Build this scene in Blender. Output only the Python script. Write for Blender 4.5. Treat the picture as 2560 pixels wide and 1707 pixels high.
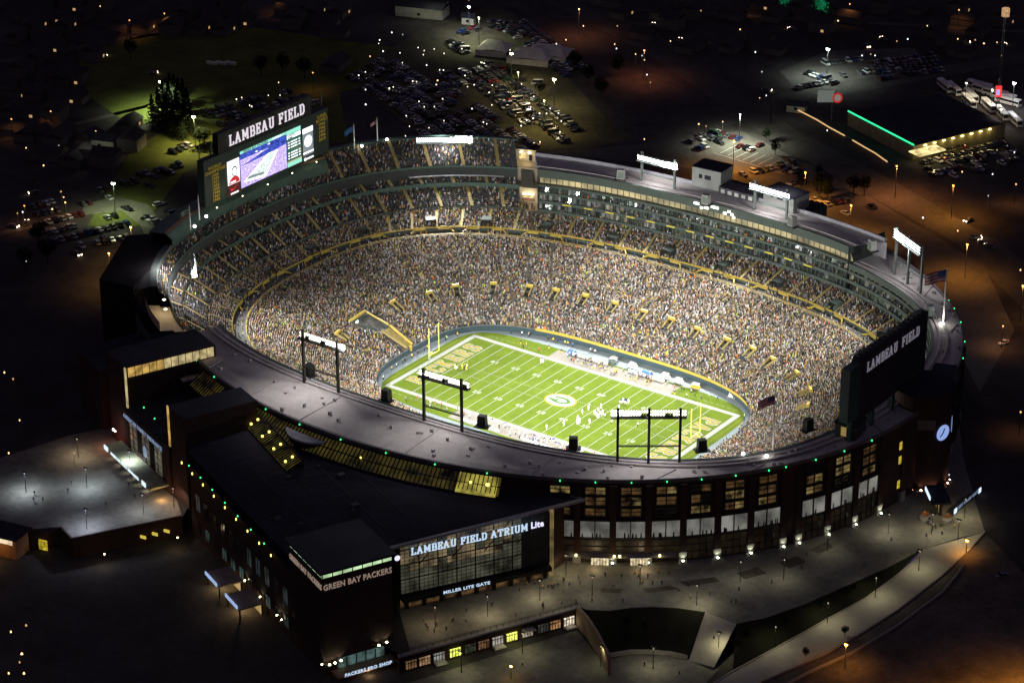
import bpy, bmesh, math, random
import numpy as np
from mathutils import Vector, Matrix
from mathutils.geometry import delaunay_2d_cdt
random.seed(7); rng = np.random.default_rng(7)
for o in list(bpy.data.objects): bpy.data.objects.remove(o)
S = bpy.context.scene; COL = S.collection
R = math.radians; PI = math.pi

# ------------------------------------------------------------------ camera
CP = (474.120668, -680.583933, 407.798889); YAW, PIT, ROL, F = -.628574797, .434998483, -.00390278608, 6697.34616
fw = Vector((math.sin(YAW)*math.cos(PIT), math.cos(YAW)*math.cos(PIT), -math.sin(PIT)))
rt = Vector((math.cos(YAW), -math.sin(YAW), 0)); up = rt.cross(fw)
c_, s_ = math.cos(ROL), math.sin(ROL)
RT = c_*rt+s_*up; UP = -s_*rt+c_*up
cd = bpy.data.cameras.new('camera'); cam = bpy.data.objects.new('camera', cd); COL.objects.link(cam)
cam.matrix_world = Matrix(((RT.x, UP.x, -fw.x, CP[0]), (RT.y, UP.y, -fw.y, CP[1]), (RT.z, UP.z, -fw.z, CP[2]), (0, 0, 0, 1)))
cd.sensor_width = 36; cd.lens = F*36/2560; cd.clip_start = 10; cd.clip_end = 12000
S.camera = cam
GZ = 8.5; LZ = 2.5      # street level, sunken court level (the pitch is 0)
def G(x, y, z=GZ):      # survey point of the aerial picture -> ground point at height z
    x *= 1.0884; y *= 1.0884
    d = RT*((x-1280)/F)+UP*(-(y-853.5)/F)+fw
    t = (z-CP[2])/d.z
    return Vector((CP[0]+t*d.x, CP[1]+t*d.y, z))

# ------------------------------------------------------------------ sky, exposure
W = bpy.data.worlds.new('World'); S.world = W; W.use_nodes = True
nt = W.node_tree; bg = nt.nodes['Background']
sky = nt.nodes.new('ShaderNodeTexSky'); sky.sky_type = 'NISHITA'; sky.sun_disc = False
sky.sun_elevation = R(2); sky.sun_rotation = R(250)
mx = nt.nodes.new('ShaderNodeMix'); mx.data_type = 'RGBA'; mx.inputs[0].default_value = .9
nt.links.new(sky.outputs[0], mx.inputs[6]); mx.inputs[7].default_value = (.66, .5, .95, 1)
nt.links.new(mx.outputs[2], bg.inputs[0]); bg.inputs[1].default_value = .065
S.view_settings.view_transform = 'Standard'; S.view_settings.look = 'None'
S.view_settings.exposure = 0; S.view_settings.gamma = 1
S.render.engine = 'CYCLES'
try: S.cycles.use_light_tree = True
except Exception: pass

# ------------------------------------------------------------------ materials
MATS = {}
def mat(name, col, rough=.8, metal=0, var=.25, scale=.4, bump=0):
    if name in MATS: return MATS[name]
    m = bpy.data.materials.new(name); m.use_nodes = True; n = m.node_tree.nodes; l = m.node_tree.links
    b = n['Principled BSDF']; b.inputs['Specular IOR Level'].default_value = .12 if rough > .85 else .5; b.inputs['Roughness'].default_value = rough; b.inputs['Metallic'].default_value = metal
    if var:
        tc = n.new('ShaderNodeTexCoord'); no = n.new('ShaderNodeTexNoise'); no.inputs['Scale'].default_value = scale
        no.inputs['Detail'].default_value = 6; no.inputs['Roughness'].default_value = .7
        l.new(tc.outputs['Object'], no.inputs['Vector'])
        cr = n.new('ShaderNodeValToRGB'); l.new(no.outputs[0], cr.inputs[0])
        cr.color_ramp.elements[0].position = .3; cr.color_ramp.elements[1].position = .7
        cr.color_ramp.elements[0].color = (*[c*(1-var) for c in col], 1)
        cr.color_ramp.elements[1].color = (*[min(1, c*(1+var)) for c in col], 1)
        n2 = n.new('ShaderNodeTexNoise'); n2.inputs['Scale'].default_value = scale*9; n2.inputs['Detail'].default_value = 8; n2.inputs['Roughness'].default_value = .8
        l.new(tc.outputs['Object'], n2.inputs['Vector']); mr = n.new('ShaderNodeMapRange'); mr.inputs[1].default_value = .3; mr.inputs[2].default_value = .7
        mr.inputs[3].default_value = 1-var*.8; mr.inputs[4].default_value = 1+var*.8; l.new(n2.outputs[0], mr.inputs[0])
        vm = n.new('ShaderNodeVectorMath'); vm.operation = 'SCALE'; l.new(cr.outputs[0], vm.inputs[0]); l.new(mr.outputs[0], vm.inputs['Scale'])
        l.new(vm.outputs[0], b.inputs['Base Color'])
    else: b.inputs['Base Color'].default_value = (*col, 1)
    MATS[name] = m; return m
def emi(name, col, st, var=0, scale=1., base=(.02, .02, .02), sample=False):
    if name in MATS: return MATS[name]
    m = bpy.data.materials.new(name); m.use_nodes = True; n = m.node_tree.nodes; l = m.node_tree.links
    b = n['Principled BSDF']; b.inputs['Base Color'].default_value = (*base, 1); b.inputs['Roughness'].default_value = .4
    b.inputs['Emission Color'].default_value = (*col, 1); b.inputs['Emission Strength'].default_value = st
    if var:
        tc = n.new('ShaderNodeTexCoord'); no = n.new('ShaderNodeTexNoise'); no.inputs['Scale'].default_value = scale
        no.inputs['Detail'].default_value = 4
        l.new(tc.outputs['Object'], no.inputs['Vector'])
        mr = n.new('ShaderNodeMapRange'); mr.inputs[1].default_value = .35; mr.inputs[2].default_value = .65
        mr.inputs[3].default_value = st*(1-var); mr.inputs[4].default_value = st*(1+var)
        l.new(no.outputs[0], mr.inputs[0]); l.new(mr.outputs[0], b.inputs['Emission Strength'])
    if not sample:
        try: m.cycles.emission_sampling = 'NONE'
        except Exception: pass
    MATS[name] = m; return m
def island(name, cols, rough=.9):          # cloth colour picked at random for each separate body
    m = bpy.data.materials.new(name); m.use_nodes = True; n = m.node_tree.nodes; l = m.node_tree.links
    b = n['Principled BSDF']; b.inputs['Roughness'].default_value = rough
    g = n.new('ShaderNodeNewGeometry'); cr = n.new('ShaderNodeValToRGB'); cr.color_ramp.interpolation = 'CONSTANT'
    el = cr.color_ramp.elements; tot = sum(w for w, c in cols); acc = 0
    for i, (w, c) in enumerate(cols):
        e = el[i] if i < 2 else el.new(min(.999, acc/tot))
        e.position = acc/tot; e.color = (*c, 1); acc += w
    l.new(g.outputs['Random Per Island'], cr.inputs[0]); l.new(cr.outputs[0], b.inputs['Base Color'])
    MATS[name] = m; return m

CONC = mat('concrete', (.3, .29, .27), .9, 0, .2, .15)
ROOF = mat('roof_membrane', (.42, .4, .375), .8, 0, .2, .06)
DGREEN = mat('dark_green_steel', (.05, .1, .085), .5, .2, .2, .3)
GREENW = mat('green_panel', (.042, .062, .053), .6, 0, .2, .3)
SEATC = mat('bench_concrete', (.12, .12, .115), .8, 0, .3, .5)
YEL = mat('yellow_paint', (.44, .32, .05), .5, 0, .12, .5)
YELD = mat('worn_yellow_steps', (.27, .21, .07), .7, 0, .3, .8)
BRICK = mat('dark_red_brick', (.05, .03, .028), .9, 0, .3, .5)
DROOF = mat('dark_roof', (.028, .028, .04), .9, 0, .4, .08)
BLACK = mat('black_steel', (.012, .013, .013), .5, .3, .1)
GSTEEL = mat('grey_green_steel', (.13, .16, .15), .5, .3, .1)
WHITE = mat('white_paint', (.8, .8, .78), .5, 0, .05)
TAN = mat('tan_plaster', (.5, .42, .3), .9, 0, .12)
GLASSG = mat('tinted_suite_glass', (.19, .24, .2), .06, .85, .35, .12)
DGLASS = mat('dark_glass', (.03, .035, .04), .1, .3, .3, .3)
ASPH = mat('asphalt', (.07, .066, .06), .9, 0, .35, .05)
PAVE = mat('plaza_paving', (.17, .165, .135), .85, 0, .45, .05)
WALKP = mat('pale_pavement', (.33, .31, .26), .85, 0, .15, .2)
LAWN = mat('lawn', (.013, .014, .008), .95, 0, .4, .15)
TRACKM = mat('grey_track', (.16, .2, .22), .8, 0, .1, .3)
WALLB = mat('padded_wall_blue_green', (.025, .05, .06), .6, 0, .2, .3)
PALE = mat('bench_area_paving', (.18, .165, .14), .8, 0, .15, .6)
TYRE = mat('tyre', (.02, .02, .02), .8, 0, 0)
SKIN = mat('skin', (.45, .27, .18), .6, 0, 0)
METALP = mat('pale_metal', (.6, .6, .58), .4, .5, .1)
FLOODE = emi('floodlight_lens', (.93, .93, 1), 16)
FLOODN = emi('floodlight_lens_warm', (1, 1, .82), 4)

# grass with mowing patches
def grass_mat():
    m = bpy.data.materials.new('pitch_grass'); m.use_nodes = True; n = m.node_tree.nodes; l = m.node_tree.links
    b = n['Principled BSDF']; b.inputs['Roughness'].default_value = .9
    tc = n.new('ShaderNodeTexCoord'); no = n.new('ShaderNodeTexNoise'); no.inputs['Scale'].default_value = .11; no.inputs['Detail'].default_value = 9
    no.inputs['Roughness'].default_value = .75
    l.new(tc.outputs['Object'], no.inputs[0])
    cr = n.new('ShaderNodeValToRGB'); l.new(no.outputs[0], cr.inputs[0])
    e = cr.color_ramp.elements; e[0].position = .32; e[1].position = .7
    e[0].color = (.07, .108, .009, 1); e[1].color = (.11, .158, .014, 1)
    b.inputs['Specular IOR Level'].default_value = .05
    l.new(cr.outputs[0], b.inputs['Base Color']); return m
GRASS = grass_mat()

# ------------------------------------------------------------------ mesh helpers
class MB:
    def __init__(s): s.v = []; s.f = []; s.mi = []; s.mats = []
    def m(s, mt):
        if mt not in s.mats: s.mats.append(mt)
        return s.mats.index(mt)
    def add(s, vs, fs, mt):
        o = len(s.v); i = s.m(mt); s.v += [tuple(v) for v in vs]
        for f in fs: s.f.append(tuple(o+k for k in f)); s.mi.append(i)
        return s
    def box(s, c, size, mt, ax=(1, 0, 0), taper=1):       # c = centre of the base, ax = length direction
        x = Vector(ax).normalized(); z = Vector((0, 0, 1)); y = z.cross(x)
        if y.length < .1: y = Vector((0, 1, 0))
        y.normalize(); L, D, H = size; c = Vector(c); vs = []
        for k, t in ((0, 1), (H, taper)):
            for a, b in ((-1, -1), (1, -1), (1, 1), (-1, 1)): vs.append(c+x*(a*L/2*t)+y*(b*D/2*t)+z*k)
        return s.add(vs, [(3, 2, 1, 0), (4, 5, 6, 7), (0, 1, 5, 4), (1, 2, 6, 5), (2, 3, 7, 6), (3, 0, 4, 7)], mt)
    def bar(s, a, b, w, mt, h=None):
        a = Vector(a); b = Vector(b); d = (b-a).normalized(); h = h or w
        r = d.cross(Vector((0, 0, 1)));
        if r.length < .05: r = Vector((1, 0, 0))
        r.normalize(); u = r.cross(d).normalized(); vs = []
        for p in (a, b):
            for i, j in ((-1, -1), (1, -1), (1, 1), (-1, 1)): vs.append(p+r*(i*w/2)+u*(j*h/2))
        return s.add(vs, [(3, 2, 1, 0), (4, 5, 6, 7), (0, 1, 5, 4), (1, 2, 6, 5), (2, 3, 7, 6), (3, 0, 4, 7)], mt)
    def tube(s, pts, r0, r1, mt, n=10):
        vs = []; fs = []; N = len(pts); pts = [Vector(p) for p in pts]
        for i, p in enumerate(pts):
            d = (pts[min(i+1, N-1)]-pts[max(i-1, 0)]).normalized(); a = d.cross(Vector((.3, 1, .1))).normalized(); b = d.cross(a)
            r = r0+(r1-r0)*i/(N-1)
            for k in range(n): t = 2*PI*k/n; vs.append(p+a*(r*math.cos(t))+b*(r*math.sin(t)))
        for i in range(N-1):
            for k in range(n): fs.append((i*n+k, i*n+(k+1) % n, (i+1)*n+(k+1) % n, (i+1)*n+k))
        fs.append(tuple(range(n))[::-1]); fs.append(tuple((N-1)*n+k for k in range(n)))
        return s.add(vs, fs, mt)
    def prism(s, poly, z0, z1, mt, top=None):
        n = len(poly); vs = [(p[0], p[1], z0) for p in poly]+[(p[0], p[1], z1) for p in poly]
        s.add(vs, [(k, (k+1) % n, n+(k+1) % n, n+k) for k in range(n)]+[tuple(range(n))[::-1]], mt)
        return s.add([(p[0], p[1], z1) for p in poly], [tuple(range(n))], top or mt)
    def rings(s, rows, mt, closed=False):                  # rows of equal length of points
        n = len(rows[0]); vs = [p for r in rows for p in r]; fs = []
        for i in range(len(rows)-1):
            for k in range(n-(0 if closed else 1)): fs.append((i*n+k, i*n+(k+1) % n, (i+1)*n+(k+1) % n, (i+1)*n+k))
        return s.add(vs, fs, mt)
    def disc(s, c, nrm, r, mt, n=10, ry=None, ux=None):
        nrm = Vector(nrm).normalized(); a = Vector(ux).normalized() if ux else nrm.cross(Vector((0, 0, 1)))
        if a.length < .05: a = Vector((1, 0, 0))
        a.normalize(); b = nrm.cross(a); c = Vector(c); ry = ry or r
        return s.add([c+a*(r*math.cos(2*PI*k/n))+b*(ry*math.sin(2*PI*k/n)) for k in range(n)], [tuple(range(n))], mt)
    def build(s, name, parent=None, smooth=False):
        me = bpy.data.meshes.new(name); me.from_pydata(s.v, [], s.f); me.update()
        for m in s.mats: me.materials.append(m)
        me.polygons.foreach_set('material_index', s.mi)
        if smooth: me.polygons.foreach_set('use_smooth', [True]*len(s.f))
        o = bpy.data.objects.new(name, me); COL.objects.link(o)
        if parent: o.parent = parent
        return o
def tag(o, label=None, cat=None, group=None, kind=None):
    if label: o['label'] = label
    if cat: o['category'] = cat
    if group: o['group'] = group
    if kind: o['kind'] = kind
    return o
def thing(name, label, cat, group=None, loc=None):
    o = bpy.data.objects.new(name, None); COL.objects.link(o); tag(o, label, cat, group)
    if loc is not None: o.location = loc
    o.empty_display_size = 2
    return o
def struct(mb, name): return tag(mb.build(name), kind='structure')
def copy_tree(o, parent=None):
    c = o.copy(); COL.objects.link(c)
    if parent: c.parent = parent
    for ch in list(o.children): copy_tree(ch, c)
    return c
def text_geo(txt, size, ext=.05, bold=0., sx=1., serif=False):
    cu = bpy.data.curves.new('t', 'FONT'); cu.body = txt; cu.size = size; cu.extrude = ext; cu.offset = bold; cu.resolution_u = 2
    cu.align_x = 'CENTER'; cu.align_y = 'CENTER'; cu.space_character = 1.1
    ob = bpy.data.objects.new('t', cu); COL.objects.link(ob)
    dg = bpy.context.evaluated_depsgraph_get(); me = bpy.data.meshes.new_from_object(ob.evaluated_get(dg))
    vs = [(v.co.x*sx, v.co.y, v.co.z) for v in me.vertices]; fs = [tuple(p.vertices) for p in me.polygons]
    bpy.data.objects.remove(ob); bpy.data.curves.remove(cu); bpy.data.meshes.remove(me)
    return vs, fs
def text(mb, txt, c, dx, dy, size, mt, ext=.05, bold=0., sx=1.):
    vs, fs = text_geo(txt, size, ext, bold, sx); dx = Vector(dx).normalized(); dy = Vector(dy).normalized(); n = dx.cross(dy); c = Vector(c)
    mb.add([c+dx*v[0]+dy*v[1]+n*v[2] for v in vs], fs, mt)
# slab-serif capital letters drawn as strokes on a 4 x 6 grid (for the big stadium names)
GL = {'L': [((0, 0), (3, 0)), ((.7, 0), (.7, 6)), ((0, 6), (1.5, 6)), ((3, 0), (3, 1.3))],
 'A': [((.4, 0), (1.9, 6)), ((1.9, 6), (3.4, 0)), ((1, 2.1), (2.8, 2.1)), ((-.2, 0), (1.1, 0)), ((2.7, 0), (4, 0))],
 'M': [((.5, 0), (.5, 6)), ((.5, 6), (2.2, 1.5)), ((2.2, 1.5), (3.9, 6)), ((3.9, 6), (3.9, 0)), ((0, 0), (1.1, 0)), ((3.3, 0), (4.5, 0)), ((0, 6), (.6, 6)), ((3.8, 6), (4.4, 6))],
 'B': [((.7, 0), (.7, 6)), ((0, 0), (2.4, 0)), ((0, 6), (2.3, 6)), ((.7, 3.1), (2.5, 3.1)), ((2.4, 0), (3.2, .8)), ((3.2, .8), (3.2, 2.4)), ((3.2, 2.4), (2.5, 3.1)), ((2.5, 3.1), (3, 3.8)), ((3, 3.8), (3, 5.2)), ((3, 5.2), (2.3, 6))],
 'E': [((.7, 0), (.7, 6)), ((0, 0), (3, 0)), ((0, 6), (3, 6)), ((.7, 3.1), (2.2, 3.1)), ((3, 0), (3, 1.3)), ((3, 6), (3, 4.8)), ((2.2, 2.5), (2.2, 3.7))],
 'U': [((.7, 6), (.7, 1)), ((.7, 1), (1.3, 0)), ((1.3, 0), (2.6, 0)), ((2.6, 0), (3.2, 1)), ((3.2, 1), (3.2, 6)), ((0, 6), (1.4, 6)), ((2.6, 6), (3.8, 6))],
 'F': [((.7, 0), (.7, 6)), ((0, 0), (1.5, 0)), ((0, 6), (3, 6)), ((.7, 3.1), (2.2, 3.1)), ((3, 6), (3, 4.8)), ((2.2, 2.5), (2.2, 3.7))],
 'I': [((.8, 0), (.8, 6)), ((0, 0), (1.6, 0)), ((0, 6), (1.6, 6))],
 'D': [((.7, 0), (.7, 6)), ((0, 0), (2.3, 0)), ((0, 6), (2.3, 6)), ((2.3, 0), (3.3, 1.2)), ((3.3, 1.2), (3.3, 4.8)), ((3.3, 4.8), (2.3, 6))],
 'P': [((.7, 0), (.7, 6)), ((0, 0), (1.5, 0)), ((0, 6), (2.4, 6)), ((.7, 2.8), (2.4, 2.8)), ((2.4, 2.8), (3.2, 3.6)), ((3.2, 3.6), (3.2, 5.2)), ((3.2, 5.2), (2.4, 6))],
 'C': [((3.2, 1.4), (2.6, 0)), ((2.6, 0), (1.3, 0)), ((1.3, 0), (.5, 1.2)), ((.5, 1.2), (.5, 4.8)), ((.5, 4.8), (1.3, 6)), ((1.3, 6), (2.6, 6)), ((2.6, 6), (3.2, 4.6)), ((3.2, 4.4), (3.2, 6))],
 'K': [((.7, 0), (.7, 6)), ((.7, 2.6), (3, 6)), ((1.4, 3.4), (3.2, 0)), ((0, 0), (1.4, 0)), ((0, 6), (1.4, 6)), ((2.6, 0), (3.8, 0)), ((2.4, 6), (3.6, 6))],
 'R': [((.7, 0), (.7, 6)), ((0, 0), (1.4, 0)), ((0, 6), (2.4, 6)), ((.7, 3), (2.4, 3)), ((2.4, 3), (3.1, 3.8)), ((3.1, 3.8), (3.1, 5.2)), ((3.1, 5.2), (2.4, 6)), ((1.8, 3), (3.2, 0)), ((2.7, 0), (3.8, 0))],
 'S': [((.4, 1.6), (.4, 0)), ((.4, .6), (1.2, 0)), ((1.2, 0), (2.4, 0)), ((2.4, 0), (3.1, .9)), ((3.1, .9), (3.1, 2.2)), ((3.1, 2.2), (.6, 3.9)), ((.6, 3.9), (.6, 5.2)), ((.6, 5.2), (1.3, 6)), ((1.3, 6), (2.3, 6)), ((2.3, 6), (3.1, 5.3)), ((3.1, 6), (3.1, 4.4))],
 'T': [((1.7, 0), (1.7, 6)), ((0, 6), (3.4, 6)), ((0, 6), (0, 4.7)), ((3.4, 6), (3.4, 4.7)), ((1, 0), (2.4, 0))]}
def slab(mb, txt, c, dx, dy, h, mt, w=1.0, sx=1., ext=.12, gap=1.3, lift=0., space=3., width=None):
    dx = Vector(dx).normalized(); dy = Vector(dy).normalized(); n = dx.cross(dy); c = Vector(c)+n*lift
    wd = {k: max(max(a[0], b[0]) for a, b in st) for k, st in GL.items()}
    tot = sum((wd[ch]+gap) if ch != ' ' else space for ch in txt)-gap; x = -tot/2; u = h/6; si = 0
    if width: sx = width/(tot*u)
    for ch in txt:
        if ch == ' ': x += space; continue
        for (a, b) in GL[ch]:
            A = Vector(((x+a[0])*u*sx, (a[1]-3)*u)); B = Vector(((x+b[0])*u*sx, (b[1]-3)*u)); d = (B-A).normalized()
            thin = abs(d.y) < .2; ww = (w*.62 if thin else w)*u/2; nn = Vector((-d.y, d.x))*ww; A = A-d*ww*.6; B = B+d*ww*.6
            si += 1; vs = [c+dx*p.x+dy*p.y+n*(e+(si % 14)*.003) for e in (0, ext) for p in (A-nn, B-nn, B+nn, A+nn)]
            mb.add(vs, [(4, 5, 6, 7), (0, 1, 5, 4), (1, 2, 6, 5), (2, 3, 7, 6), (3, 0, 4, 7)], mt)
        x += wd[ch]+gap
def lamp_pt(loc, col, watt, rad=.3, parent=None, spot=None, aim=None, blend=.6):
    d = bpy.data.lights.new('light', 'SPOT' if spot else 'POINT'); d.color = col; d.energy = watt; d.shadow_soft_size = rad
    o = bpy.data.objects.new('light', d); COL.objects.link(o); o.location = loc
    if spot: d.spot_size = R(spot); d.spot_blend = blend; o.rotation_euler = Vector(aim if aim else (0, 0, -1)).to_track_quat('-Z', 'Y').to_euler()
    if parent: o.parent = parent
    return o

# ------------------------------------------------------------------ ring geometry of the bowl
def rp(a, b, p, f):
    c, s = math.cos(f), math.sin(f); k = (abs(c)**p+abs(s)**p)**(-1/p); return a*c*k, b*s*k
R0 = (65.4, 41.4, 3.2); R1 = (113.5, 78.7, 2.6); R1b = (118, 83, 2.6); R2 = (124.5, 94, 2.6); R3 = (137.5, 120.5, 2.05)
RW = (140.7, 106.2, 2.6)
def mixr(A, B, t): return tuple(A[i]*(1-t)+B[i]*t for i in range(3))
def sc(s): return (124.5*s, 94*s, 2.6)
def P3(ring, deg, z): x, y = rp(*ring, R(deg)); return (x, y, z)
def row(ring, z, d0, d1, n): return [P3(ring, d0+(d1-d0)*i/n, z) for i in range(n+1)]
def out2(ring, deg):   # outward unit normal
    a = Vector(P3(ring, deg-.2, 0)); b = Vector(P3(ring, deg+.2, 0)); t = (b-a).normalized(); return Vector((t.y, -t.x, 0)), t

# ------------------------------------------------------------------ ground, court, plaza
FAC = [P3((136, 119, 2.05), d, 0)[:2] for d in range(0, 360, 4)]
Tn = Vector((50.5, -188, 0)); U = Vector((math.cos(R(65)), math.sin(R(65)), 0)); V = Vector((-U.y, U.x, 0))
def UV(u, v, z=0): p = Tn+U*u+V*v; return Vector((p.x, p.y, z))
sw_r = [G(2262, 1222), G(2222, 1268, 8.3), G(2160, 1325, 7.6), G(2063, 1400, 6.6), G(1985, 1450, 5.6), G(1900, 1500, 4.5), G(1755, 1563, 3.2), G(1640, 1625, LZ), G(1480, 1730, LZ)]
sw_l = [G(2117, 1262), G(2108, 1283, 8.3), G(2055, 1325, 7.6), G(1990, 1373, 6.6), G(1900, 1422, 5.6), G(1809, 1473, 4.5), G(1683, 1541, 3.2), G(1590, 1600, LZ), G(1420, 1700, LZ)]
pl_c = [G(1692, 1432), G(1760, 1418), G(1850, 1386), G(1950, 1342), G(2040, 1302), G(2117, 1262)]
bankA_t = [G(1350, 1400), G(1400, 1402), G(1450, 1395), G(1500, 1393), G(1560, 1396), G(1620, 1405)]
bankA_b = [G(1402, 1508, LZ), G(1425, 1504, LZ), G(1450, 1500, LZ), G(1490, 1500, LZ), G(1540, 1504, LZ), G(1578, 1513, LZ)]
ramp_b = [G(1582, 1516, LZ), G(1640, 1532, 3.2)]
terL, terR = Vector((66.5, -174, 0)), Vector((92, -123, 0))
hole = [G(-500, 1370), G(52, 1224), G(140, 1215), G(165, 1241), G(418, 1189), UV(6, 108), UV(8, 30), terL, terR]+bankA_t+pl_c+sw_r[:1]
far = []
D = Vector((.80, -.6, 0))
hole += [sw_r[0]+D*2500, Vector((2400, -2500, 0)), Vector((-1500, -2500, 0))]
def cdt(outer, holes):
    pts = [Vector(p[:2]) for p in outer]; loops = [list(range(len(outer)))]
    for h in holes: loops.append(list(range(len(pts), len(pts)+len(h)))); pts += [Vector(p[:2]) for p in h]
    edges = [(lp[i], lp[(i+1) % len(lp)]) for lp in loops for i in range(len(lp))]
    v, e, f, *_ = delaunay_2d_cdt(pts, edges, [], 0, 1e-4)
    def inside(p, poly):
        r = False; j = len(poly)-1
        for i in range(len(poly)):
            if (poly[i][1] > p.y) != (poly[j][1] > p.y) and p.x < (poly[j][0]-poly[i][0])*(p.y-poly[i][1])/(poly[j][1]-poly[i][1])+poly[i][0]: r = not r
            j = i
        return r
    keep = []
    for t in f:
        c = sum((v[k] for k in t), Vector((0, 0)))/len(t)
        if inside(c, outer) and not any(inside(c, h) for h in holes): keep.append(tuple(t))
    return [(p.x, p.y) for p in v], keep
B5 = 6000
v, f = cdt([(-B5, -B5), (B5, -B5), (B5, B5), (-B5, B5)], [FAC, hole])
f = [t if (Vector((*v[t[1]], 0))-Vector((*v[t[0]], 0))).cross(Vector((*v[t[2]], 0))-Vector((*v[t[0]], 0))).z > 0 else t[::-1] for t in f]
GROUND = mat('dark_ground', (.05, .045, .045), .95, 0, .5, .012)
g = MB(); g.add([(x, y, GZ-.05) for x, y in v], f, GROUND); struct(g, 'ground')
g = MB(); g.add([(-1500, -2500, LZ-.05), (2400, -2500, LZ-.05), (1500, -60, LZ-.05), (-1500, -60, LZ-.05)], [(0, 1, 2, 3)], ASPH); struct(g, 'street')
def sheet(name, poly, mt, dz=0., h=None):
    g = MB(); pts = [(p[0], p[1], (p[2] if h is None else h)+dz) for p in poly]
    v2, f2 = cdt([p[:2] for p in pts], []); zz = {(round(p[0], 3), round(p[1], 3)): p[2] for p in pts}
    g.add([(x, y, zz.get((round(x, 3), round(y, 3)), pts[0][2])) for x, y in v2], f2, mt); o = struct(g, name)
    bm = bmesh.new(); bm.from_mesh(o.data); bmesh.ops.recalc_face_normals(bm, faces=bm.faces)
    if sum(fc.normal.z for fc in bm.faces) < 0: bmesh.ops.reverse_faces(bm, faces=bm.faces)
    bm.to_mesh(o.data); bm.free(); return o
def strip(name, A, B, mt, dz=0., th=0):
    g = MB(); g.rings([[(p[0], p[1], p[2]+dz) for p in A], [(p[0], p[1], p[2]+dz) for p in B]], mt)
    if th:
        for L in (A, B): g.rings([[(p[0], p[1], p[2]+dz) for p in L], [(p[0], p[1], p[2]+dz-th) for p in L]], mt)
    o = struct(g, name)
    bm = bmesh.new(); bm.from_mesh(o.data); bmesh.ops.recalc_face_normals(bm, faces=bm.faces)
    if not th and sum(fc.normal.z for fc in bm.faces) < 0: bmesh.ops.reverse_faces(bm, faces=bm.faces)
    bm.to_mesh(o.data); bm.free(); return o
strip('grass_bank', bankA_t, bankA_b, LAWN)
strip('ramp_path', [bankA_t[-1], pl_c[0]], ramp_b, WALKP)
strip('sloping_lawn', pl_c, [sw_l[6], sw_l[5], sw_l[4], sw_l[3], sw_l[2], sw_l[0]], LAWN)
strip('curved_sidewalk', sw_l, sw_r, WALKP)
RBo = [p+D*2500 for p in sw_r]
strip('sloping_lot', sw_r, RBo, mat('lot_asphalt', (.1, .085, .07), .9, 0, .45, .06))
# kerbs along the sidewalk, the drive and a parallel path
def kerb(pts, w, h, mt, name):
    g = MB()
    for a, b in zip(pts[:-1], pts[1:]): g.bar((a[0], a[1], a[2]+h/2-.1), (b[0], b[1], b[2]+h/2-.1), w, mt, h)
    return struct(g, name)
KERB = mat('kerb_stone', (.3, .27, .22), .8, 0, .1)
kerb(sw_r, .5, .6, KERB, 'kerb'); kerb(sw_l[:8], .4, .35, KERB, 'kerb')
d1 = [G(2215, 1300, 8.2), G(2165, 1362, 7.3), G(2060, 1440, 6.1), G(1960, 1500, 5.0), G(1850, 1550, 3.9), G(1760, 1600, 2.9)]
d2 = [G(2352, 1395, 7.4), G(2250, 1430, 6.4), G(2140, 1468, 5.4), G(2000, 1520, 4.2), G(1900, 1568, 3.2)]
kerb(d1, .4, .9, KERB, 'kerb'); kerb(d2, .5, .8, KERB, 'kerb')
# court fan and terrace
sheet('court_paving', [G(925, 1572, LZ), G(1325, 1446, LZ), G(1372, 1505, LZ), G(1405, 1512, LZ), G(1450, 1500, LZ), G(1490, 1500, LZ), G(1540, 1504, LZ), G(1582, 1514, LZ), G(1650, 1536, LZ), G(1560, 1640, LZ), G(1000, 1760, LZ), G(860, 1640, LZ)], PAVE, .04)
sheet('plaza', [UV(22.5, -9), terL, terR, *bankA_t, *pl_c, G(2200, 1235), G(2262, 1222), G(2240, 1150), G(2215, 1060), G(2200, 960), *[Vector(P3((136.5, 119.5, 2.05), d, 0)) for d in range(14, -64, -4)], Vector((72, -108, 0)), Vector((48, -152, 0))], PAVE, .02, GZ)
sheet('gate_plaza', [G(-60, 1075), G(0, 1052), G(160, 1000), G(285, 975), UV(0, 150), UV(0, 108), G(418, 1188), G(166, 1239), G(141, 1213), G(52, 1222), G(-60, 1240)], PAVE, .03, GZ)
WALLT = mat('tan_retaining_wall', (.32, .25, .16), .9, 0, .2, .3)
def wall_thing(name, label, pts, z0, z1, w, mt, cat='wall', top=None):
    g = MB()
    for a, b in zip(pts[:-1], pts[1:]):
        g.bar((a[0], a[1], (z0+z1)/2), (b[0], b[1], (z0+z1)/2), w, mt, z1-z0)
    return tag(g.build(name), label, cat)
wall_thing('retaining_wall', 'brown brick retaining wall below the grey gate plaza', [G(-60, 1240), G(52, 1224), G(140, 1215), G(165, 1241), G(418, 1189)], LZ-.1, GZ+.9, .6, BRICK)
wall_thing('retaining_wall', 'tan sloping wall beside the shop court and the grass bank', [G(1326, 1396), G(1350, 1420), G(1372, 1455), G(1400, 1508)], LZ-.1, GZ+.6, .8, WALLT)
wall_thing('low_wall', 'pale curved wall at the foot of the grass bank', bankA_b, LZ, LZ+1.2, .6, WALKP)

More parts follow.
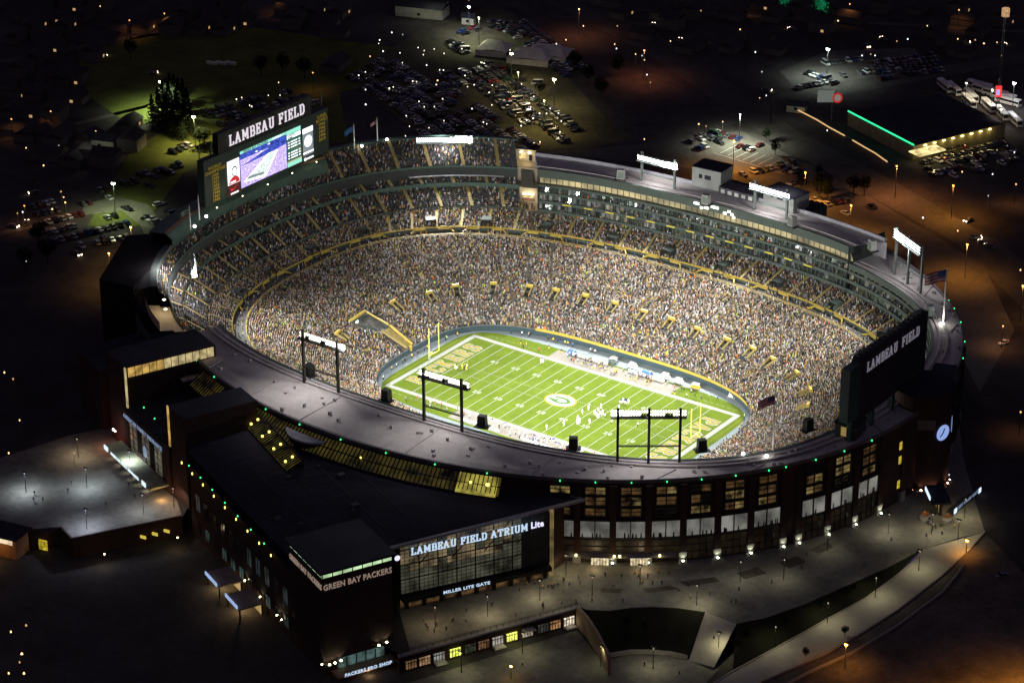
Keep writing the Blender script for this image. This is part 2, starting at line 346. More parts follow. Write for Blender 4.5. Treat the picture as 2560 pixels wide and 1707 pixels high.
BED = mat('planting_bed', (.08, .07, .055), .95, 0, .4, .4)
for pts_ in ([(1475, 1352), (1540, 1344), (1560, 1352), (1490, 1362)], [(1560, 1335), (1640, 1325), (1655, 1335), (1575, 1346)], [(1690, 1316), (1740, 1302), (1762, 1316), (1712, 1330)], [(1790, 1292), (1830, 1276), (1852, 1290), (1812, 1305)], [(1860, 1262), (1900, 1244), (1915, 1256), (1880, 1272)], [(1380, 1350), (1430, 1352), (1425, 1362), (1380, 1360)]):
    sheet('planting_bed', [G(*p) for p in pts_], BED, .06, GZ)
# roads and far parking lots (surfaces only show where lamps reach them)
sheet('road', [G(1185, -30), G(1330, -30), G(1560, 110), G(1830, 300), G(2060, 420), G(2300, 560), G(2400, 640), G(2400, 760), G(2200, 560), G(1940, 420), G(1740, 300), G(1480, 120)], ASPH, .02, GZ)
sheet('road', [G(1600, 255), G(1850, 205), G(2360, 120), G(2360, 142), G(1860, 232), G(1640, 300)], ASPH, .03, GZ)
LOTM = mat('old_lot_asphalt', (.085, .08, .075), .9, 0, .3, .05)
sheet('parking_lot', [G(1240, 350), G(1500, 330), G(1700, 300), G(1960, 430), G(2260, 610), G(2330, 760), G(2250, 900), G(2100, 600), G(1700, 400)], LOTM, .05, GZ)
DIRT = mat('trodden_grass', (.085, .1, .024), .95, 0, .35, .08)
sheet('lawn', [G(180, 130), G(330, 80), G(560, 60), G(900, 110), G(820, 205), G(640, 238), G(440, 264), G(300, 290), G(200, 220)], DIRT, .04, GZ)
sheet('parking_lot', [G(300, 350), G(420, 270), G(640, 225), G(780, 215), G(800, 330), G(600, 330), G(420, 400), G(330, 520), G(200, 520)], DIRT, .06, GZ)
sheet('parking_lot', [G(980, 60), G(1110, 20), G(1180, 30), G(1240, 110), G(1400, 280), G(1460, 320), G(1330, 345), G(1200, 350), G(950, 300), G(800, 180), G(900, 110)], mat('dusty_asphalt', (.075, .07, .045), .95, 0, .5, .04), .06, GZ)
sheet('parking_lot', [G(1790, 165), G(1900, 118), G(2100, 110), G(2140, 160), G(1960, 185), G(1830, 205)], LOTM, .06, GZ)
sheet('driveway', [G(190, 470), G(270, 452), G(340, 470), G(375, 520), G(400, 600), G(350, 600), G(325, 520), G(280, 485), G(190, 495)], mat('pale_drive', (.14, .14, .11), .9), .1, GZ)
STR = mat('worn_line_paint', (.4, .4, .38), .8, 0, .2)
g = MB()
for i in range(9):
    a = G(1655+i*17, 352+i*5.5); b = G(1690+i*17, 335+i*5.5)
    g.bar((a.x, a.y, GZ+.08), (b.x, b.y, GZ+.08), .25, STR, .02)
a = G(1640, 352); b = G(1800, 400); g.bar((a.x, a.y, GZ+.08), (b.x, b.y, GZ+.08), .25, STR, .02)
struct(g, 'parking_lines')

# ------------------------------------------------------------------ pitch
GR = (60.3, 34, 6)
g = MB(); ring = row(GR, 0, 0, 360, 96)[:-1]; g.add(ring, [tuple(range(96))], GRASS); struct(g, 'pitch')
g = MB(); g.rings([row(R0, -.06, 0, 360, 96)[:-1], [(0, 0, -.06)]*96], TRACKM, True); struct(g, 'track')
LINE = mat('pitch_line_paint', (.3, .31, .29), .9, 0, .06, .8)
NUMP = mat('pitch_number_paint', (.3, .33, .27), .9, 0, .1, .8)
g = MB(); hx, hy, w = 54.864, 24.384, 1.83; z = .012
def rect(x0, y0, x1, y1, zz=z, mt=None): g.add([(x0, y0, zz), (x1, y0, zz), (x1, y1, zz), (x0, y1, zz)], [(0, 1, 2, 3)], mt or LINE)
rect(-hx-w, -hy-w, hx+w, -hy); rect(-hx-w, hy, hx+w, hy+w); rect(-hx-w, -hy, -hx, hy); rect(hx, -hy, hx+w, hy)
for i in range(-10, 11):
    x = i*4.572; ww = .14 if abs(i) == 10 else .1; rect(x-ww, -hy, x+ww, hy)
for i in range(-49, 50):
    if i % 5 == 0: continue
    x = i*.9144
    for y in (-2.82, 2.82): rect(x-.07, y-.33, x+.07, y+.33)
    for y in (-hy+.5, hy-.5): rect(x-.06, y-.35, x+.06, y+.35)
for y, sg in ((hy+4.2, 1), (-hy-4.2, -1)):
    for i in range(-22, 23):
        if abs(i) > 11: rect(i*2.4-.8, y-.06, i*2.4+.8, y+.06)
YL = mat('pitch_yellow_paint', (.27, .22, .03), .9, 0, .1)
rect(-hx-3.6, -hy, -hx-3.45, hy, z, YL); rect(hx+3.45, -hy, hx+3.6, hy, z, YL)
for k, n_ in enumerate((10, 20, 30, 40, 50, 40, 30, 20, 10)):
    x = (k-4)*9.144
    for sd in (-1, 1):
        for j, chh in enumerate(str(n_)):
            off = (-.95 if j == 0 else .95)*(1 if sd < 0 else -1)
            text(g, chh, (x+off, sd*11.6, .03), (1*(-sd), 0, 0), (0, -sd, 0), 2.6, NUMP, .004, .07, .95)
GT = mat('end_zone_green_paint', (.03, .09, .02), .9, 0, .2)
for x, dx, dy in ((-hx+4.5, (0, 1, 0), (-1, 0, 0)), (hx-4.5, (0, -1, 0), (1, 0, 0))):
    slab(g, 'PACKERS', (x, 0, .012), dx, dy, 5.8, LINE, 1.9, 1.05, .006, 1.9)
    slab(g, 'PACKERS', (x, 0, .07), dx, dy, 5.8, YL, 1.05, 1.05, .006, 1.9)
def oval(a, b, zz, mt, n=40): g.add([(a*math.cos(2*PI*i/n), b*math.sin(2*PI*i/n), zz) for i in range(n)], [tuple(range(n))], mt)
oval(6.0, 4.7, .03, YL); oval(5.45, 4.2, .045, LINE)
def arc(a0, b0, a1, b1, t0, t1, zz, mt, n=30):
    g.rings([[(a0*math.cos(R(t0+(t1-t0)*i/n)), b0*math.sin(R(t0+(t1-t0)*i/n)), zz) for i in range(n+1)], [(a1*math.cos(R(t0+(t1-t0)*i/n)), b1*math.sin(R(t0+(t1-t0)*i/n)), zz) for i in range(n+1)]], mt)
DG = mat('logo_green_paint', (.05, .13, .03), .9, 0, .15)
arc(3.9, 2.35, 2.5, 1.3, -155, 150, .06, DG)     # the letter G lies upside down for this camera
rect(-4.4, -1.35, -1.0, -.35, .065, DG); rect(-1.6, -1.35, -.8, .5, .067, DG)
struct(g, 'pitch_markings')
g = MB()
for sd in (-1, 1): g.box((2, sd*29.6, .005), (52, 6.6, .03), PALE)
struct(g, 'bench_area')

# ------------------------------------------------------------------ stadium
ST = thing('stadium', 'huge oval football stadium packed with spectators, brick outer wall and flat grey ring roof', 'stadium', loc=(0, 0, 0))
# field wall
g = MB()
g.rings([row(R0, 0, 0, 360, 180), row(R0, 2.0, 0, 360, 180)], WALLB)
g.rings([row(R0, 2.0, 0, 360, 180), row((66, 42, 3.2), 2.05, 0, 360, 180)], METALP)
g.build('field_wall', ST)
g = MB(); g.rings([row((65.3, 41.3, 3.2), 1.7, 40, 122, 80), row((65.2, 41.2, 3.2), 2.9, 40, 122, 80)], YEL); g.build('yellow_railing', ST)
g = MB(); g.bar(G(773, 861, 3.4), G(858, 878, 3.4), .4, emi('white_ribbon', (.9, 1, .95), .9, .3, .5), 1.2); g.build('ribbon_board', ST)
# bowl rows
NR = 60
NO = 240
def bowl(k):   # ring and height at fraction k
    return mixr(R0, R1, k), 2.3+17.5*(k**1.06)
g = MB(); rows = []
for i in range(NR+1):
    rg, zz = bowl(i/NR); r_ = row(rg, zz, 0, 360, NO)[:-1]
    if rows: rows.append([(p[0], p[1], rows[-1][0][2]) for p in r_])
    rows.append(r_)
g.rings(rows, SEATC, True); g.build('seating_bowl', ST)
# walkway above row 60
g = MB(); g.rings([row(R1, 19.8, 0, 360, NO), row(R1b, 20.0, 0, 360, NO)], mat('walkway_floor', (.09, .09, .09), .8))
g.rings([row(R1b, 20.0, 0, 360, NO), row(R1b, 21.2, 0, 360, NO)], GREENW); g.build('walkway', ST)
def rail(mb, ring, z, d0, d1, n, mt, h=1.1, post=2):
    pts = row(ring, z, d0, d1, n)
    for a, b in zip(pts[:-1], pts[1:]):
        mb.bar((a[0], a[1], z+h), (b[0], b[1], z+h), .14, mt); mb.bar((a[0], a[1], z+h*.45), (b[0], b[1], z+h*.45), .08, mt, .3)
    for a in pts[::post]: mb.bar((a[0], a[1], z), (a[0], a[1], z+h), .14, mt)
g = MB(); rail(g, R1, 19.8, 0, 360, 180, YEL); rail(g, R1b, 21.2, 0, 360, 180, YEL, .7); g.build('yellow_railing', ST)
# upper rows 61-72
g = MB(); rows = []
for i in range(13):
    rg = mixr(R1b, R2, i/12); zz = 21.2+3.9*i/12; r_ = row(rg, zz, 0, 360, NO)[:-1]
    if rows: rows.append([(p[0], p[1], rows[-1][0][2]) for p in r_])
    rows.append(r_)
g.rings(rows, mat('dark_tier_seats', (.05, .055, .06), .8), True); g.build('seat_rows', ST)
# outer wall of brick with bays ; phi list of piers along the visible east side
g = MB(); g.rings([row(R3, GZ-.5, -129, 61.8, 180), row(R3, 35.3, -129, 61.8, 180)], BRICK); g.build('outer_wall', ST)
WD = emi('dim_yellow_window', (1, .72, .26), .12, .95, .35); WD2 = emi('dim_amber_window', (1, .55, .2), .045, .95, .35)
WB = emi('pale_lit_window', (.86, .84, .76), .17, .6, .12); WDK = mat('dark_window', (.03, .03, .035), .15, .2, .2)
FR = mat('window_frame', (.02, .025, .022), .6, 0, 0)
WIN = []
def bay(d, kind='full'):
    n, t = out2(R3, d); c = Vector(P3(R3, d, 0)); Wb = 9.2
    for r_i, (z0, z1) in enumerate(((31.7, 34.1), (28.0, 30.8), (24.5, 27.0))):
        mt = random.choice((WD, WD2, WD, WDK)) if kind == 'full' else WDK
        g = MB(); k = c+n*.12
        for sx in (-1, 1):
            a = k+t*(sx*1.55)
            g.add([a-t*1.35+Vector((0, 0, z0)), a+t*1.35+Vector((0, 0, z0)), a+t*1.35+Vector((0, 0, z1)), a-t*1.35+Vector((0, 0, z1))], [(0, 1, 2, 3)], random.choice((mt, mt, WD2)))
        o = g.build('window', ST); g = MB(); k = c+n*.3
        g.box(k+Vector((0, 0, z0-.25)), (6.4, .5, .25), FR, t); g.box(k+Vector((0, 0, z1)), (6.4, .5, .25), FR, t)
        for sx in (-1, 0, 1): g.box(k+t*(sx*3.05)+Vector((0, 0, z0)), (.25, .4, z1-z0), FR, t)
        for sx in (-.5, .5): g.box(k+t*(sx*3.1)+Vector((0, 0, (z0+z1)/2)), (2.8, .2, .12), FR, t)
        fo = g.build('frame', o)
    # large lit window, lower arcade
    z0, z1 = 17.1, 22.7; g = MB(); k = c+n*.12
    g.add([k-t*Wb/2+Vector((0, 0, z0)), k+t*Wb/2+Vector((0, 0, z0)), k+t*Wb/2+Vector((0, 0, z1)), k-t*Wb/2+Vector((0, 0, z1))], [(0, 1, 2, 3)], WB if kind == 'full' else WDK)
    o = g.build('window', ST); g = MB(); k = c+n*.3
    g.box(k+Vector((0, 0, z0-.4)), (Wb+.6, .7, .4), FR, t); g.box(k+Vector((0, 0, z1)), (Wb+.6, .7, .4), FR, t)
    for sx in (-.5, 0, .5): g.box(k+t*(sx*Wb)+Vector((0, 0, z0)), (.3, .5, z1-z0), FR, t)
    g.build('frame', o)
    if kind == 'full':     # people standing inside, seen against the light
        k = c+n*.2
        for q in range(random.randint(3, 8)):
            a = k+t*random.uniform(-Wb/2+.4, Wb/2-.4)+Vector((0, 0, z0)); g = MB(); g.box(a, (.5, .04, random.uniform(1.1, 1.7)), FR, t, .7); g.build('standing_figure', o)
    z0, z1 = 9.2, 16.4; g = MB(); k = c+n*.1
    g.add([k-t*Wb/2+Vector((0, 0, z0)), k+t*Wb/2+Vector((0, 0, z0)), k+t*Wb/2+Vector((0, 0, z1)), k-t*Wb/2+Vector((0, 0, z1))], [(0, 1, 2, 3)], emi('brown_lit_arcade', (1, .6, .3), .006, .95, .12))
    o = g.build('arcade_opening', ST); g = MB(); k = c+n*.3
    for sx in (-.5, -.25, 0, .25, .5): g.box(k+t*(sx*Wb)+Vector((0, 0, z0)), (.2, .4, z1-z0), FR, t)
    for zz in (11.5, 13.9, 16.2): g.box(k+Vector((0, 0, zz)), (Wb, .3, .2), FR, t)
    g.build('frame', o)
bays = [-58.6, -54.1, -49.5, -44.9, -40.3, -35.6, -30.8, -23.4, -18.4, -13.2]
for d in bays: bay(d)
for d in (5, 10.5, 16): bay(d, 'dark')
piers = [-60.9, -56.4, -51.8, -47.2, -42.6, -37.9, -33.2, -28.3, -25.8, -20.9, -15.8, -10.6, -5, 2, 7.5, 13.2, 19, 25]
for d in piers:
    n, t = out2(R3, d); c = Vector(P3(R3, d, GZ)); g = MB(); g.box(c+n*.35, (2.0, 1.1, 26.3), BRICK, t); g.box(c+n*.4, (2.4, 1.25, 3.4), CONC, t); g.build('pier', ST)
EG = emi('entrance_cream_glow', (1, .82, .5), .7, .5, .8)
for d in (-53.4, -48.4):
    n_, t = out2(R3, d); c = Vector(P3(R3, d, GZ)); g = MB(); g.box(c+n_*1.9+Vector((0, 0, .2)), (5.4, .3, 2.2), EG, t); o = g.build('entrance_doors', ST)
    g = MB()
    for j in range(7): g.box(c+n_*2.1+t*(-2.7+.9*j)+Vector((0, 0, .2)), (.2, .2, 2.2), FR, t)
    g.build('frame', o)
g = MB(); g.rings([[P3((140.5, 123.5, 2.05), -58+i*1.1, 11.6) for i in range(14)], [P3((137.6, 120.6, 2.05), -58+i*1.1, 11.9) for i in range(14)]], CONC); g.build('entrance_canopy', ST)
for d in (-56.4, -51.6, -50.9, -45.8):
    n_, t = out2(R3, d); p = Vector(P3(R3, d, 12.2))+n_*3.2; g = MB(); g.tube([p, p+Vector((0, 0, .5))], .3, .3, emi('entrance_bulb', (1, .8, .3), 9), 8); g.build('entrance_lamp', ST)
for d in (-54, -48): n_, t = out2(R3, d); lamp_pt(Vector(P3(R3, d, 11))+n_*5, (1, .72, .42), 420, .3, ST)
# cornice parapet and ring roof
def rr(z, ring, d0, d1, n=160): return row(ring, z, d0, d1, n)
g = MB()
A0, A1 = -128.7, 61.8      # low ring from the south-east corner round the east and north to the tall west block
g.rings([rr(36.0, sc(1.0), A0, A1), rr(35.6, mixr(R2, R3, .75), A0, A1), rr(35.3, R3, A0, A1)], ROOF); g.build('roof', ST)
g = MB(); g.rings([rr(35.3, R3, A0, A1), rr(36.5, R3, A0, A1), rr(36.5, mixr(R3, R2, .035), A0, A1), rr(35.3, mixr(R3, R2, .035), A0, A1)], mat('parapet', (.1, .09, .1), .8)); g.build('parapet', ST)
g = MB(); g.rings([rr(34.2, sc(.996), A0, A1), rr(36.25, sc(.996), A0, A1), rr(36.25, sc(1.004), A0, A1), rr(36.0, sc(1.004), A0, A1)], GREENW)
g.rings([rr(34.2, sc(.996), A0, A1), rr(34.2, sc(1.02), A0, A1)], GREENW); g.build('fascia', ST)
# catwalk and cable trays running just behind the rim
g = MB()
for s1, hgt in ((1.016, .35), (1.036, .5)): g.rings([rr(36, sc(s1), A0, A1), rr(36+hgt, sc(s1), A0, A1), rr(36+hgt, sc(s1+.006), A0, A1), rr(36, sc(s1+.006), A0, A1)], mat('tray', (.34, .31, .31), .7))
g.build('catwalk', ST)
# suite wall under the low ring and under the tall west block
RFL = GLASSG; SUW = emi('suite_warm', (1, .78, .4), .1, .9, .5); SUD = emi('suite_dim', (.8, .9, .7), .03, .9, .4); SUB = emi('suite_cool', (.7, .85, 1), .09, .9, .6)
def suites(d0, d1, top, n, name):
    lv = [25.0, 26.6, 29.0, 30.2, 32.6, 33.6]+([35.8, 36.6] if top > 40 else [])
    g = MB(); gg = MB()
    for i in range(0, len(lv), 2):
        g.rings([rr(lv[i], sc(.994), d0, d1, n), rr(lv[i+1], sc(.994), d0, d1, n), rr(lv[i+1], sc(1.01), d0, d1, n)], GREENW)
        z1 = lv[i+2] if i+2 < len(lv) else None
        if z1:
            nn_ = int((d1-d0)*1.5)
            for q in range(nn_):
                a0 = d0+(d1-d0)*q/nn_; a1 = d0+(d1-d0)*(q+1)/nn_; o_ = random.uniform(-.002, .002)
                mt_ = random.choices((RFL, DGLASS, SUW, SUD, SUB), (10, 8, 1.2, 3, 1))[0]
                gg.rings([[P3(sc(1.003+o_), a0, lv[i+1]), P3(sc(1.003-o_), a1, lv[i+1])], [P3(sc(1.009+o_), a0, z1), P3(sc(1.009-o_), a1, z1)]], mt_)
    g.build('suite_parapet', ST); gg.build('suite_glass', ST)
    g = MB()
    m_ = 70 if top > 40 else 90
    for i in range(m_+1):
        d = d0+(d1-d0)*i/m_; a = P3(sc(1.0), d, 0); g.bar((a[0], a[1], 25), (a[0], a[1], 34.5 if top < 40 else 36.4), .22, GREENW)
    g.build('mullions', ST)
suites(A0, A1, 36, 160, 'low'); suites(61.8, 121.9, 42.5, 60, 'tall')
for i in range(13):
    n_, t = out2(sc(1), 70+i*3.9); g = MB(); g.box(Vector(P3(sc(.992), 70+i*3.9, 29.3)), (3.6, .15, .55), mat('yellow_name_strip', (.55, .45, .05), .7), t); g.build('name_strip', ST)
# tall west block
g = MB(); n = 60; W0, W1 = 61.8, 121.9
PRS = emi('press_box_glow', (1, .8, .38), .38, .75, .12, (.1, .1, .08))
g.rings([rr(36.7, sc(1.012), W0, 121.5, n), rr(39.6, sc(1.004), W0, 121.5, n)], PRS); g.build('press_box_window', ST)
g = MB()
for i in range(56):
    a = P3(sc(1.003), W0+(W1-W0)*i/55, 0); g.bar((a[0], a[1], 36.6), (a[0], a[1], 39.6), .2, GREENW)
g.build('press_box_mullions', ST)
g = MB(); g.rings([rr(39.6, sc(1.0), W0, W1, n), rr(39.6, sc(.992), W0, W1, n), rr(42.7, sc(.992), W0, W1, n), rr(42.7, sc(1.0), W0, W1, n), rr(42.5, sc(1.0), W0, W1, n)], GREENW); g.build('roof_fascia', ST)
g = MB(); g.rings([rr(42.5, sc(1.0), W0, W1, n), rr(42.5, RW, W0, W1, n)], ROOF); g.build('block_roof', ST)
g = MB()
g.rings([rr(42.5, sc(1.02), W0, W1, n), rr(42.9, sc(1.02), W0, W1, n), rr(42.9, sc(1.028), W0, W1, n), rr(42.5, sc(1.028), W0, W1, n)], MATS['tray'])
g.build('catwalk', ST)
g = MB(); g.rings([rr(GZ, RW, W0, W1, n), rr(43.8, RW, W0, W1, n), rr(43.8, mixr(RW, R2, .05), W0, W1, n), rr(42.5, mixr(RW, R2, .05), W0, W1, n)], mat('grey_parapet', (.3, .3, .33), .7)); g.build('block_parapet', ST)
def endwall(mb, d, za, zb, sa, mt, ro=R3):
    a = P3(sc(sa), d, 0); b = P3(ro, d, 0); mb.add([(a[0], a[1], za), (b[0], b[1], za), (b[0], b[1], zb), (a[0], a[1], zb)], [(0, 1, 2, 3)], mt)
for d_ in (W0, W1): g = MB(); endwall(g, d_, 25, 42.6, .992, GREENW); g.build('end_wall', ST)

# south stand, three stacked tiers
Q0, Q1 = 124.8, 231.3; n = 100
g = MB(); gt = GREENW
RS = (149, 113, 2.3)
def tier(s0, z0, s1, z1, nr, name, d0=Q0, d1=Q1):
    g = MB(); rows = []
    for i in range(nr+1):
        rg = sc(s0+(s1-s0)*i/nr); zz = z0+(z1-z0)*i/nr; r_ = row(rg, zz, d0, d1, n)
        if rows: rows.append([(p[0], p[1], rows[-1][0][2]) for p in r_])
        rows.append(r_)
    g.rings(rows, mat('dark_tier_seats', (.05, .055, .06), .8)); g.build(name, ST)
T1_ = (1.0, 25.3, 1.072, 30.6, 11); T2_ = (1.066, 31.9, 1.1, 33.6, 4); T3_ = (1.105, 37.4, 1.182, 45.4, 17)
tier(*T1_, 'seating_tier'); tier(*T2_, 'seating_tier'); tier(*T3_, 'seating_tier', Q0, 158); tier(1.105, 37.4, 1.13, 40, 5, 'seating_tier', 158, 222)
g = MB()
g.rings([rr(24.6, sc(.998), Q0, Q1, n), rr(26.4, sc(.998), Q0, Q1, n)], GREENW)
g.rings([rr(30.6, sc(1.072), Q0, Q1, n), rr(31.9, sc(1.072), Q0, Q1, n)], DGREEN)
g.rings([rr(31.4, sc(1.064), Q0, Q1, n), rr(32.7, sc(1.064), Q0, Q1, n)], DGREEN)
g.rings([rr(33.6, sc(1.1), Q0, Q1, n), rr(37.4, sc(1.104), Q0, 222, n)], mat('dim_green_wall', (.035, .042, .04), .8))
g.rings([rr(37.2, sc(1.102), Q0, 222, n), rr(38.0, sc(1.102), Q0, 222, n)], DGREEN); g.build('tier_fascia', ST)
g = MB(); g.rings([rr(34.3, sc(1.088), 127, 143, 20), rr(34.3, sc(1.102), 127, 143, 20)], mat('white_counter', (.8, .8, .8), .5)); g.build('drink_counter', ST)
g = MB()
for a, b in ((Q0, 158),): g.rings([rr(45.4, sc(1.182), a, b, 30), rr(46.2, sc(1.182), a, b, 30), rr(46.2, sc(1.2), a, b, 30), rr(45.2, sc(1.2), a, b, 30), rr(GZ, sc(1.2), a, b, 30)], DGREEN)
DRUM = mat('drum_cladding', (.09, .11, .1), .6)
g.rings([rr(40, sc(1.13), 205, 222, 20), rr(41.6, sc(1.132), 205, 222, 20), rr(41.6, sc(1.15), 205, 222, 20), rr(40.2, sc(1.19), 205, 222, 20), rr(37, sc(1.215), 205, 222, 20), rr(GZ, sc(1.22), 205, 222, 20)], DRUM)
g.rings([rr(40, sc(1.13), 158, 205, 30), rr(43.5, sc(1.132), 158, 205, 30), rr(45.4, sc(1.15), 158, 205, 30), rr(45.6, sc(1.2), 158, 205, 30), rr(GZ, sc(1.2), 158, 205, 30)], DGREEN)
g.build('rim', ST)
g = MB(); g.rings([rr(45.6, sc(1.14), 158, 205, 30), rr(45.65, sc(1.155), 158, 205, 30)], mat('brown_deck', (.3, .2, .1), .8)); g.build('board_deck', ST)
g = MB(); g.rings([rr(GZ, sc(1.2), 222, Q1, 10), rr(34, sc(1.2), 222, Q1, 10)], GREENW); g.build('back_wall', ST)
for d, zt in ((Q0, 45.4), (222, 33), (Q1, 33)):
    pa = [P3(sc(1.0), d, 25), P3(sc(1.0), d, 26), P3(sc(1.07), d, 32), P3(sc(1.1), d, 34)]+([P3(sc(1.105), d, 38), P3(sc(1.182), d, 46), P3(sc(1.2), d, 46), P3(sc(1.2), d, 20), P3(sc(1.0), d, 20)] if zt > 40 else [P3(sc(1.2), d, 34), P3(sc(1.2), d, 20), P3(sc(1.0), d, 20)])
    g = MB(); g.add(pa, [tuple(range(len(pa)))], DGREEN); g.build('end_wall', ST)
# tan stair recesses beside the south stand
def recess(d0, d1, base, tops, nm):
    g = MB()
    for i, (s0, z0) in enumerate(tops[:-1]):
        s1, z1 = tops[i+1]
        g.rings([rr(z0, sc(s0), d0, d1, 6), rr(z0, sc(s1), d0, d1, 6), rr(z1, sc(s1), d0, d1, 6)], TAN)
    g.build(nm, ST)
recess(121.6, 124.75, 20, [(1.0, 25.2), (1.06, 32.0), (1.12, 37.5), (1.19, 42.0)], 'stair_landing')
STAIRM = mat('dark_stair', (.06, .055, .045), .8); AMW = emi('amber_shop', (1, .72, .3), .8, .5, .8)
g = MB()
for i in range(12): g.rings([rr(32+i*.42, sc(1.058+i*.004), 122.4, 124.3, 3), rr(32.42+i*.42, sc(1.058+i*.004), 122.4, 124.3, 3), rr(32.42+i*.42, sc(1.062+i*.004), 122.4, 124.3, 3)], STAIRM)
g.build('stairs', ST)
for d, s1, z1, w_, h_, m_ in ((123.6, 1.188, 38.4, 2.6, 2.2, AMW), (122.4, 1.188, 37.8, 1.2, 2.3, DGLASS), (123.2, 1.118, 33.2, 4.5, 1.6, STAIRM), (123.3, 1.056, 28.2, 4.2, 1.2, AMW), (123.3, 1.056, 26.9, 4.8, .9, mat('counter_brown', (.2, .09, .05), .7))):
    n_, t = out2(sc(1), d); g = MB(); g.box(Vector(P3(sc(s1), d, z1)), (w_, .4, h_), m_, t); g.build('recess_fitting', ST)
for i in range(9):
    d = random.uniform(122.3, 124.5); g = MB(); g.box(Vector(P3(sc(random.uniform(1.01, 1.05)), d, 25.3)), (.5, .4, 1.5), STAIRM, (1, 0, 0), .8); g.build('standing_figure', ST)
recess(222.1, 231.2, 20, [(1.102, 34.0), (1.13, 34.6), (1.17, 38)], 'stair_landing')
g = MB(); WARM = emi('warm_landing_lamp', (1, .86, .5), 8)
for d, s1, z1 in ((122.6, 1.055, 29.5), (123.3, 1.055, 29.5), (124, 1.055, 29.5), (122.6, 1.185, 41), (123.8, 1.185, 41), (224, 1.12, 38.5), (227.5, 1.13, 38.5)):
    a = P3(sc(s1), d, z1); g.box(a, (.8, .8, .25), WARM)
g.build('landing_lamp', ST)
for d, s1, z1, w_ in ((123.2, 1.04, 29.5, 260), (123.2, 1.15, 41, 380), (225, 1.12, 40, 900), (227.5, 1.06, 38, 300)):
    lamp_pt(P3(sc(s1), d, z1), (1, .82, .5), w_, .5, ST)
# aisles: pale yellow steps running up each tier
def steps(mb, f, k0, k1, m_, d, wd, mt, lift=.12):
    L = []; Rr = []
    for i in range(m_+1):
        k = k0+(k1-k0)*i/m_; p = Vector(f(k, d)); q = Vector(f(k, d+.05)); t = (q-p); t.z = 0; t.normalize()
        L.append(p-t*wd/2+Vector((0, 0, lift))); Rr.append(p+t*wd/2+Vector((0, 0, lift)))
    mb.rings([L, Rr], mt)
def f_tier(T): return lambda k, d: P3(sc(T[0]+(T[2]-T[0])*k), d, T[1]+(T[3]-T[1])*k+.35)
f_up = lambda k, d: P3(mixr(R1b, R2, k), d, 21.2+3.9*k+.3)
def f_bowl(k, d): rg, zz = bowl(k); return P3(rg, d, zz+.25)
AIS_S = [Q0+3+i*5.6 for i in range(19)]
for T in (T1_, T2_):
    for d in AIS_S:
        g = MB(); steps(g, f_tier(T), 0, 1, 6, d+(0 if T is T1_ else 2.2), 1.3, YELD); g.build('aisle_steps', ST)
for d in AIS_S:
    if d < 158: g = MB(); steps(g, f_tier(T3_), 0, 1, 6, d, 1.3, YELD); g.build('aisle_steps', ST)
AIS_U = [i*5.0 for i in range(72)]
for d in AIS_U:
    if -60 < (d-360 if d > 180 else d) < 20 or 230 < d < 300: continue
    g = MB(); steps(g, f_up, 0, 1, 4, d, 1.1, YELD); g.build('aisle_steps', ST)
AIS_B = [i*5.0+2.5 for i in range(72)]
STEPG = mat('bowl_aisle', (.1, .095, .085), .8, 0, .2)
g = MB()
for d in AIS_B: steps(g, f_bowl, 0, 1, 12, d, .6, STEPG, 0.)
g.build('bowl_aisles', ST)
# yellow vomitories half way up the bowl
VOM = [(-161.6, .4), (166.1, .4), (151.2, .37), (142.1, .4), (131.7, .42), (122.8, .43), (116.2, .44), (108.7, .45), (100.8, .45), (92.7, .45), (85, .45), (77.4, .43), (68.8, .42), (61.9, .43), (55.4, .42), (46.4, .43), (36.5, .43), (27.1, .41)]
for d, k in VOM:
    c = Vector(f_bowl(k, d)); n_, t = out2(mixr(R0, R1, k), d); g = MB()
    dk = BLACK
    g.box(c-n_*2.2+Vector((0, 0, -1.3)), (2.0, 4.2, .4), dk, t)                # sunken floor
    for sx in (-1, 1): g.bar(c+t*(sx*1.1)-n_*4.2+Vector((0, 0, -.7)), c+t*(sx*1.1)+Vector((0, 0, 1.1)), .16, YELD, .9)
    o = g.build('entrance_portal', ST); g = MB(); g.box(c+n_*.1+Vector((0, 0, .7)), (2.6, .9, 1.15), YEL, t); g.build('portal_hood', o)
    g = MB(); g.box(c-n_*.2+Vector((0, 0, -1.2)), (2.0, .3, 2.1), dk, t); g.build('doorway', o)
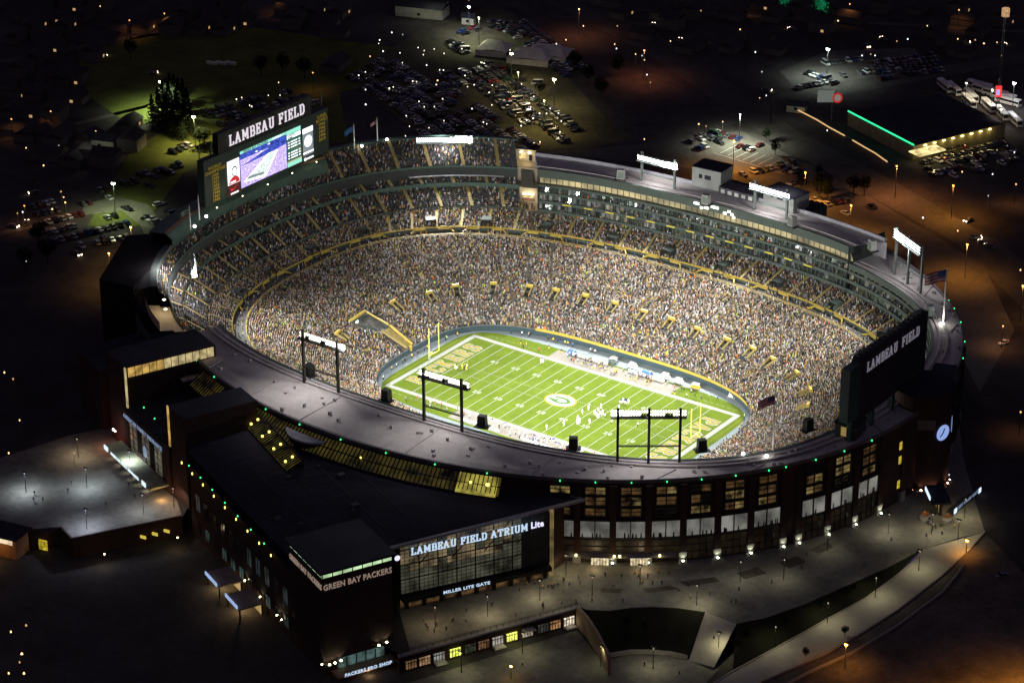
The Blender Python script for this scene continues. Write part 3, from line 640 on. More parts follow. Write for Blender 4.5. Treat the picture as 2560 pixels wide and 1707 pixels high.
# dark green portals on the upper walkway
for d in (-157.6, -170.8, 172.2, 156.5, 140.9, 130.3, 119.3, 106.8, 95.6, 84.4, 73.0, 60.8, 47, 33, 20):
    n_, t = out2(R1b, d); c = Vector(P3(R1b, d, 20)); g = MB()
    for sx in (-1, 1): g.add([c+t*(sx*1.9)-n_*.6+Vector((0, 0, 0)), c+t*(sx*1.9)+n_*5+Vector((0, 0, 2)), c+t*(sx*1.9)+n_*5+Vector((0, 0, 4.2)), c+t*(sx*1.9)-n_*.2+Vector((0, 0, 4.0))], [(0, 1, 2, 3)], GREENW)
    g.add([c-t*1.9+n_*5+Vector((0, 0, 4.2)), c+t*1.9+n_*5+Vector((0, 0, 4.2)), c+t*1.9+n_*1.5+Vector((0, 0, 4.05)), c-t*1.9+n_*1.5+Vector((0, 0, 4.05))], [(0, 1, 2, 3)], GREENW)
    g.box(c+n_*2+Vector((0, 0, .1)), (3.6, .3, 3.8), BLACK, t)
    o = g.build('walkway_portal', ST); g = MB()
    for sx in (-1, 1):
        g.bar(c+t*(sx*2.4)+Vector((0, 0, 1.0)), c+t*(sx*6.5)-n_*.2+Vector((0, 0, 1.0)), .5, YEL, .6); g.bar(c+t*(sx*6.5)+Vector((0, 0, 1.2)), c+t*(sx*8.2)-n_*2.4+Vector((0, 0, .3)), .4, YEL, .5)
    g.build('portal_railing', o)
# players' tunnel in the south end: notch with green walls and yellow rails down to the pitch
g = MB(); a = Vector(f_bowl(.42, 178)); zt = a.z
def tp(x, y, z): return Vector((x, y, z))
g.box((-80, -2.2, 6.1), (9, 4.6, .3), CONC); g.box((-85.5, -2.2, 6.3), (.5, 8, 3.6), GREENW)
g.add([tp(-85, 3.5, 10.2), tp(-76, .6, 7.6), tp(-76, .6, 6.2), tp(-85, 3.5, 6.2)], [(0, 1, 2, 3)], GREENW)
g.add([tp(-86, -9, 10.2), tp(-78, -4.2, 8), tp(-78, -4.2, 6.2), tp(-86, -9, 6.2)], [(0, 1, 2, 3)], GREENW)
o = g.build('players_tunnel', ST); g = MB()
g.bar((-86, -9, 10.6), (-86.5, .5, 11), .7, YEL, .8); g.bar((-86.5, .5, 11), (-76, .9, 8.2), .5, YEL, .5)
g.bar((-76, 1.4, 7.8), (-65.5, 1.0, 3.3), .5, YEL, .8); g.bar((-76, -3.4, 7.4), (-65.5, -2.2, 3), .5, YELD, .6); g.bar((-65.3, -.2, 1.2), (-65.3, -.2, 3.3), .8, YEL)
g.build('yellow_railing', o); g = MB(); g.rings([[(-76, 1, 7), (-65.5, .8, 2.6)], [(-76, -3.2, 7), (-65.5, -2, 2.6)]], YELD); g.build('ramp', o)
g = MB(); g.box((-84.9, -6, 9.2), (.3, 1.1, .7), emi('tunnel_lamp', (.9, 1, .85), 5)); g.build('tunnel_lamp', o)
# penthouse boxes on the west roof
g = MB(); g.prism([(-18, 104), (34, 103), (36, 117), (-18, 119)], GZ, 42.4, DGREEN, DROOF); g.build('block', ST)
g = MB(); PB = mat('cream_panel', (.24, .25, .24), .8, 0, .1)
def box_thing(name, label, cat, c, size, ax, wall_m, roof_m, par=None, roofd=.3):
    o = thing(name, label, cat) if par is None else None
    g = MB(); g.box(c, size, wall_m, ax); w_ = g.build('wall', o or par)
    g = MB(); g.box((c[0], c[1], c[2]+size[2]), (size[0]+.5, size[1]+.5, roofd), roof_m, ax); g.build('roof', o or par); return o or w_
for nm, q, size in (('p', (-8.5, 109.5, 42.5), (12, 9, 7.5)), ('p', (24, 108, 42.5), (14, 9, 5.5))):
    n_, t = out2(R3, math.degrees(math.atan2(q[1]/120.5, q[0]/137.5))); w_ = box_thing('p', '', '', q, size, t, PB, DROOF, ST)
    for sx in (-.2, 0, .1):
        g = MB(); g.box(Vector(q)-n_*(size[1]/2+.05)+t*(-sx*size[0])+Vector((0, 0, 3.6)), (1.4, .15, 1.6), WDK, t); g.build('window', w_)
g = MB(); q = Vector((6, 107, 42.5)); n_, t = out2(R3, 87)
g.box(q, (16, 7, 2.6), mat('dark_plant_screen', (.06, .06, .07), .8), t); w_ = g.build('plant_screen', ST)
for i in range(5): g = MB(); g.box(q-n_*3.7+t*(6-i*3)+Vector((0, 0, .6)), (1.7, .2, 1.4), METALP, t); g.build('louvre', w_)
# lit sign-like lamps under the west fascia
g = MB(); LT = emi('fascia_lamp', (1, 1, .88), 6)
for i, (d, z1, w1) in enumerate(((92.2, 41, 2.2), (91.2, 39.8, 1), (90.2, 40.2, 1.4), (88.6, 41.2, 3), (86.6, 40, 1.2), (85.8, 41, 1), (85.2, 40.2, .9), (84.8, 39.2, .8))):
    n_, t = out2(sc(1), d); g.box(Vector(P3(sc(.99), d, z1)), (w1, .3, .7), LT, t)
g.build('fascia_lamp', ST)
# shallow expansion joints and small vents on the ring roof
for d in (-118, -107, -97, -80, -63, -47, -34, -22, -10, 4, 18, 33, 47):
    g = MB(); a = Vector(P3(sc(1.05), d, 36.0)); b = Vector(P3(mixr(R2, R3, .95), d, 35.6)); g.bar(a, b, .22, MATS['tray'], .25); g.build('roof_joint', ST)
for i in range(90):
    d = random.uniform(A0+2, A1-2); k = random.uniform(.25, .9); a = P3(mixr(R2, R3, k), d, 35.6); h_ = random.uniform(.5, 1.3)
    g = MB(); g.box(a, (random.uniform(.5, 1.2), random.uniform(.5, 1.0), h_), MATS['tray']); g.build('roof_vent', ST)
# black mass of the south-east stair block
g = MB(); pts = [(-153.5, -50), (-141.5, -39), (-134, -50), (-126, -66), (-120, -82), (-134, -84)]
g.prism(pts, GZ, 41.5, mat('black_cladding', (.02, .018, .02), .9), MATS['black_cladding']); g.build('stair_block', ST)

# ------------------------------------------------------------------ crowd
CL = island('winter_clothes', [(23, (.012, .013, .016)), (11, (.045, .043, .04)), (12, (.17, .13, .075)), (10, (.2, .2, .2)), (8, (.03, .045, .1)), (8, (.09, .075, .045)), (10, (.42, .42, .44)), (5, (.56, .56, .6)), (4.6, (.5, .34, .05)), (5, (.05, .1, .05)), (3, (.22, .06, .04)), (6, (.28, .2, .13)), (.8, (.75, .16, .02)), (.5, (.45, .7, .05)), (4, (.03, .03, .03))])
HD = island('hats_and_faces', [(10, (.42, .26, .18)), (6, (.03, .03, .03)), (2.4, (.45, .32, .05)), (5, (.08, .1, .06)), (3, (.6, .6, .6)), (1, (.7, .16, .03)), (5, (.2, .13, .09)), (.6, (.5, .75, .05))])
tv = np.array([(-.22, -.15, 0), (.22, -.15, 0), (.22, .17, 0), (-.22, .17, 0), (-.19, -.1, 1.12), (.19, -.1, 1.12), (.19, .13, 1.12), (-.19, .13, 1.12),
               (-.11, -.11, 1.14), (.11, -.11, 1.14), (.11, .11, 1.14), (-.11, .11, 1.14), (0, 0, 1.48)])
tf = np.array([(0, 1, 5, 4), (1, 2, 6, 5), (2, 3, 7, 6), (3, 0, 4, 7), (4, 5, 6, 7)])
hf = np.array([(8, 9, 12), (9, 10, 12), (10, 11, 12), (11, 8, 12)])
def crowd(name, label, rowsf, pos_filter=None, fill=.96, lift=0., hscale=1.):
    P = []
    for (ring, z, d0, d1, ais, aw) in rowsf:
        n = 1440; f = np.radians(np.linspace(d0, d1, n)); c, s = np.cos(f), np.sin(f); p = ring[2]
        k = (abs(c)**p+abs(s)**p)**(-1/p); x = ring[0]*c*k; y = ring[1]*s*k
        L = np.concatenate([[0], np.cumsum(np.hypot(np.diff(x), np.diff(y)))]); m_ = int(L[-1]/.48)
        q = (np.arange(m_)+.5)*L[-1]/m_+rng.normal(0, .05, m_); xx = np.interp(q, L, x); yy = np.interp(q, L, y); dd = np.interp(q, L, np.degrees(f))
        keep = rng.random(m_) < fill
        for a in ais:
            dist = np.abs((dd-a+180) % 360-180)*R(1)*np.hypot(xx, yy); keep &= dist > aw/2
        xx, yy, dd = xx[keep], yy[keep], dd[keep]
        P.append(np.stack([xx+rng.normal(0, .06, len(xx)), yy+rng.normal(0, .06, len(xx)), np.full(len(xx), z+lift), dd], 1))
    P = np.concatenate(P)
    if pos_filter is not None: P = P[pos_filter(P)]
    n = len(P); ang = np.arctan2(-P[:, 1], -P[:, 0])+PI/2+rng.normal(0, .3, n); h = rng.uniform(.66, 1.05, n)*hscale; wd = rng.uniform(.75, 1.1, n)
    ca, sa = np.cos(ang), np.sin(ang); lx = tv[None, :, 0]*wd[:, None]; ly = tv[None, :, 1]*wd[:, None]
    X = P[:, 0:1]+lx*ca[:, None]-ly*sa[:, None]; Y = P[:, 1:2]+lx*sa[:, None]+ly*ca[:, None]; Z = P[:, 2:3]+tv[None, :, 2]*h[:, None]
    co = np.stack([X, Y, Z], 2).reshape(-1, 3).astype(np.float32)
    nv = len(tv); off = (np.arange(n)*nv)[:, None, None]
    q4 = (tf[None]+off).reshape(-1); q3 = (hf[None]+off).reshape(-1)
    me = bpy.data.meshes.new(name); me.vertices.add(len(co)); me.vertices.foreach_set('co', co.reshape(-1))
    nl = len(q4)+len(q3); me.loops.add(nl); me.loops.foreach_set('vertex_index', np.concatenate([q4, q3]).astype(np.int32))
    n4, n3 = len(q4)//4, len(q3)//3; me.polygons.add(n4+n3)
    me.polygons.foreach_set('loop_start', np.concatenate([np.arange(n4)*4, n4*4+np.arange(n3)*3]).astype(np.int32))
    me.polygons.foreach_set('material_index', np.concatenate([np.zeros(n4), np.ones(n3)]).astype(np.int32))
    me.update(calc_edges=True); me.materials.append(CL); me.materials.append(HD)
    o = bpy.data.objects.new(name, me); COL.objects.link(o); tag(o, label, 'crowd', kind='stuff'); print(name, n)
vx = [(Vector(f_bowl(k, d)), out2(mixr(R0, R1, k), d)) for d, k in VOM]
def bowl_filter(P):
    k = np.ones(len(P), bool)
    for c, (n_, t) in vx:
        dx, dy = P[:, 0]-c.x, P[:, 1]-c.y; a = dx*t.x+dy*t.y; b = dx*n_.x+dy*n_.y; k &= ~((np.abs(a) < 1.3) & (b > -4.4) & (b < .8))
    k &= ~((P[:, 0] < -64) & (P[:, 0] > -87) & (P[:, 1] > -4-np.clip((-P[:, 0]-76)*.5, 0, 9)) & (P[:, 1] < 1.6+np.clip((-P[:, 0]-76)*.25, 0, 9)))
    return k
rowsb = []
for i in range(NR):
    rg, zz = bowl((i+.45)/NR); zz = bowl(i/NR)[1]; rowsb.append((rg, zz, 0, 360, AIS_B, .6))
crowd('bowl_crowd', 'dense crowd in winter clothes filling the main seating bowl', rowsb, bowl_filter, .88)
rowsu = [(mixr(R1b, R2, (i+.45)/12), 21.2+3.9*i/12, 0, 360, AIS_U, 1.1) for i in range(12)]
crowd('row_crowd', 'crowd in the dozen rows above the yellow railed walkway', rowsu, None, .78)
def tr(T, d0=Q0, d1=Q1, o_=0): return [(sc(T[0]+(T[2]-T[0])*(i+.45)/T[4]), T[1]+(T[3]-T[1])*i/T[4], d0, d1, [a+o_ for a in AIS_S], 1.5) for i in range(T[4])]
crowd('walkway_crowd', 'people standing along the yellow railed walkway', [(mixr(R1, R1b, t_), 19.95, 0, 360, [], 1) for t_ in (.3, .6, .85)], None, .16)
crowd('tier_crowd', 'spectators in the stacked tiers of the south stand beneath the lit video board', tr(T1_)+tr(T2_, o_=2.2)+tr(T3_, Q0+.5, 158)+[(sc(1.105+.005*i), 37.4+.52*i, 158, 222, AIS_S, 1.5) for i in range(5)], None, .4)
crowd('suite_crowd', 'people in the balcony seats of the glass fronted suites', [(sc(.999), z1, 40, 122, [], 1) for z1 in (26.3, 30.0, 33.5)], None, .33, 0, .8)

# ------------------------------------------------------------------ floodlights
def flood(label, c, side, base, z_lamp, width, posts, nlamp, rows_, steel, near, aim, power, hpost=None):
    c = Vector(c); t = Vector(side).normalized(); nrm = (Vector((aim[0], aim[1], 0))-Vector((c.x, c.y, 0))).normalized()
    o = thing('floodlight_bank', label, 'floodlights', 'floodlight banks round the stadium rim', (c.x, c.y, base))
    inv = Matrix.Translation((-c.x, -c.y, -base))
    def bld(g, nm, par=None):
        g.v = [tuple(inv @ Vector(v)) for v in g.v]; return g.build(nm, par or o)
    if len(posts) > 1:
        for x in posts: g = MB(); a = c+t*x; g.box((a.x, a.y, base), (.75, .75, z_lamp+2.1-base), steel, t); bld(g, 'post')
        g = MB(); a = c+t*posts[0]; b = c+t*posts[-1]; zz = base+(z_lamp-base)*.35
        g.bar((a.x, a.y, zz), (b.x, b.y, zz), .35, steel); g.bar((a.x, a.y, zz+.5), (b.x, b.y, zz+.5), .12, steel); bld(g, 'crossbeam')
    g = MB(); k = c+nrm*.9
    g.box((k.x, k.y, z_lamp-1.5), (width, 1.8, .35), steel, t); g.box((k.x-nrm.x*.8, k.y-nrm.y*.8, z_lamp-1.2), (width, .1, .12), steel, t)
    for i in range(rows_+1): g.bar((k-t*width/2)+Vector((0, 0, z_lamp-.9+i*1.0-k.z)), (k+t*width/2)+Vector((0, 0, z_lamp-.9+i*1.0-k.z)), .12, steel)
    for i in range(9): a = k+t*(width*(i/8-.5)); g.bar((a.x, a.y, z_lamp-1.5), (a.x, a.y, z_lamp-.9+rows_), .1, steel)
    bld(g, 'lamp_rack')
    lens = FLOODN if near else FLOODE
    proto = None
    for r_ in range(rows_):
        for i in range(nlamp):
            if near and r_ == 0 and (i % 9 in (2, 3, 4) and i > 2) : lit = False
            else: lit = True
            p = k+t*(width*((i+.5)/nlamp-.5))+Vector((0, 0, z_lamp-.4+r_*1.0-k.z))
            key = ('lamp', near, lit)
            dn = (nrm*1.0+Vector((0, 0, -.45))).normalized()
            if key not in LAMPM:
                g = MB(); g.tube([(0, 0, 0), (0, 0, .3)], .2 if lit else .34, .36, BLACK if near else GSTEEL, 8)
                if lit: g.disc((0, 0, .33), (0, 0, 1), .33 if not near else .27, lens, 8)
                if lit and near: g.tube([(0, 0, .05), (0, 0, .28)], .37, .4, lens, 8)
                mo = g.build('lamp_master'); LAMPM[key] = mo.data; bpy.data.objects.remove(mo)
            l = bpy.data.objects.new('lamp', LAMPM[key]); COL.objects.link(l); l.parent = o; l.location = (p.x-c.x, p.y-c.y, p.z-base)
            l.rotation_euler = dn.to_track_quat('Z', 'Y').to_euler()
    d = bpy.data.lights.new('flood_light', 'AREA'); d.shape = 'RECTANGLE'; d.size = width; d.size_y = rows_*1.0; d.energy = power; d.color = (1, .985, .93); d.spread = R(92)
    L = bpy.data.objects.new('flood_light', d); COL.objects.link(L); L.parent = o
    L.location = (nrm.x*1.6, nrm.y*1.6, z_lamp+rows_*.5-.5-base); L.rotation_euler = (Vector((aim[0], aim[1], 4))-Vector((c.x, c.y, z_lamp))).to_track_quat('-Z', 'Y').to_euler()
    lamp_pt((nrm.x*2.2, nrm.y*2.2, z_lamp-1.8-base), (1, .96, 1), SPILL, 1.2, o, 172, (0, 0, -1), .3)  # two added unseen spots stand in for stray light of the bank
    lamp_pt((-nrm.x*6, -nrm.y*6, z_lamp+2.5-base), (1, .93, .94), SPILL*(4 if c.x < -100 and c.y < 0 else 2.8 if c.y < -90 and c.x < -20 else 1.7 if c.y < 0 else 1.0), 1.2, o, 150 if c.x < -100 else 118, (-nrm.x*.15, -nrm.y*.15, -1), .8)
    return o
LAMPM = {}
SPILL = 5000
PW = 60000
def ring_t(a, b): return (Vector(b)-Vector(a))
flood('white floodlight bank on the west roof nearer the tan stair recess', (-24.8, 98, 0), (1, 0, 0), 42.5, 52, 17.5, (-7.2, 7.2), 22, 2, GSTEEL, False, (-14, 8), PW)
flood('white floodlight bank on the west roof right of the roof penthouse', (24, 97.2, 0), (13.7, -1, 0), 42.5, 52, 17.5, (-7, 7), 22, 2, GSTEEL, False, (14, 8), PW)
flood('floodlight bank on three posts above the north west roof by the tall flag', (87, 84, 0), (16.5, -10.5, 0), 36, 51.5, 18, (-9, 0, 9), 24, 3, GSTEEL, False, (22, 4), PW)
flood('floodlight bank mounted on the rim over the white counter of the south stand', (-111, 80.5, 0), (17, 13, 0), 45.8, 47.2, 21.5, (), 28, 2, GSTEEL, False, (-20, 4), PW)
flood('floodlight bank seen edge-on on the south east rim above the stair landing', (G(439, 606, 44).x, G(439, 606, 44).y, 0), tuple(G(442, 650, 44)-G(436, 562, 44)), 41.6, 43.6, 17, (-7, 7), 22, 2, GSTEEL, False, (-20, -4), PW)
flood('black floodlight frame on the near roof, left of the three and nearest the south stand', (-25, -97, 0), (1, 0, 0), 36, 52.2, 18.5, (-7, 7), 24, 2, BLACK, True, (-14, -8), PW)
flood('middle black floodlight frame on the near roof, in front of the pitch', (23.2, -96.6, 0), (14, .8, 0), 36, 52.2, 18.5, (-7, 7), 24, 2, BLACK, True, (14, -8), PW)
flood('black floodlight frame on three posts in front of the right hand end zone', (87.7, -79.7, 0), (15.3, 11, 0), 36, 52.2, 22.5, (-9.3, 0, 9.3), 28, 2, BLACK, True, (22, -4), PW)

# ------------------------------------------------------------------ rooftop speaker boxes
spk = [((-34, -91.9, 36), 'left of the left frame'), ((-2.6, -92, 36), 'between the two left floodlight frames'), ((32.8, -89.2, 36), 'right of the second floodlight frame'), ((64, -85, 36), 'left of the three post frame'), ((96.4, -63.6, 36), 'right of the three post frame'), ((115.6, -33, 36), 'by the dark back of the north board'),
       ((-39, 94.6, 42.5), 'at the far left of the white west roof'), ((.1, 91.7, 42.5), 'beside the cream penthouse'), ((36, 91.9, 42.5), 'right of the second west floodlight bank'), ((69.9, 89.2, 42.5), 'at the far right end of the west roof'), ((106, 64.6, 36), 'on the rim before the tall flag')]
for i, (q, txt) in enumerate(spk):
    q = Vector(q); nrm = Vector((-q.x, -q.y*1.3, 0)).normalized(); t = Vector((nrm.y, -nrm.x, 0))
    o = thing('speaker_box', 'boxy loudspeaker cabinet on the stadium roof '+txt, 'loudspeaker', 'loudspeaker cabinets along the roof rim')
    mt = GSTEEL if q.y < 0 or i == 10 else mat('grey_cabinet', (.3, .3, .28), .7)
    if q.y < 0: mt = BLACK
    g = MB(); g.box(q+Vector((0, 0, .3)), (2.8, 2.2, 3.6), mt, t, .92); b_ = g.build('cabinet', o)
    g = MB(); g.box(q+nrm*1.12+Vector((0, 0, .7)), (2.3, .1, 2.7), GSTEEL, t); g.build('grille', o)
    g = MB(); g.box(q+Vector((0, 0, .02)), (4.6, 3, .28), BLACK, t); g.build('base', o)

# ------------------------------------------------------------------ south video board
SB = thing('video_board', 'large lit video board with white stadium name above the south stand', 'scoreboard', loc=(0, 0, 0))
XB = -140.; fx = XB+.0; DY = -1.7
def bq(mb, y0, z0, y1, z1, off, mt, z0b=None, z1b=None):   # panel facing the pitch
    y0 += 0; mb.add([(fx+off, y1, z0), (fx+off, y0, z0), (fx+off, y0, z1), (fx+off, y1, z1)][::-1], [(0, 1, 2, 3)], mt)
PANEL = mat('board_green', (.02, .04, .034), .6, 0, .15)
g = MB(); g.box((XB-1.6, 12.3, 46), (3.0, 69.6, 17.6), PANEL); g.build('frame', SB)
g = MB(); g.box((XB-1.6, 12, 63.6), (2.6, 52, 7.6), BLACK); g.build('name_panel', SB)
g = MB()
for y in [-22+i*6.2 for i in range(12)]: g.bar((XB-4, y, 46), (XB-2, y, 69), .3, GSTEEL)
g.build('back_truss', SB)
LET = emi('white_letters', (.95, .86, .95), .85)
g = MB(); slab(g, 'LAMBEAU FIELD', (XB+.0, 12.4, 67.3), (0, 1, 0), (0, 0, 1), 3.7, LET, 1.0, 1.14, .25, 1.6, 0, 2.6, 41.5); g.build('lettering', SB)
# main screen picture: dark stadium with pale field, and a green statistics column
def screen_mat(name, stops, scale, st):
    m = bpy.data.materials.new(name); m.use_nodes = True; n = m.node_tree.nodes; l = m.node_tree.links; b = n['Principled BSDF']
    tc = n.new('ShaderNodeTexCoord'); no = n.new('ShaderNodeTexNoise'); no.inputs['Scale'].default_value = scale; no.inputs['Detail'].default_value = 8; no.inputs['Roughness'].default_value = .8
    l.new(tc.outputs['Object'], no.inputs[0]); cr = n.new('ShaderNodeValToRGB'); l.new(no.outputs[0], cr.inputs[0])
    e = cr.color_ramp.elements; e[0].position, e[0].color = stops[0][0], (*stops[0][1], 1); e[1].position, e[1].color = stops[-1][0], (*stops[-1][1], 1)
    for p_, c in stops[1:-1]: q = e.new(p_); q.color = (*c, 1)
    l.new(cr.outputs[0], b.inputs['Emission Color']); b.inputs['Emission Strength'].default_value = st*2.2; b.inputs['Base Color'].default_value = (.01, .01, .01, 1)
    return m
SCR = screen_mat('screen_crowd_picture', [(.35, (.1, .08, .3)), (.5, (.42, .32, .85)), (.65, (.8, .72, 1.1))], 1.4, .75)
SBL = emi('screen_blue', (.04, .09, .6), .9, .7, .8); SWH = emi('screen_white', (.93, .97, 1.0), 1.6); SGR = emi('screen_green', (.02, .25, .14), .45); SLG = emi('screen_light_green', (.35, .9, .7), 1.0)
SFL = emi('screen_field_picture', (.8, .95, .9), 1.0, .35, .9); SRD = emi('screen_red', (.85, .03, .05), .75); SDK = emi('screen_dark', (.03, .05, .06), .3); SGY = emi('screen_grey', (.35, .42, .48), .6); SPK = emi('screen_skin', (.75, .4, .35), .8); SYL = emi('screen_yellow', (.8, .75, .4), .6)
y0, y1, ys, zb, zt = -1.5, 24.2, 32.6, 47.2, 61.4
g = MB(); bq(g, y0, zb, y1, zt-3.2, .1, SCR); g.add([(fx+.1, y0, zt-3.2), (fx+.1, y1, zt-3.2), (fx+.1, y1, zt-1), (fx+.1, y0, zt-1)], [(0, 1, 2, 3)], SBL)
g.add([(fx+.14, y0, 55.6), (fx+.14, 16, 58.4), (fx+.14, y1, 58.4), (fx+.14, y1, 56.8), (fx+.14, 12, 56)], [(0, 1, 2, 3, 4)], SBL)
g.add([(fx+.16, y0+1.2, 49.2), (fx+.16, 12.2, 47.8), (fx+.16, 19.4, 56), (fx+.16, 13.5, 56.2)], [(0, 1, 2, 3)], SWH)
g.add([(fx+.2, y0+3, 49.6), (fx+.2, 11.6, 48.5), (fx+.2, 18, 55.4), (fx+.2, 14, 55.6)], [(0, 1, 2, 3)], SFL)
g.add([(fx+.22, y0+3, 49.9), (fx+.22, 10.6, 49.1), (fx+.22, 11.4, 49.9), (fx+.22, y0+4.4, 50.7)], [(0, 1, 2, 3)], SGY)
bq(g, y0, zt-1.0, y1, zt, .18, SLG)
text(g, 'GREEN BAY PACKERS', (fx+.24, 7, 60.9), (0, 1, 0), (0, 0, 1), 1.1, SDK, .02, .03, 1.2); text(g, 'GAME DAY', (fx+.24, 19, 60.9), (0, 1, 0), (0, 0, 1), .9, SWH, .02, .04)
for q in ((7.5, 58.7), (10, 57.9), (14.5, 59.5)): g.box((fx+.2, q[0], q[1]), (.1, 1.1, .4), SWH)
g.v = [(a_, b_+DY, c_) for a_, b_, c_ in g.v]; g.build('main_picture', SB)
g = MB(); bq(g, y1+.2, zb-.1, ys, zt, .1, SGR); bq(g, y1+.2, zt-1.7, ys, zt, .16, SLG); bq(g, y1+.2, zb-.1, ys, zb+1.6, .16, SLG); bq(g, y1+.2, zb+1.6, ys, zb+2.1, .18, SYL)
bq(g, y1+.4, zt-3.4, ys-.2, zt-1.9, .18, SWH)
text(g, 'G', (fx+.24, y1+1.6, zt-2.9), (0, 1, 0), (0, 0, 1), 2.0, SDK, .02, .06, 1.3); text(g, '27', (fx+.24, y1+3.4, zt-2.7), (0, 1, 0), (0, 0, 1), 1.8, SDK, .02, .06)
for i in range(7):
    z1 = zt-5.0-i*1.05
    if i == 3: continue
    bq(g, y1+2.4, z1, ys-2.2, z1+.5, .2, SWH); bq(g, y1+.8, z1, y1+1.8, z1+.5, .2, SWH); bq(g, ys-1.5, z1, ys-.6, z1+.5, .2, SWH)
g.v = [(a_, b_+DY, c_) for a_, b_, c_ in g.v]; g.build('statistics_panel', SB)
g = MB(); bq(g, 33.6, 48.6, 39.6, 59.4, .1, SGY); g.disc((fx+.2, 36.6, 54), (1, 0, 0), 2.3, SWH, 20); g.disc((fx+.24, 36.6, 54), (1, 0, 0), 1.7, SGY, 20); g.disc((fx+.28, 36.6, 54), (1, 0, 0), 1.5, SWH, 20)
bq(g, 33.6, 57.4, 39.6, 59.4, .16, SWH); bq(g, 33.6, 49.3, 39.6, 50, .16, SWH)
g.disc((fx+.2, 34.6, 47.2), (1, 0, 0), .7, SWH, 12); bq(g, 35.6, 46.8, 39.4, 47.5, .16, SWH); g.v = [(a_, b_+DY, c_) for a_, b_, c_ in g.v]; g.build('advert_screen', SB)
g = MB(); bq(g, -8.6, 50.4, -2.0, 59.6, .1, SWH)
g.disc((fx+.16, -4.9, 55.1), (1, 0, 0), 1.55, SDK, 14, 2.0); g.disc((fx+.2, -4.9, 55.0), (1, 0, 0), 1.15, SWH, 14, 1.6)
g.add([(fx+.2, -8.2, 50.6), (fx+.2, -2.2, 50.6), (fx+.2, -2.6, 52.0), (fx+.2, -3.8, 53.2), (fx+.2, -6, 53.2), (fx+.2, -7.8, 52.2)], [tuple(range(6))], SRD)
bq(g, -7.4, 51, -4.5, 51.6, .26, SWH)
bq(g, -8.6, 46.2, -2.0, 50.4, .1, emi('screen_dark_red', (.2, .01, .015), .35))
g.add([(fx+.2, -7.8, 49.2), (fx+.2, -7.1, 48.1), (fx+.2, -6.2, 48.0), (fx+.2, -2.9, 50.0), (fx+.2, -6, 48.7), (fx+.2, -6.9, 48.8)], [tuple(range(6))], SRD)
bq(g, -7.4, 46.6, -3.2, 47.2, .2, SWH); g.v = [(a_, b_+DY, c_) for a_, b_, c_ in g.v]; g.build('advert_screen', SB)
YT = mat('yellow_lettering', (.8, .6, .05), .6, 0, 0)
g = MB()
for i, w_ in enumerate(((3.0, 6.5), (4.2, 5.4))): text(g, ('WORLD', 'CHAMPIONS')[i], (fx+.1, -16.8, 60.0-i*1.6), (0, 1, 0), (0, 0, 1), 1.8, YT, .03, .03)
for i, yr in enumerate(('1929', '1930', '1931', '1936', '1939', '1944', '1961', '1962')): text(g, yr, (fx+.1, -16.8, 56.8-i*1.35), (0, 1, 0), (0, 0, 1), 1.5, YT, .03, .04, 1.2)
for i in range(2): text(g, ('SUPER', 'BOWLS')[i], (fx+.1, 43.2, 61.4-i*1.6), (0, 1, 0), (0, 0, 1), 1.8, YT, .03, .03)
for i, yr in enumerate(('1965', '1966', '1967', '1996', '2010')): text(g, yr, (fx+.1, 43.2, 58.2-i*1.5), (0, 1, 0), (0, 0, 1), 1.5, YT, .03, .04, 1.2)
g.build('honours_lettering', SB)
g = MB()
for i in range(5): g.box((fx+1.2, -18+i*14, 44.7), (.3, .3, .3), WARM)
g.build('deck_lamp', SB)
for i in range(3): lamp_pt((fx+5, -12+i*24, 49), (1, .8, .5), 350, .3, SB)
d = bpy.data.lights.new('screen_glow', 'AREA'); d.shape = 'RECTANGLE'; d.size = 46; d.size_y = 14; d.energy = 2600; d.color = (.75, .8, 1)
L = bpy.data.objects.new('screen_glow', d); COL.objects.link(L); L.parent = SB; L.location = (fx+.6, 14, 54); L.rotation_euler = (0, R(-90), 0)

# ------------------------------------------------------------------ north board seen from behind
NBD = thing('video_board', 'black back of the north video board with small pale stadium name', 'scoreboard', loc=(0, 0, 0))
g = MB(); g.box((128.3, -6.3, 41), (2.6, 43.5, 21), mat('board_back', (.02, .02, .028), .7), (1, 0, 0)); g.build('frame', NBD)
g = MB(); g.box((128.6, -31.6, 43), (3.0, 6.6, 17.8), DGREEN, (1, 0, 0)); g.build('end_panel', NBD)
g = MB()
for i in range(17): y = -27+i*2.6; g.box((127.9, y, 62), (2, .5, .7+.5*math.sin(i)), GSTEEL)
g.bar((127.6, -27.5, 62.8), (127.6, 15, 62.8), .15, GSTEEL); g.build('catwalk', NBD)
g = MB(); LET2 = emi('dim_letters', (.75, .68, .85), .2); slab(g, 'LAMBEAU FIELD', (129.72, -7, 57.6), (0, 1, 0), (0, 0, 1), 3.0, LET2, .85, 1.12, .2, 1.6, 0, 4.4, 33); g.build('lettering', NBD)
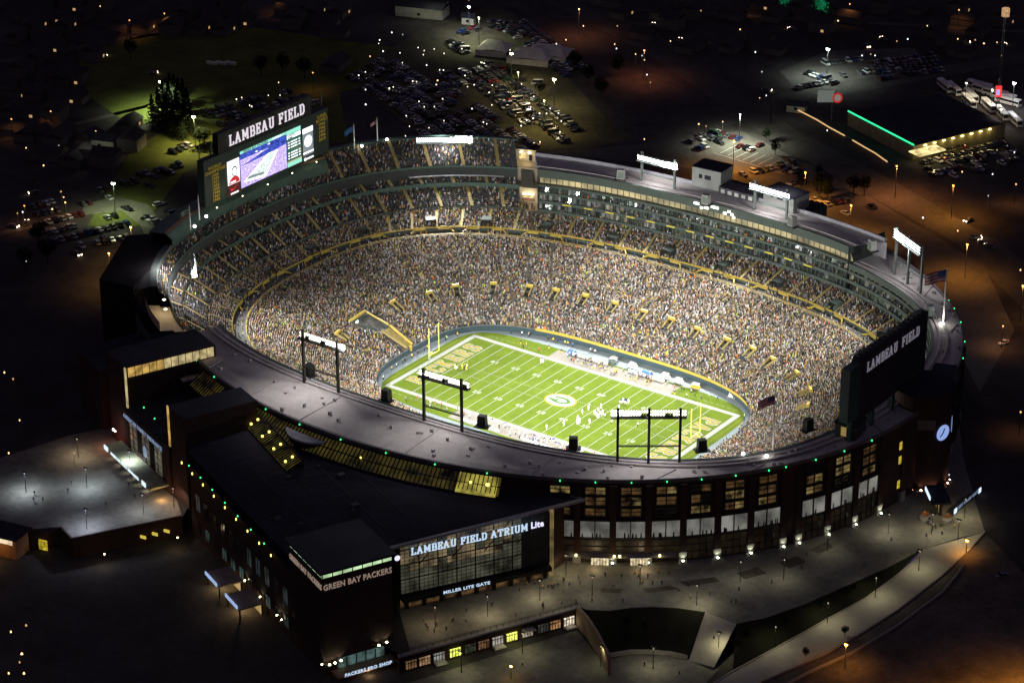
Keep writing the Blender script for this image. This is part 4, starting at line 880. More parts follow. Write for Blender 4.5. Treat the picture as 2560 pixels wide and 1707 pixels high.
# board legs and small stair house below it
for y in (-31, -18, -5, 8): g = MB(); g.box((129, y, 34), (1.6, 1.6, 9.5), DGREEN); g.build('leg', NBD)
o = thing('rooftop_cabin', 'grey green cabin on the near roof under the left end of the black board', 'cabin')
g = MB(); g.box((127, -27, 35.8), (7, 8, 4.6), GREENW, (1, .1, 0)); g.build('wall', o); g = MB(); g.box((127, -27, 40.4), (7.6, 8.6, .3), DROOF, (1, .1, 0)); g.build('roof', o)
g = MB(); g.box((127, -31.1, 36.6), (2, .1, 3), emi('cabin_door_glow', (1, .7, .2), .25)); g.build('door', o)
o = thing('rooftop_cabin', 'dark pitched cabin at the right end of the black board', 'cabin')
g = MB(); g.box((133, 22, 35.6), (9, 10, 4.5), DGREEN, (1, .3, 0), .8); g.build('wall', o); g = MB(); g.box((133, 22, 40), (7, 8, .3), DROOF, (1, .3, 0)); g.build('roof', o)

# clock tower
CT = thing('clock_tower', 'round dark brick clock tower at the north gate with a pale blue lit clock', 'clock tower')
cx, cy, cr_ = 134.6, 6.5, 9.0
g = MB(); g.tube([(cx, cy, GZ), (cx, cy, 41)], cr_, cr_, BRICK, 32); g.build('wall', CT)
g = MB(); g.tube([(cx, cy, 41), (cx, cy, 42)], cr_+.5, cr_+.5, DROOF, 32); g.build('roof', CT)
CLK = emi('clock_face', (.35, .5, 1), .75)
for a, mt in ((-18, CLK), (28, CLK)):
    nr_ = Vector((math.cos(R(a)), math.sin(R(a)), 0)); p = Vector((cx, cy, 28.2))+nr_*(cr_+.15); g = MB(); g.disc(p, nr_, 2.7, mt, 24); o = g.build('clock_face', CT)
    g = MB(); tt = nr_.cross(Vector((0, 0, 1))); g.bar(p+nr_*.1, p+nr_*.1+Vector((0, 0, 1.4))-tt*.5, .25, BLACK); g.bar(p+nr_*.1, p+nr_*.1+tt*1.2-Vector((0, 0, 1.2)), .25, BLACK); g.build('clock_hands', o)
g = MB(); nr_ = Vector((math.cos(R(-60)), math.sin(R(-60)), 0)); g.box(Vector((cx, cy, 30))+nr_*(cr_+.05), (7, .3, 3.4), mat('blank_panel', (.12, .11, .1), .8), nr_.cross(Vector((0, 0, 1)))); g.build('panel', CT)
for z1 in (13.5, 22, 27):
    nr_, tq = out2(R3, -5.6); g = MB(); g.box(Vector(P3(R3, -5.6, z1))+nr_*.1, (1.9, .2, 2.6), emi('yellow_window', (1, .75, .08), .5, .3, .8), nr_.cross(Vector((0, 0, 1)))); g.build('window', CT)
def uplight(label, p, nrm, col, watt, h=1.0, cat='light', group='uplights at the foot of the stadium wall', up_=(0, 0, 1)):
    o = thing('wall_uplight', label, cat, group)
    p = Vector(p); n_ = Vector(nrm).normalized(); g = MB(); g.box(p+n_*.6, (.5, .5, h*.6), BLACK); g.build('housing', o)
    g = MB(); g.disc(p+n_*.6+Vector((0, 0, h*.62)), (n_.x*.6, n_.y*.6, 1), .34, emi('uplight_lens_%d' % int(col[2]*100), col, 22), 10); g.build('lens', o)
    lamp_pt(p+n_*.75+Vector((0, 0, h)), col, watt, .2, o, 100, (-n_.x*.45, -n_.y*.45, 1)); return o
for d in piers[2:12]:
    n_, t = out2(R3, d); c = Vector(P3(R3, d, GZ)); uplight('greenish white uplight at the foot of a brick pier on the curved east wall', c+n_*1.1, n_, (.95, 1, .72), 210, 1.2)
for a in (-75, -58, -42, -30, 5, 20):
    n_ = Vector((math.cos(R(a)), math.sin(R(a)), 0)); uplight('orange tinted uplight at the foot of the round clock tower', Vector((cx, cy, GZ))+n_*(cr_+.3), n_, (1, .55, .35), 130, 1, 'light', 'uplights round the clock tower')

# flags
def flagpole(label, flabel, base, h, col3, fdir=(-.75, -.35, 0), fl=4.2):
    base = Vector(base); o = thing('flagpole', label, 'flagpole', 'flagpoles on the stadium roof', base)
    g = MB(); g.tube([(0, 0, 0), (0, 0, h)], .32, .14, mat('white_pole', (.75, .75, .75), .4, .1, 0), 10); g.build('pole', o)
    g = MB(); g.tube([(0, 0, h), (0, 0, h+.5)], .25, .1, YEL, 8); g.build('finial', o)
    fd = Vector(fdir).normalized(); side = Vector((-fd.y, fd.x, 0)); g = MB(); nx, nz = 10, 7
    for r_ in range(nz):
        rws = []
        for z_ in (r_, r_+1):
            rws.append([Vector((0, 0, h-.5-z_*fl*.6/nz))+fd*(fl*i/nx)+side*(.35*math.sin(i*.9+.2*z_))*(i/nx+.2)+Vector((0, 0, -1.9*(i/nx)**1.3)) for i in range(nx+1)])
        mtl = col3[r_ % len(col3)]; g.rings(rws, mtl)
    if len(col3) == 2:
        rws = [[Vector((0, 0, h-.5-z_*fl*.32))+fd*(fl*.42*i/4)+side*(.35*math.sin(i*.9*1.05)*(i/nx+.2)+.05)+Vector((0, 0, -1.9*(i*.42/4)**1.3)) for i in range(5)] for z_ in (0, 1)]
        g.rings(rws, mat('flag_blue', (.03, .05, .2), .8, 0, 0))
        rws = [[p-side*.1 for p in r_] for r_ in rws]; g.rings(rws, MATS['flag_blue'])
    f_ = tag(g.build('flag'), flabel, 'flag'); f_.location = base
    return o
FR_, FW_ = mat('flag_red', (.3, .04, .05), .8, 0, 0), mat('flag_white', (.4, .38, .4), .8, 0, 0)
flagpole('tall white flagpole on the north west roof right of the floodlights', 'large striped flag drooping on the tall north west pole', (112, 62.6, 35.6), 20, (FR_, FW_), (-.9, -.6, 0), 7)
flagpole('white flagpole on the near roof right of the three post floodlight frame', 'dark striped flag blowing left over the near crowd', (113.9, -51.1, 35.6), 19.5, (FR_, FW_), (-.9, -.6, 0), 5)
flagpole('white flagpole left of the video board with a green flag', 'green and white team flag left of the video board', (-131.5, -40.2, 45.5), 9, (mat('flag_green', (.03, .15, .09), .8, 0, 0), MATS['flag_green'], FW_), (-.6, -.7, 0), 3.6)
flagpole('white flagpole nearest the left edge of the video board', 'limp small flag on the pole nearest the video board', (-134.9, -31.7, 45.5), 9.3, (FW_,), (-.2, -.3, 0), .6)
flagpole('white flagpole right of the video board with a blue flag', 'blue flag on the pole right of the video board', (-134.6, 55.5, 45.5), 9.8, (mat('flag_bluegreen', (.03, .12, .3), .8, 0, 0),), (-.6, -.6, 0), 3.6)
flagpole('white flagpole between the blue flag and the south floodlight bank', 'small red and white striped flag left of the south floodlights', (-131.8, 66.1, 45.5), 9.8, (FR_, FW_), (-.6, -.3, 0), 2.6)
for q, w_ in (((112.5, 60.5, 36.3), 500), ((114.6, -56, 36.3), 260), ((108, -58.6, 36.3), 200), ((-131, -38.5, 46.2), 250), ((-134, -29, 46.2), 250), ((-133, 58, 46.2), 250), ((-129.5, 69, 46.2), 250)):
    o = thing('flag_lamp', 'bright white spotlight on the roof at the foot of a flagpole', 'light', 'spotlights lighting the flags'); g = MB(); g.box(Vector(q)-Vector((0, 0, .5)), (.7, .7, .4), BLACK); g.build('housing', o)
    g = MB(); g.tube([Vector(q)-Vector((0, 0, .1)), Vector(q)+Vector((0, 0, .5))], .5, .42, emi('spot_lens', (1, .97, .9), 20), 10); g.build('lens', o); lamp_pt(Vector(q)+Vector((0, 0, 2.2)), (1, .97, .9), w_, .3, o)
# green marker lamps round the roof edge
GRN = emi('green_marker', (.05, 1, .3), 2.2)
for i, d in enumerate([-127, -121, -115, -109, -102.5, -96, -89, -82, -75, -68]+[-58.6, -54.1, -49.5, -44.9, -40.3, -35.6, -30.8, -28.2, -23.4, -18.4, -13]+[20, 26, 33, 38, 41]):
    n_, t = out2(R3, d); p = Vector(P3(R3, d, 35.6))+n_*.5; g = MB(); g.box(p, (.28, .28, .4), GRN, t)
    tag(g.build('marker_lamp'), 'tiny green marker lamp on the outer edge of the roof', 'light', 'green marker lamps along the roof edges')
for q in (UV(-.4, 58, 26.6), UV(-.4, 67.5, 26.6), UV(-.4, 77, 26.6), UV(-.4, 86, 26.6), UV(-.4, 48.5, 26.6), UV(-.4, 39, 26.6), UV(-.4, 95, 26.6), UV(-.4, 122, 31), UV(-.4, 131, 31)):
    g = MB(); g.box(q, (.28, .28, .4), GRN); tag(g.build('marker_lamp'), 'tiny green marker lamp on the outer edge of the roof', 'light', 'green marker lamps along the roof edges')
for q in ((-147, -62), (-150, -60), (-143, -66)):
    g = MB(); g.box((q[0], q[1], 30), (.28, .28, .4), GRN); tag(g.build('marker_lamp'), 'tiny green marker lamp on the outer edge of the roof', 'light', 'green marker lamps along the roof edges')

# ------------------------------------------------------------------ atrium building
AT = thing('atrium_building', 'big dark flat roofed atrium with a tall glass front and lit white lettering', 'building')
ROOFZ = 32.2
g = MB()
ro = [(50.6, -158.5), (79.5, -101.5), (60, -104), (30, -113), (0, -119), (-32, -117.5), (-52, -112), (-60, -106), UV(4, 110)[:2], UV(0, 96)[:2], UV(0, 21)[:2], UV(21, 21)[:2], (50, -160)]
g.add([(x, y, 31.0 if i < 2 else (31.0 if i < 6 else 27.5)) for i, (x, y) in enumerate(ro)], [tuple(range(len(ro)))], DROOF)
bm = bmesh.new(); v2, f2 = cdt([p for p in ro], []); g = MB(); g.add([(x, y, 30.6) for x, y in v2], f2, DROOF); g.build('roof', AT)
g = MB(); SEAM = mat('roof_seam', (.06, .06, .075), .8)
for i in range(15):
    p = UV(1, 22+i*5.2, 30.7); q = UV(min(52, 20+i*2.4), 22+i*5.2, 30.7); g.bar(p, q, .16, SEAM, .08)
for i in range(5): g.bar(UV(4+i*9, 22, 30.72), UV(4+i*9, 80+i*3, 30.72), .16, SEAM, .08)
g.build('roof_seams', AT)
for i in range(7):
    p = UV(random.uniform(5, 40), random.uniform(25, 85), 30.6); g = MB(); k = random.uniform(.8, 2.6); g.box(p, (k, k*.8, random.uniform(.5, 1.6)), SEAM, U); g.build('roof_unit', AT)
g = MB(); a, b = Vector((50.6, -158.5, 30.6)), Vector((79.5, -101.5, 30.6)); g.bar(a, b, 1.0, mat('grey_fascia', (.3, .3, .32), .5), .8); g.bar(b, Vector((60, -104, 30.6)), .8, MATS['grey_fascia'], .8); g.build('roof_edge', AT)
# glass front (set back under the eave)
ga, gb = Vector((50.5, -153.5, 0)), Vector((74.6, -112.9, 0)); gd = (gb-ga).normalized(); gn = Vector((gd.y, -gd.x, 0)); GLn = (gb-ga).length
ATG = emi('atrium_glass_glow', (1, .76, .42), .12, .9, .16, (.03, .035, .04)); ATD = emi('atrium_glass_dim', (.8, .8, .55), .05, .8, .2, (.03, .035, .04))
nxp, nzp = 16, 7
for i in range(nxp):
    for j in range(nzp):
        pass
g = MB()
for j in range(nzp):
    for i in range(nxp):
        u0, u1 = GLn*i/nxp, GLn*(i+1)/nxp; z0 = 13+(30-13)*j/nzp; z1 = 13+(30-13)*(j+1)/nzp
        mt = ATG if (j > 2 and i < 12 and random.random() < .8) else ATD
        if i >= 13: mt = mat('dark_wall_panel', (.05, .055, .05), .8)
        g.add([ga+gd*u0+Vector((0, 0, z0)), ga+gd*u1+Vector((0, 0, z0)), ga+gd*u1+Vector((0, 0, z1)), ga+gd*u0+Vector((0, 0, z1))], [(0, 1, 2, 3)], mt)
o = g.build('glass_front', AT)
g = MB()
for i in range(nxp*2+1):
    a = ga+gd*(GLn*i/nxp/2)+gn*.25; g.bar(a+Vector((0, 0, 13)), a+Vector((0, 0, 30.3)), .28 if i % 4 == 0 else .1, FR)
for j in range(nzp*2+1):
    z1 = 13+17*j/nzp/2; g.bar(ga+gn*.25+Vector((0, 0, z1)), gb+gn*.25+Vector((0, 0, z1)), .28 if j % 4 == 0 else .1, FR)
for i in range(4):
    a = ga+gd*(GLn*(.12+.22*i))+gn*.6; b = a+gd*8; g.bar(a+Vector((0, 0, 22)), b+Vector((0, 0, 30)), .25, FR)
g.build('frame', o)
g = MB(); g.box(ga+gd*(GLn*.5)+gn*1.2+Vector((0, 0, 11.2)), (GLn, 2.4, 1.4), BLACK, gd); g.build('entrance_canopy', AT)
g = MB(); g.box(ga+gd*(GLn*.5)+Vector((0, 0, GZ)), (GLn, .3, 2.8), emi('entrance_glow', (1, .55, .2), .06, .9, .35), gd); g.build('entrance_doors', AT)
g = MB()
for i in range(9): g.box(ga+gd*(GLn*(.03+.117*i))+gn*1.0+Vector((0, 0, GZ)), (1.2, .8, 2.8), BLACK, gd)
g.build('entrance_piers', AT)
LB = emi('pale_blue_letters', (.6, .78, 1), .9)
g = MB(); cc = ga+gd*(GLn*.45)+gn*1.8+Vector((0, 0, 27.6)); slab(g, 'LAMBEAU FIELD ATRIUM', cc, gd, (0, 0, 1), 2.1, LB, 1.3, 1.26, .2, 1.25, 0, 2.6, 36.5); g.build('lettering', AT)
g = MB(); text(g, 'Lite', ga+gd*(GLn*.905)+gn*1.8+Vector((0, 0, 27.6)), gd, (0, 0, 1), 2.9, emi('white_blue_letters', (.75, .75, 1), 1.2), .1, .07, .85); g.build('sponsor_lettering', AT); g = MB(); g.disc(ga+gd*(-1.4)+gn*2+Vector((0, 0, 26.5)), gn, .9, MATS['white_blue_letters'], 12); g.build('sign_badge', AT)
g = MB(); text(g, 'MILLER LITE GATE', ga+gd*(GLn*.42)+gn*2.5+Vector((0, 0, 12.0)), gd, (0, 0, 1), 1.35, LB, .05, .04, 1.25); g.build('gate_lettering', AT)
# right return wall, tan edge column
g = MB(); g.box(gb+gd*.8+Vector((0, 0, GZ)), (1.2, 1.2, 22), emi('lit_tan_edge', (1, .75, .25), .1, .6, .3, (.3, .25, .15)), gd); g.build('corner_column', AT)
g = MB(); g.prism([(74, -112), (66, -116), (60, -106), (74, -104)], GZ, 30.4, BRICK); g.build('return_wall', AT)
# corner tower
TW = thing('corner_tower', 'square dark brick corner tower with a green lit strip under its roof', 'tower')
tw = [UV(0, 0), UV(21.5, 0), UV(21.5, 21), UV(0, 21)]
g = MB(); g.prism([p[:2] for p in tw], LZ, 34.5, BRICK); g.build('wall', TW)
g = MB(); tr_ = [UV(-1.2, -1.2), UV(22.7, -1.2), UV(22.7, 22), UV(-1.2, 22)]; g.prism([p[:2] for p in tr_], 36.2, 36.9, DROOF); g.build('roof', TW)
GLW = emi('green_lit_strip', (.62, .9, .5), .75, .35, .2)
g = MB(); q4 = [UV(-.1, -.1), UV(21.6, -.1), UV(21.6, 21.1), UV(-.1, 21.1)]
g.prism([p[:2] for p in q4], 34.5, 36.2, GLW); g.build('lit_strip', TW)
g = MB()
for i in range(8):
    for p in (UV(21.6*i/7, -.3), UV(-.3, 21.6*i/7)): g.box((p.x, p.y, 34.5), (.2, .2, 1.7), DROOF)
g.build('mullions', TW)
LT3 = emi('dim_tan_letters', (.85, .62, .5), .28)
g = MB(); text(g, 'GREEN BAY PACKERS', UV(10.8, -.25, 31.4), U, (0, 0, 1), 2.5, LT3, .08, .05, .82); g.build('lettering', TW); g = MB(); text(g, 'GREEN BAY PACKERS', UV(-.25, 10.8, 31.4), -V, (0, 0, 1), 2.5, LT3, .08, .05, .82); g.build('lettering', TW)
SHOPW = emi('shop_window_blue', (.35, .6, .55), .14, .6, .4)
g = MB(); g.box(UV(11, -.2, 4.5), (15, .2, 3.0), SHOPW, U); o = g.build('shop_window', TW)
g = MB()
for i in range(6): g.box(UV(3.5+i*3, -.35, 4.5), (.3, .3, 3.0), FR, U)
g.build('frame', o)
g = MB(); g.box(UV(11, -2.6, 3.9), (19, 4.6, .5), mat('canopy_brown', (.3, .2, .12), .8), U); g.build('canopy', TW)
g = MB(); text(g, 'PACKERS PRO SHOP', UV(11, -5.0, 4.6), U, (0, 0, 1), 1.5, LB, .05, .05, 1.0); g.build('shop_lettering', TW)
for q, n_ in ((UV(19, -.3, 8.3), -V), (UV(16.5, -.3, 8.0), -V), (UV(4.5, -.3, 6.6), -V), (UV(2.6, -.3, 6.4), -V), (UV(.9, -.3, 6.3), -V), (UV(-.3, .6, 6.2), -U), (UV(-.3, 28, 6.5), -U), (UV(-.3, 31, 6.5), -U), (UV(-.3, 43, 6.5), -U), (UV(-.3, 54, 6.5), -U)):
    uplight('bright wall lamp low on the brick corner tower and wing', q, n_, (1, 1, .6), 110, .8, 'light', 'wall lamps along the tower and wing')
lamp_pt(UV(11, -5.5, 3.6), (1, .62, .3), 200, .5, TW)
# long south wing
WG = thing('wing_building', 'long dark wing running from the corner tower to the gate building', 'building')
g = MB(); g.prism([UV(0, 21)[:2], UV(18, 21)[:2], UV(18, 96)[:2], UV(0, 96)[:2]], LZ, 26.5, BRICK, DROOF); g.build('wall', WG)
for i in range(11):
    for z1, h_, mt in ((5.5, 3.6, emi('teal_window', (.3, .55, .5), .06, .95, .15)), (13, 5.5, emi('grey_window', (.4, .5, .5), .035, .8, .3))):
        g = MB(); g.box(UV(-.08, 26+i*6.4, z1), (2.6, .2, h_), mt if random.random() < .5 else WDK, V); o = g.build('window', WG)
        g = MB(); g.box(UV(-.22, 26+i*6.4, z1), (.15, .15, h_), FR, V); g.build('frame', o)
g = MB(); YLM = emi('yellow_bulb', (1, .82, .15), 3)
for i in range(9): g.tube([UV(-1.0, 33+i*8.3, 25.6), UV(-1.0, 33+i*8.3, 26.3)], .2, .2, YLM, 8)
g.build('yellow_lamp', WG)
# ticket kiosks on the street side
for v_, lab in ((60, 'flat roofed ticket kiosk with a blue lit sign, farther from the corner tower'), (45, 'flat roofed ticket kiosk with a blue lit sign, nearer the corner tower')):
    o = thing('ticket_kiosk', lab, 'kiosk', 'ticket kiosks along the wing')
    g = MB(); g.box(UV(-5, v_, LZ+3.6), (8, 10, .5), mat('kiosk_roof', (.35, .27, .22), .8), U); g.build('roof', o)
    for a, b in ((-8.5, 4.4), (-8.5, -4.4), (-1.5, 4.4), (-1.5, -4.4)): g = MB(); g.box(UV(a, v_+b, LZ), (.4, .4, 3.6), BLACK, U); g.build('post', o)
    g = MB(); g.box(UV(-1.6, v_, LZ), (.3, 9, 3.4), emi('kiosk_glow', (1, .68, .25), .35, .4, .4), U); g.build('doors', o)
    g = MB(); g.box(UV(-9.2, v_, LZ+3.9), (.3, 8.6, 1.1), emi('kiosk_sign', (.45, .62, 1), .7, .2, .8), U); g.build('sign', o)
    lamp_pt(UV(-6, v_, LZ+3.2), (1, .7, .35), 700, .3, o)
# dome drum on the roof, skylight strip, clerestory
o = thing('round_turret', 'wide round grey turret rising through the dark atrium roof', 'turret')
g = MB(); g.tube([(-10, -116, 22), (-10, -116, 33.6)], 10, 10, BRICK, 40); g.build('wall', o); g = MB(); g.tube([(-10, -116, 33.6), (-10, -116, 34.2)], 10.5, 10.5, mat('turret_roof', (.3, .3, .33), .8), 40); g.build('roof', o)
SK = emi('skylight_glow', (1, .82, .12), .045, .95, .35)
g = MB(); a, b = Vector((-37, -122, 31)), Vector((-3.5, -139.5, 31)); dd = (b-a).normalized(); nn = Vector((-dd.y, dd.x, 0)); Ls = (b-a).length
o2 = thing('skylight', 'sloping skylight strip glowing yellow across the dark atrium roof', 'skylight')
g.add([a, b, b+nn*5+Vector((0, 0, 2.2)), a+nn*5+Vector((0, 0, 2.2))], [(0, 1, 2, 3)], SK); g.build('glazing', o2)
g = MB()
for i in range(31): p = a+dd*(Ls*i/30); g.bar(p+Vector((0, 0, .2)), p+nn*5+Vector((0, 0, 2.4)), .35, DROOF, .3)
g.prism([(a-nn*.2)[:2], (b-nn*.2)[:2], (b+nn*5.4)[:2], (a+nn*5.4)[:2]], 30.4, 30.9, DROOF); g.bar(a+nn*5.3+Vector((0, 0, 1)), b+nn*5.3+Vector((0, 0, 1)), .4, DROOF, 3.4); g.build('frame', o2)
for i in range(4):
    for w_ in (.9, 3.2): g = MB(); p = a+dd*(Ls*(.16+.25*i))+nn*w_+Vector((0, 0, .9+w_*.44)); g.tube([p, p+Vector((0, 0, .5))], .38, .38, YLM, 8); g.build('lamp', o2)
o3 = thing('clerestory', 'curved band of sloping glass lit dim yellow below the stadium roof edge', 'skylight')
g = MB(); CLG = emi('clerestory_glow', (1, .78, .12), .028, .98, .22)
R3o = (143.5, 126.5, 2.05); d0, d1 = -118, -66
g.rings([rr(35.0, (138.2, 121.2, 2.05), d0, d1, 60), rr(31.0, R3o, d0, d1, 60)], CLG); g.build('glazing', o3)
g = MB()
for i in range(91):
    d = d0+(d1-d0)*i/90; g.bar(P3((138.2, 121.2, 2.05), d, 35.2), P3(R3o, d, 31.2), .3, DROOF)
for t_ in (0, .5, 1): 
    pts = [P3(mixr((138.2, 121.2, 2.05), R3o, t_), d0+(d1-d0)*i/40, 35.2-4*t_) for i in range(41)]
    for a, b in zip(pts[:-1], pts[1:]): g.bar(a, b, .3, DROOF)
g.build('frame', o3)
for d, w_ in ((-108, 1), (-104, 1), (-85, .6), (-67.6, 1.6), (-69.8, 1)):
    g = MB(); p = Vector(P3((141, 124, 2.05), d, 33.4)); g.tube([p, p+Vector((0, 0, .5))], .38*w_, .38*w_, YLM, 8); g.build('lamp', o3)
g = MB(); g.rings([rr(35.2, (138.2, 121.2, 2.05), -71.5, -66.4, 6), rr(31.2, (143.8, 126.8, 2.05), -71.5, -66.4, 6)], emi('bright_clerestory', (1, .85, .15), .28, .5, .3)); g.build('bright_panel', o3)

# gate building
GB = thing('gate_building', 'tall dark gate building with lit slot windows and blue sign letters', 'building')
gA, gB_ = Vector((-85, -127, 0)), Vector((-51, -141, 0)); gd2 = (gB_-gA).normalized(); gn2 = Vector((gd2.y, -gd2.x, 0))
back = -gn2
g = MB(); g.prism([(gA+gd2*4)[:2], gB_[:2], (gB_+back*34)[:2], (gA+gd2*4+back*34)[:2]], GZ, 25.5, BRICK, DROOF); g.build('wall', GB)
g = MB(); g.prism([(gB_-gd2*.5-gn2*1)[:2], (gB_+gd2*11-gn2*1)[:2], (gB_+gd2*11+back*26)[:2], (gB_-gd2*.5+back*26)[:2]], LZ, 39.6, BRICK, DROOF); g.build('side_block', GB)
g = MB(); g.prism([(gA-gd2*11-gn2*1)[:2], (gA+gd2*4-gn2*1)[:2], (gA+gd2*4+back*33)[:2], (gA-gd2*11+back*33)[:2]], LZ, 39.6, BRICK, DROOF); g.build('side_block', GB)
SLT = emi('amber_slot', (1, .62, .16), .45, .5, .4); SLB = emi('cream_slot', (1, .8, .38), .45, .4, .5)
g = MB(); g.box(gA+gd2*4.1-gn2*1+gn2*.1+Vector((0, 0, 25.5)), (1.0, .4, 14), SLB, gd2); g.build('slot_window', GB)
g = MB(); g.box(gB_-gd2*.6-gn2*.9+Vector((0, 0, 25.5)), (1.0, .4, 14), SLT, gd2); g.build('slot_window', GB)
for k in range(12):
    g = MB(); p = gA+gd2*4.15+back*(3+k*2.55)+Vector((0, 0, 36)); g.box(p, (2.2, .3, 3.2), SLT if k < 5 else SLB, back); g.build('high_window', GB)
GW = emi('gate_window', (.8, .72, .5), .09, .4, .3)
for i in range(3):
    g = MB(); g.box(gA+gd2*(10+i*9.3)+gn2*.15+Vector((0, 0, 12.5)), (4.6, .3, 9), GW, gd2); o = g.build('window', GB)
    g = MB()
    for j in range(4): g.box(gA+gd2*(10+i*9.3)+gn2*.35+Vector((0, 0, 13.5+j*2.3)), (4.8, .2, .15), FR, gd2)
    g.box(gA+gd2*(10+i*9.3)+gn2*.35+Vector((0, 0, 12.5)), (.2, .2, 9), FR, gd2); g.build('frame', o)
LB2 = emi('dim_blue_letters', (.4, .55, .85), .4)
g = MB(); text(g, 'AMERICAN FAMILY INSURANCE', gA+gd2*18+gn2*.5+Vector((0, 0, 23)), gd2, (0, 0, 1), 2.0, LB2, .05, .05, .95); g.build('lettering', GB); g = MB(); g.disc(gA+gd2*19.3+gn2*.6+Vector((0, 0, 16.5)), gn2, 1.6, LB2, 8, 2.2); g.build('emblem', GB)
g = MB(); g.box(gA+gd2*17+gn2*3.2+Vector((0, 0, 11.0)), (36, 6.4, .7), mat('canopy_olive', (.3, .32, .2), .8), gd2); g.build('canopy', GB)
g = MB(); text(g, 'AMERICAN FAMILY INSURANCE', gA+gd2*16+gn2*6.6+Vector((0, 0, 11.6)), gd2, (0, 0, 1), 1.4, emi('canopy_letters', (.75, .9, 1), 1.1), .05, .05, 1.0)
g.build('canopy_sign', GB)
for u_ in (1.5, 30.5): g = MB(); g.box(gA+gd2*u_+gn2*6.5+Vector((0, 0, 10.9)), (2.8, .3, 1.5), MATS['canopy_letters'], gd2); g.build('sign_end_panel', GB)
for u_ in (4, 9, 15, 20, 25, 30): lamp_pt(gA+gd2*u_+gn2*5+Vector((0, 0, 10.6)), (1, .88, .66), 130, .2, GB, 80, (gn2.x*.35, gn2.y*.35, -1), .4)
g = MB()
for u_ in (-2.4, -1.6, -.8): g.tube([gA+gd2*u_+gn2*2+Vector((0, 0, 15.4)), gA+gd2*u_+gn2*2+Vector((0, 0, 15.8))], .25, .2, MATS['spot_lens'], 8)
g.build('entrance_lamp', GB)
lamp_pt(gA-gd2*4+gn2*3+Vector((0, 0, 11)), (1, .22, .12), 500, .3, GB); lamp_pt(gB_+gd2*1.5+gn2*4+Vector((0, 0, 10)), (1, .5, .15), 500, .3, GB)
# far block behind the gate building
g = MB(); g.prism([(-118, -112), (-100, -120), (-92, -96), (-110, -88)], GZ, 30, BRICK, DROOF); g.build('block', GB)
# small terrace roof in the angle
o = thing('roof_terrace', 'small pinkish lit terrace tucked below the curved roof edge', 'terrace'); g = MB(); g.box((-76, -104.5, 30.5), (14, 8, .6), mat('terrace_floor', (.4, .33, .33), .8), (.9, -.45, 0)); g.build('deck', o)
g = MB(); g.bar((-83, -103, 31.5), (-70, -110, 31.5), .15, METALP); g.build('rail', o); lamp_pt((-76, -103, 32.5), (1, .62, .5), 260, .2, o)

# terrace wall with shops
TS = thing('shop_terrace', 'terrace wall with a row of lit shop fronts opening on the sunken court', 'shops')
td = (terR-terL).normalized(); tn = Vector((td.y, -td.x, 0)); TL = (terR-terL).length
g = MB(); g.box(terL+td*TL/2-tn*.5+Vector((0, 0, LZ)), (TL+1, 1.0, 5.9), BRICK, td); g.build('wall', TS)
g = MB(); g.box(terL+td*TL/2+tn*.2+Vector((0, 0, 8.2)), (TL+1.5, 1.4, .5), CONC, td); g.build('coping', TS)
g = MB()
for i in range(29): g.bar(terL+td*(TL*i/28)+Vector((0, 0, 8.7)), terL+td*(TL*i/28)+Vector((0, 0, 9.8)), .1, BLACK)
g.bar(terL+Vector((0, 0, 9.8)), terR+Vector((0, 0, 9.8)), .1, BLACK); g.build('railing', TS)
shopc = [(.055, (1, .55, .25), .12), (.13, (1, .6, .3), .3), (.21, (.9, .85, .8), .25), (.3, (.85, .95, .15), 1.3), (.385, (.5, .6, .35), .05), (.46, (1, .5, .25), .12), (.54, (.9, .82, .7), .35), (.62, (.9, .95, .15), 1.3), (.71, (.8, .72, .55), .4), (.8, (.5, .5, .4), .06), (.87, (1, .5, .2), .3), (.95, (1, .85, .65), .8)]
for k, (u_, col, st) in enumerate(shopc):
    g = MB(); g.box(terL+td*(TL*u_)+tn*.12+Vector((0, 0, 3.3)), (3.5, .2, 2.6), emi('shop_glow_%d' % k, col, st, .6, .7), td); o = g.build('shop_window', TS)
    g = MB()
    for j in (-1.8, -.9, 0, .9, 1.8): g.box(terL+td*(TL*u_+j)+tn*.3+Vector((0, 0, 3.3)), (.16, .16, 2.6), FR, td)
    g.box(terL+td*(TL*u_)+tn*.3+Vector((0, 0, 5.2)), (3.6, .16, .16), FR, td); g.build('frame', o)
    if st > .3: lamp_pt(terL+td*(TL*u_)+tn*1.6+Vector((0, 0, 5)), col, 45*min(st, 1.5), .3, TS)
for u_ in (.21, .54, .71, .95):
    g = MB(); g.box(terL+td*(TL*u_)+tn*1.3+Vector((0, 0, 3.0 if u_ != .71 else 6.0)), (3.8, 2.2, .35), mat('awning_pale', (.5, .48, .4), .8), td, .8); g.build('awning', TS)

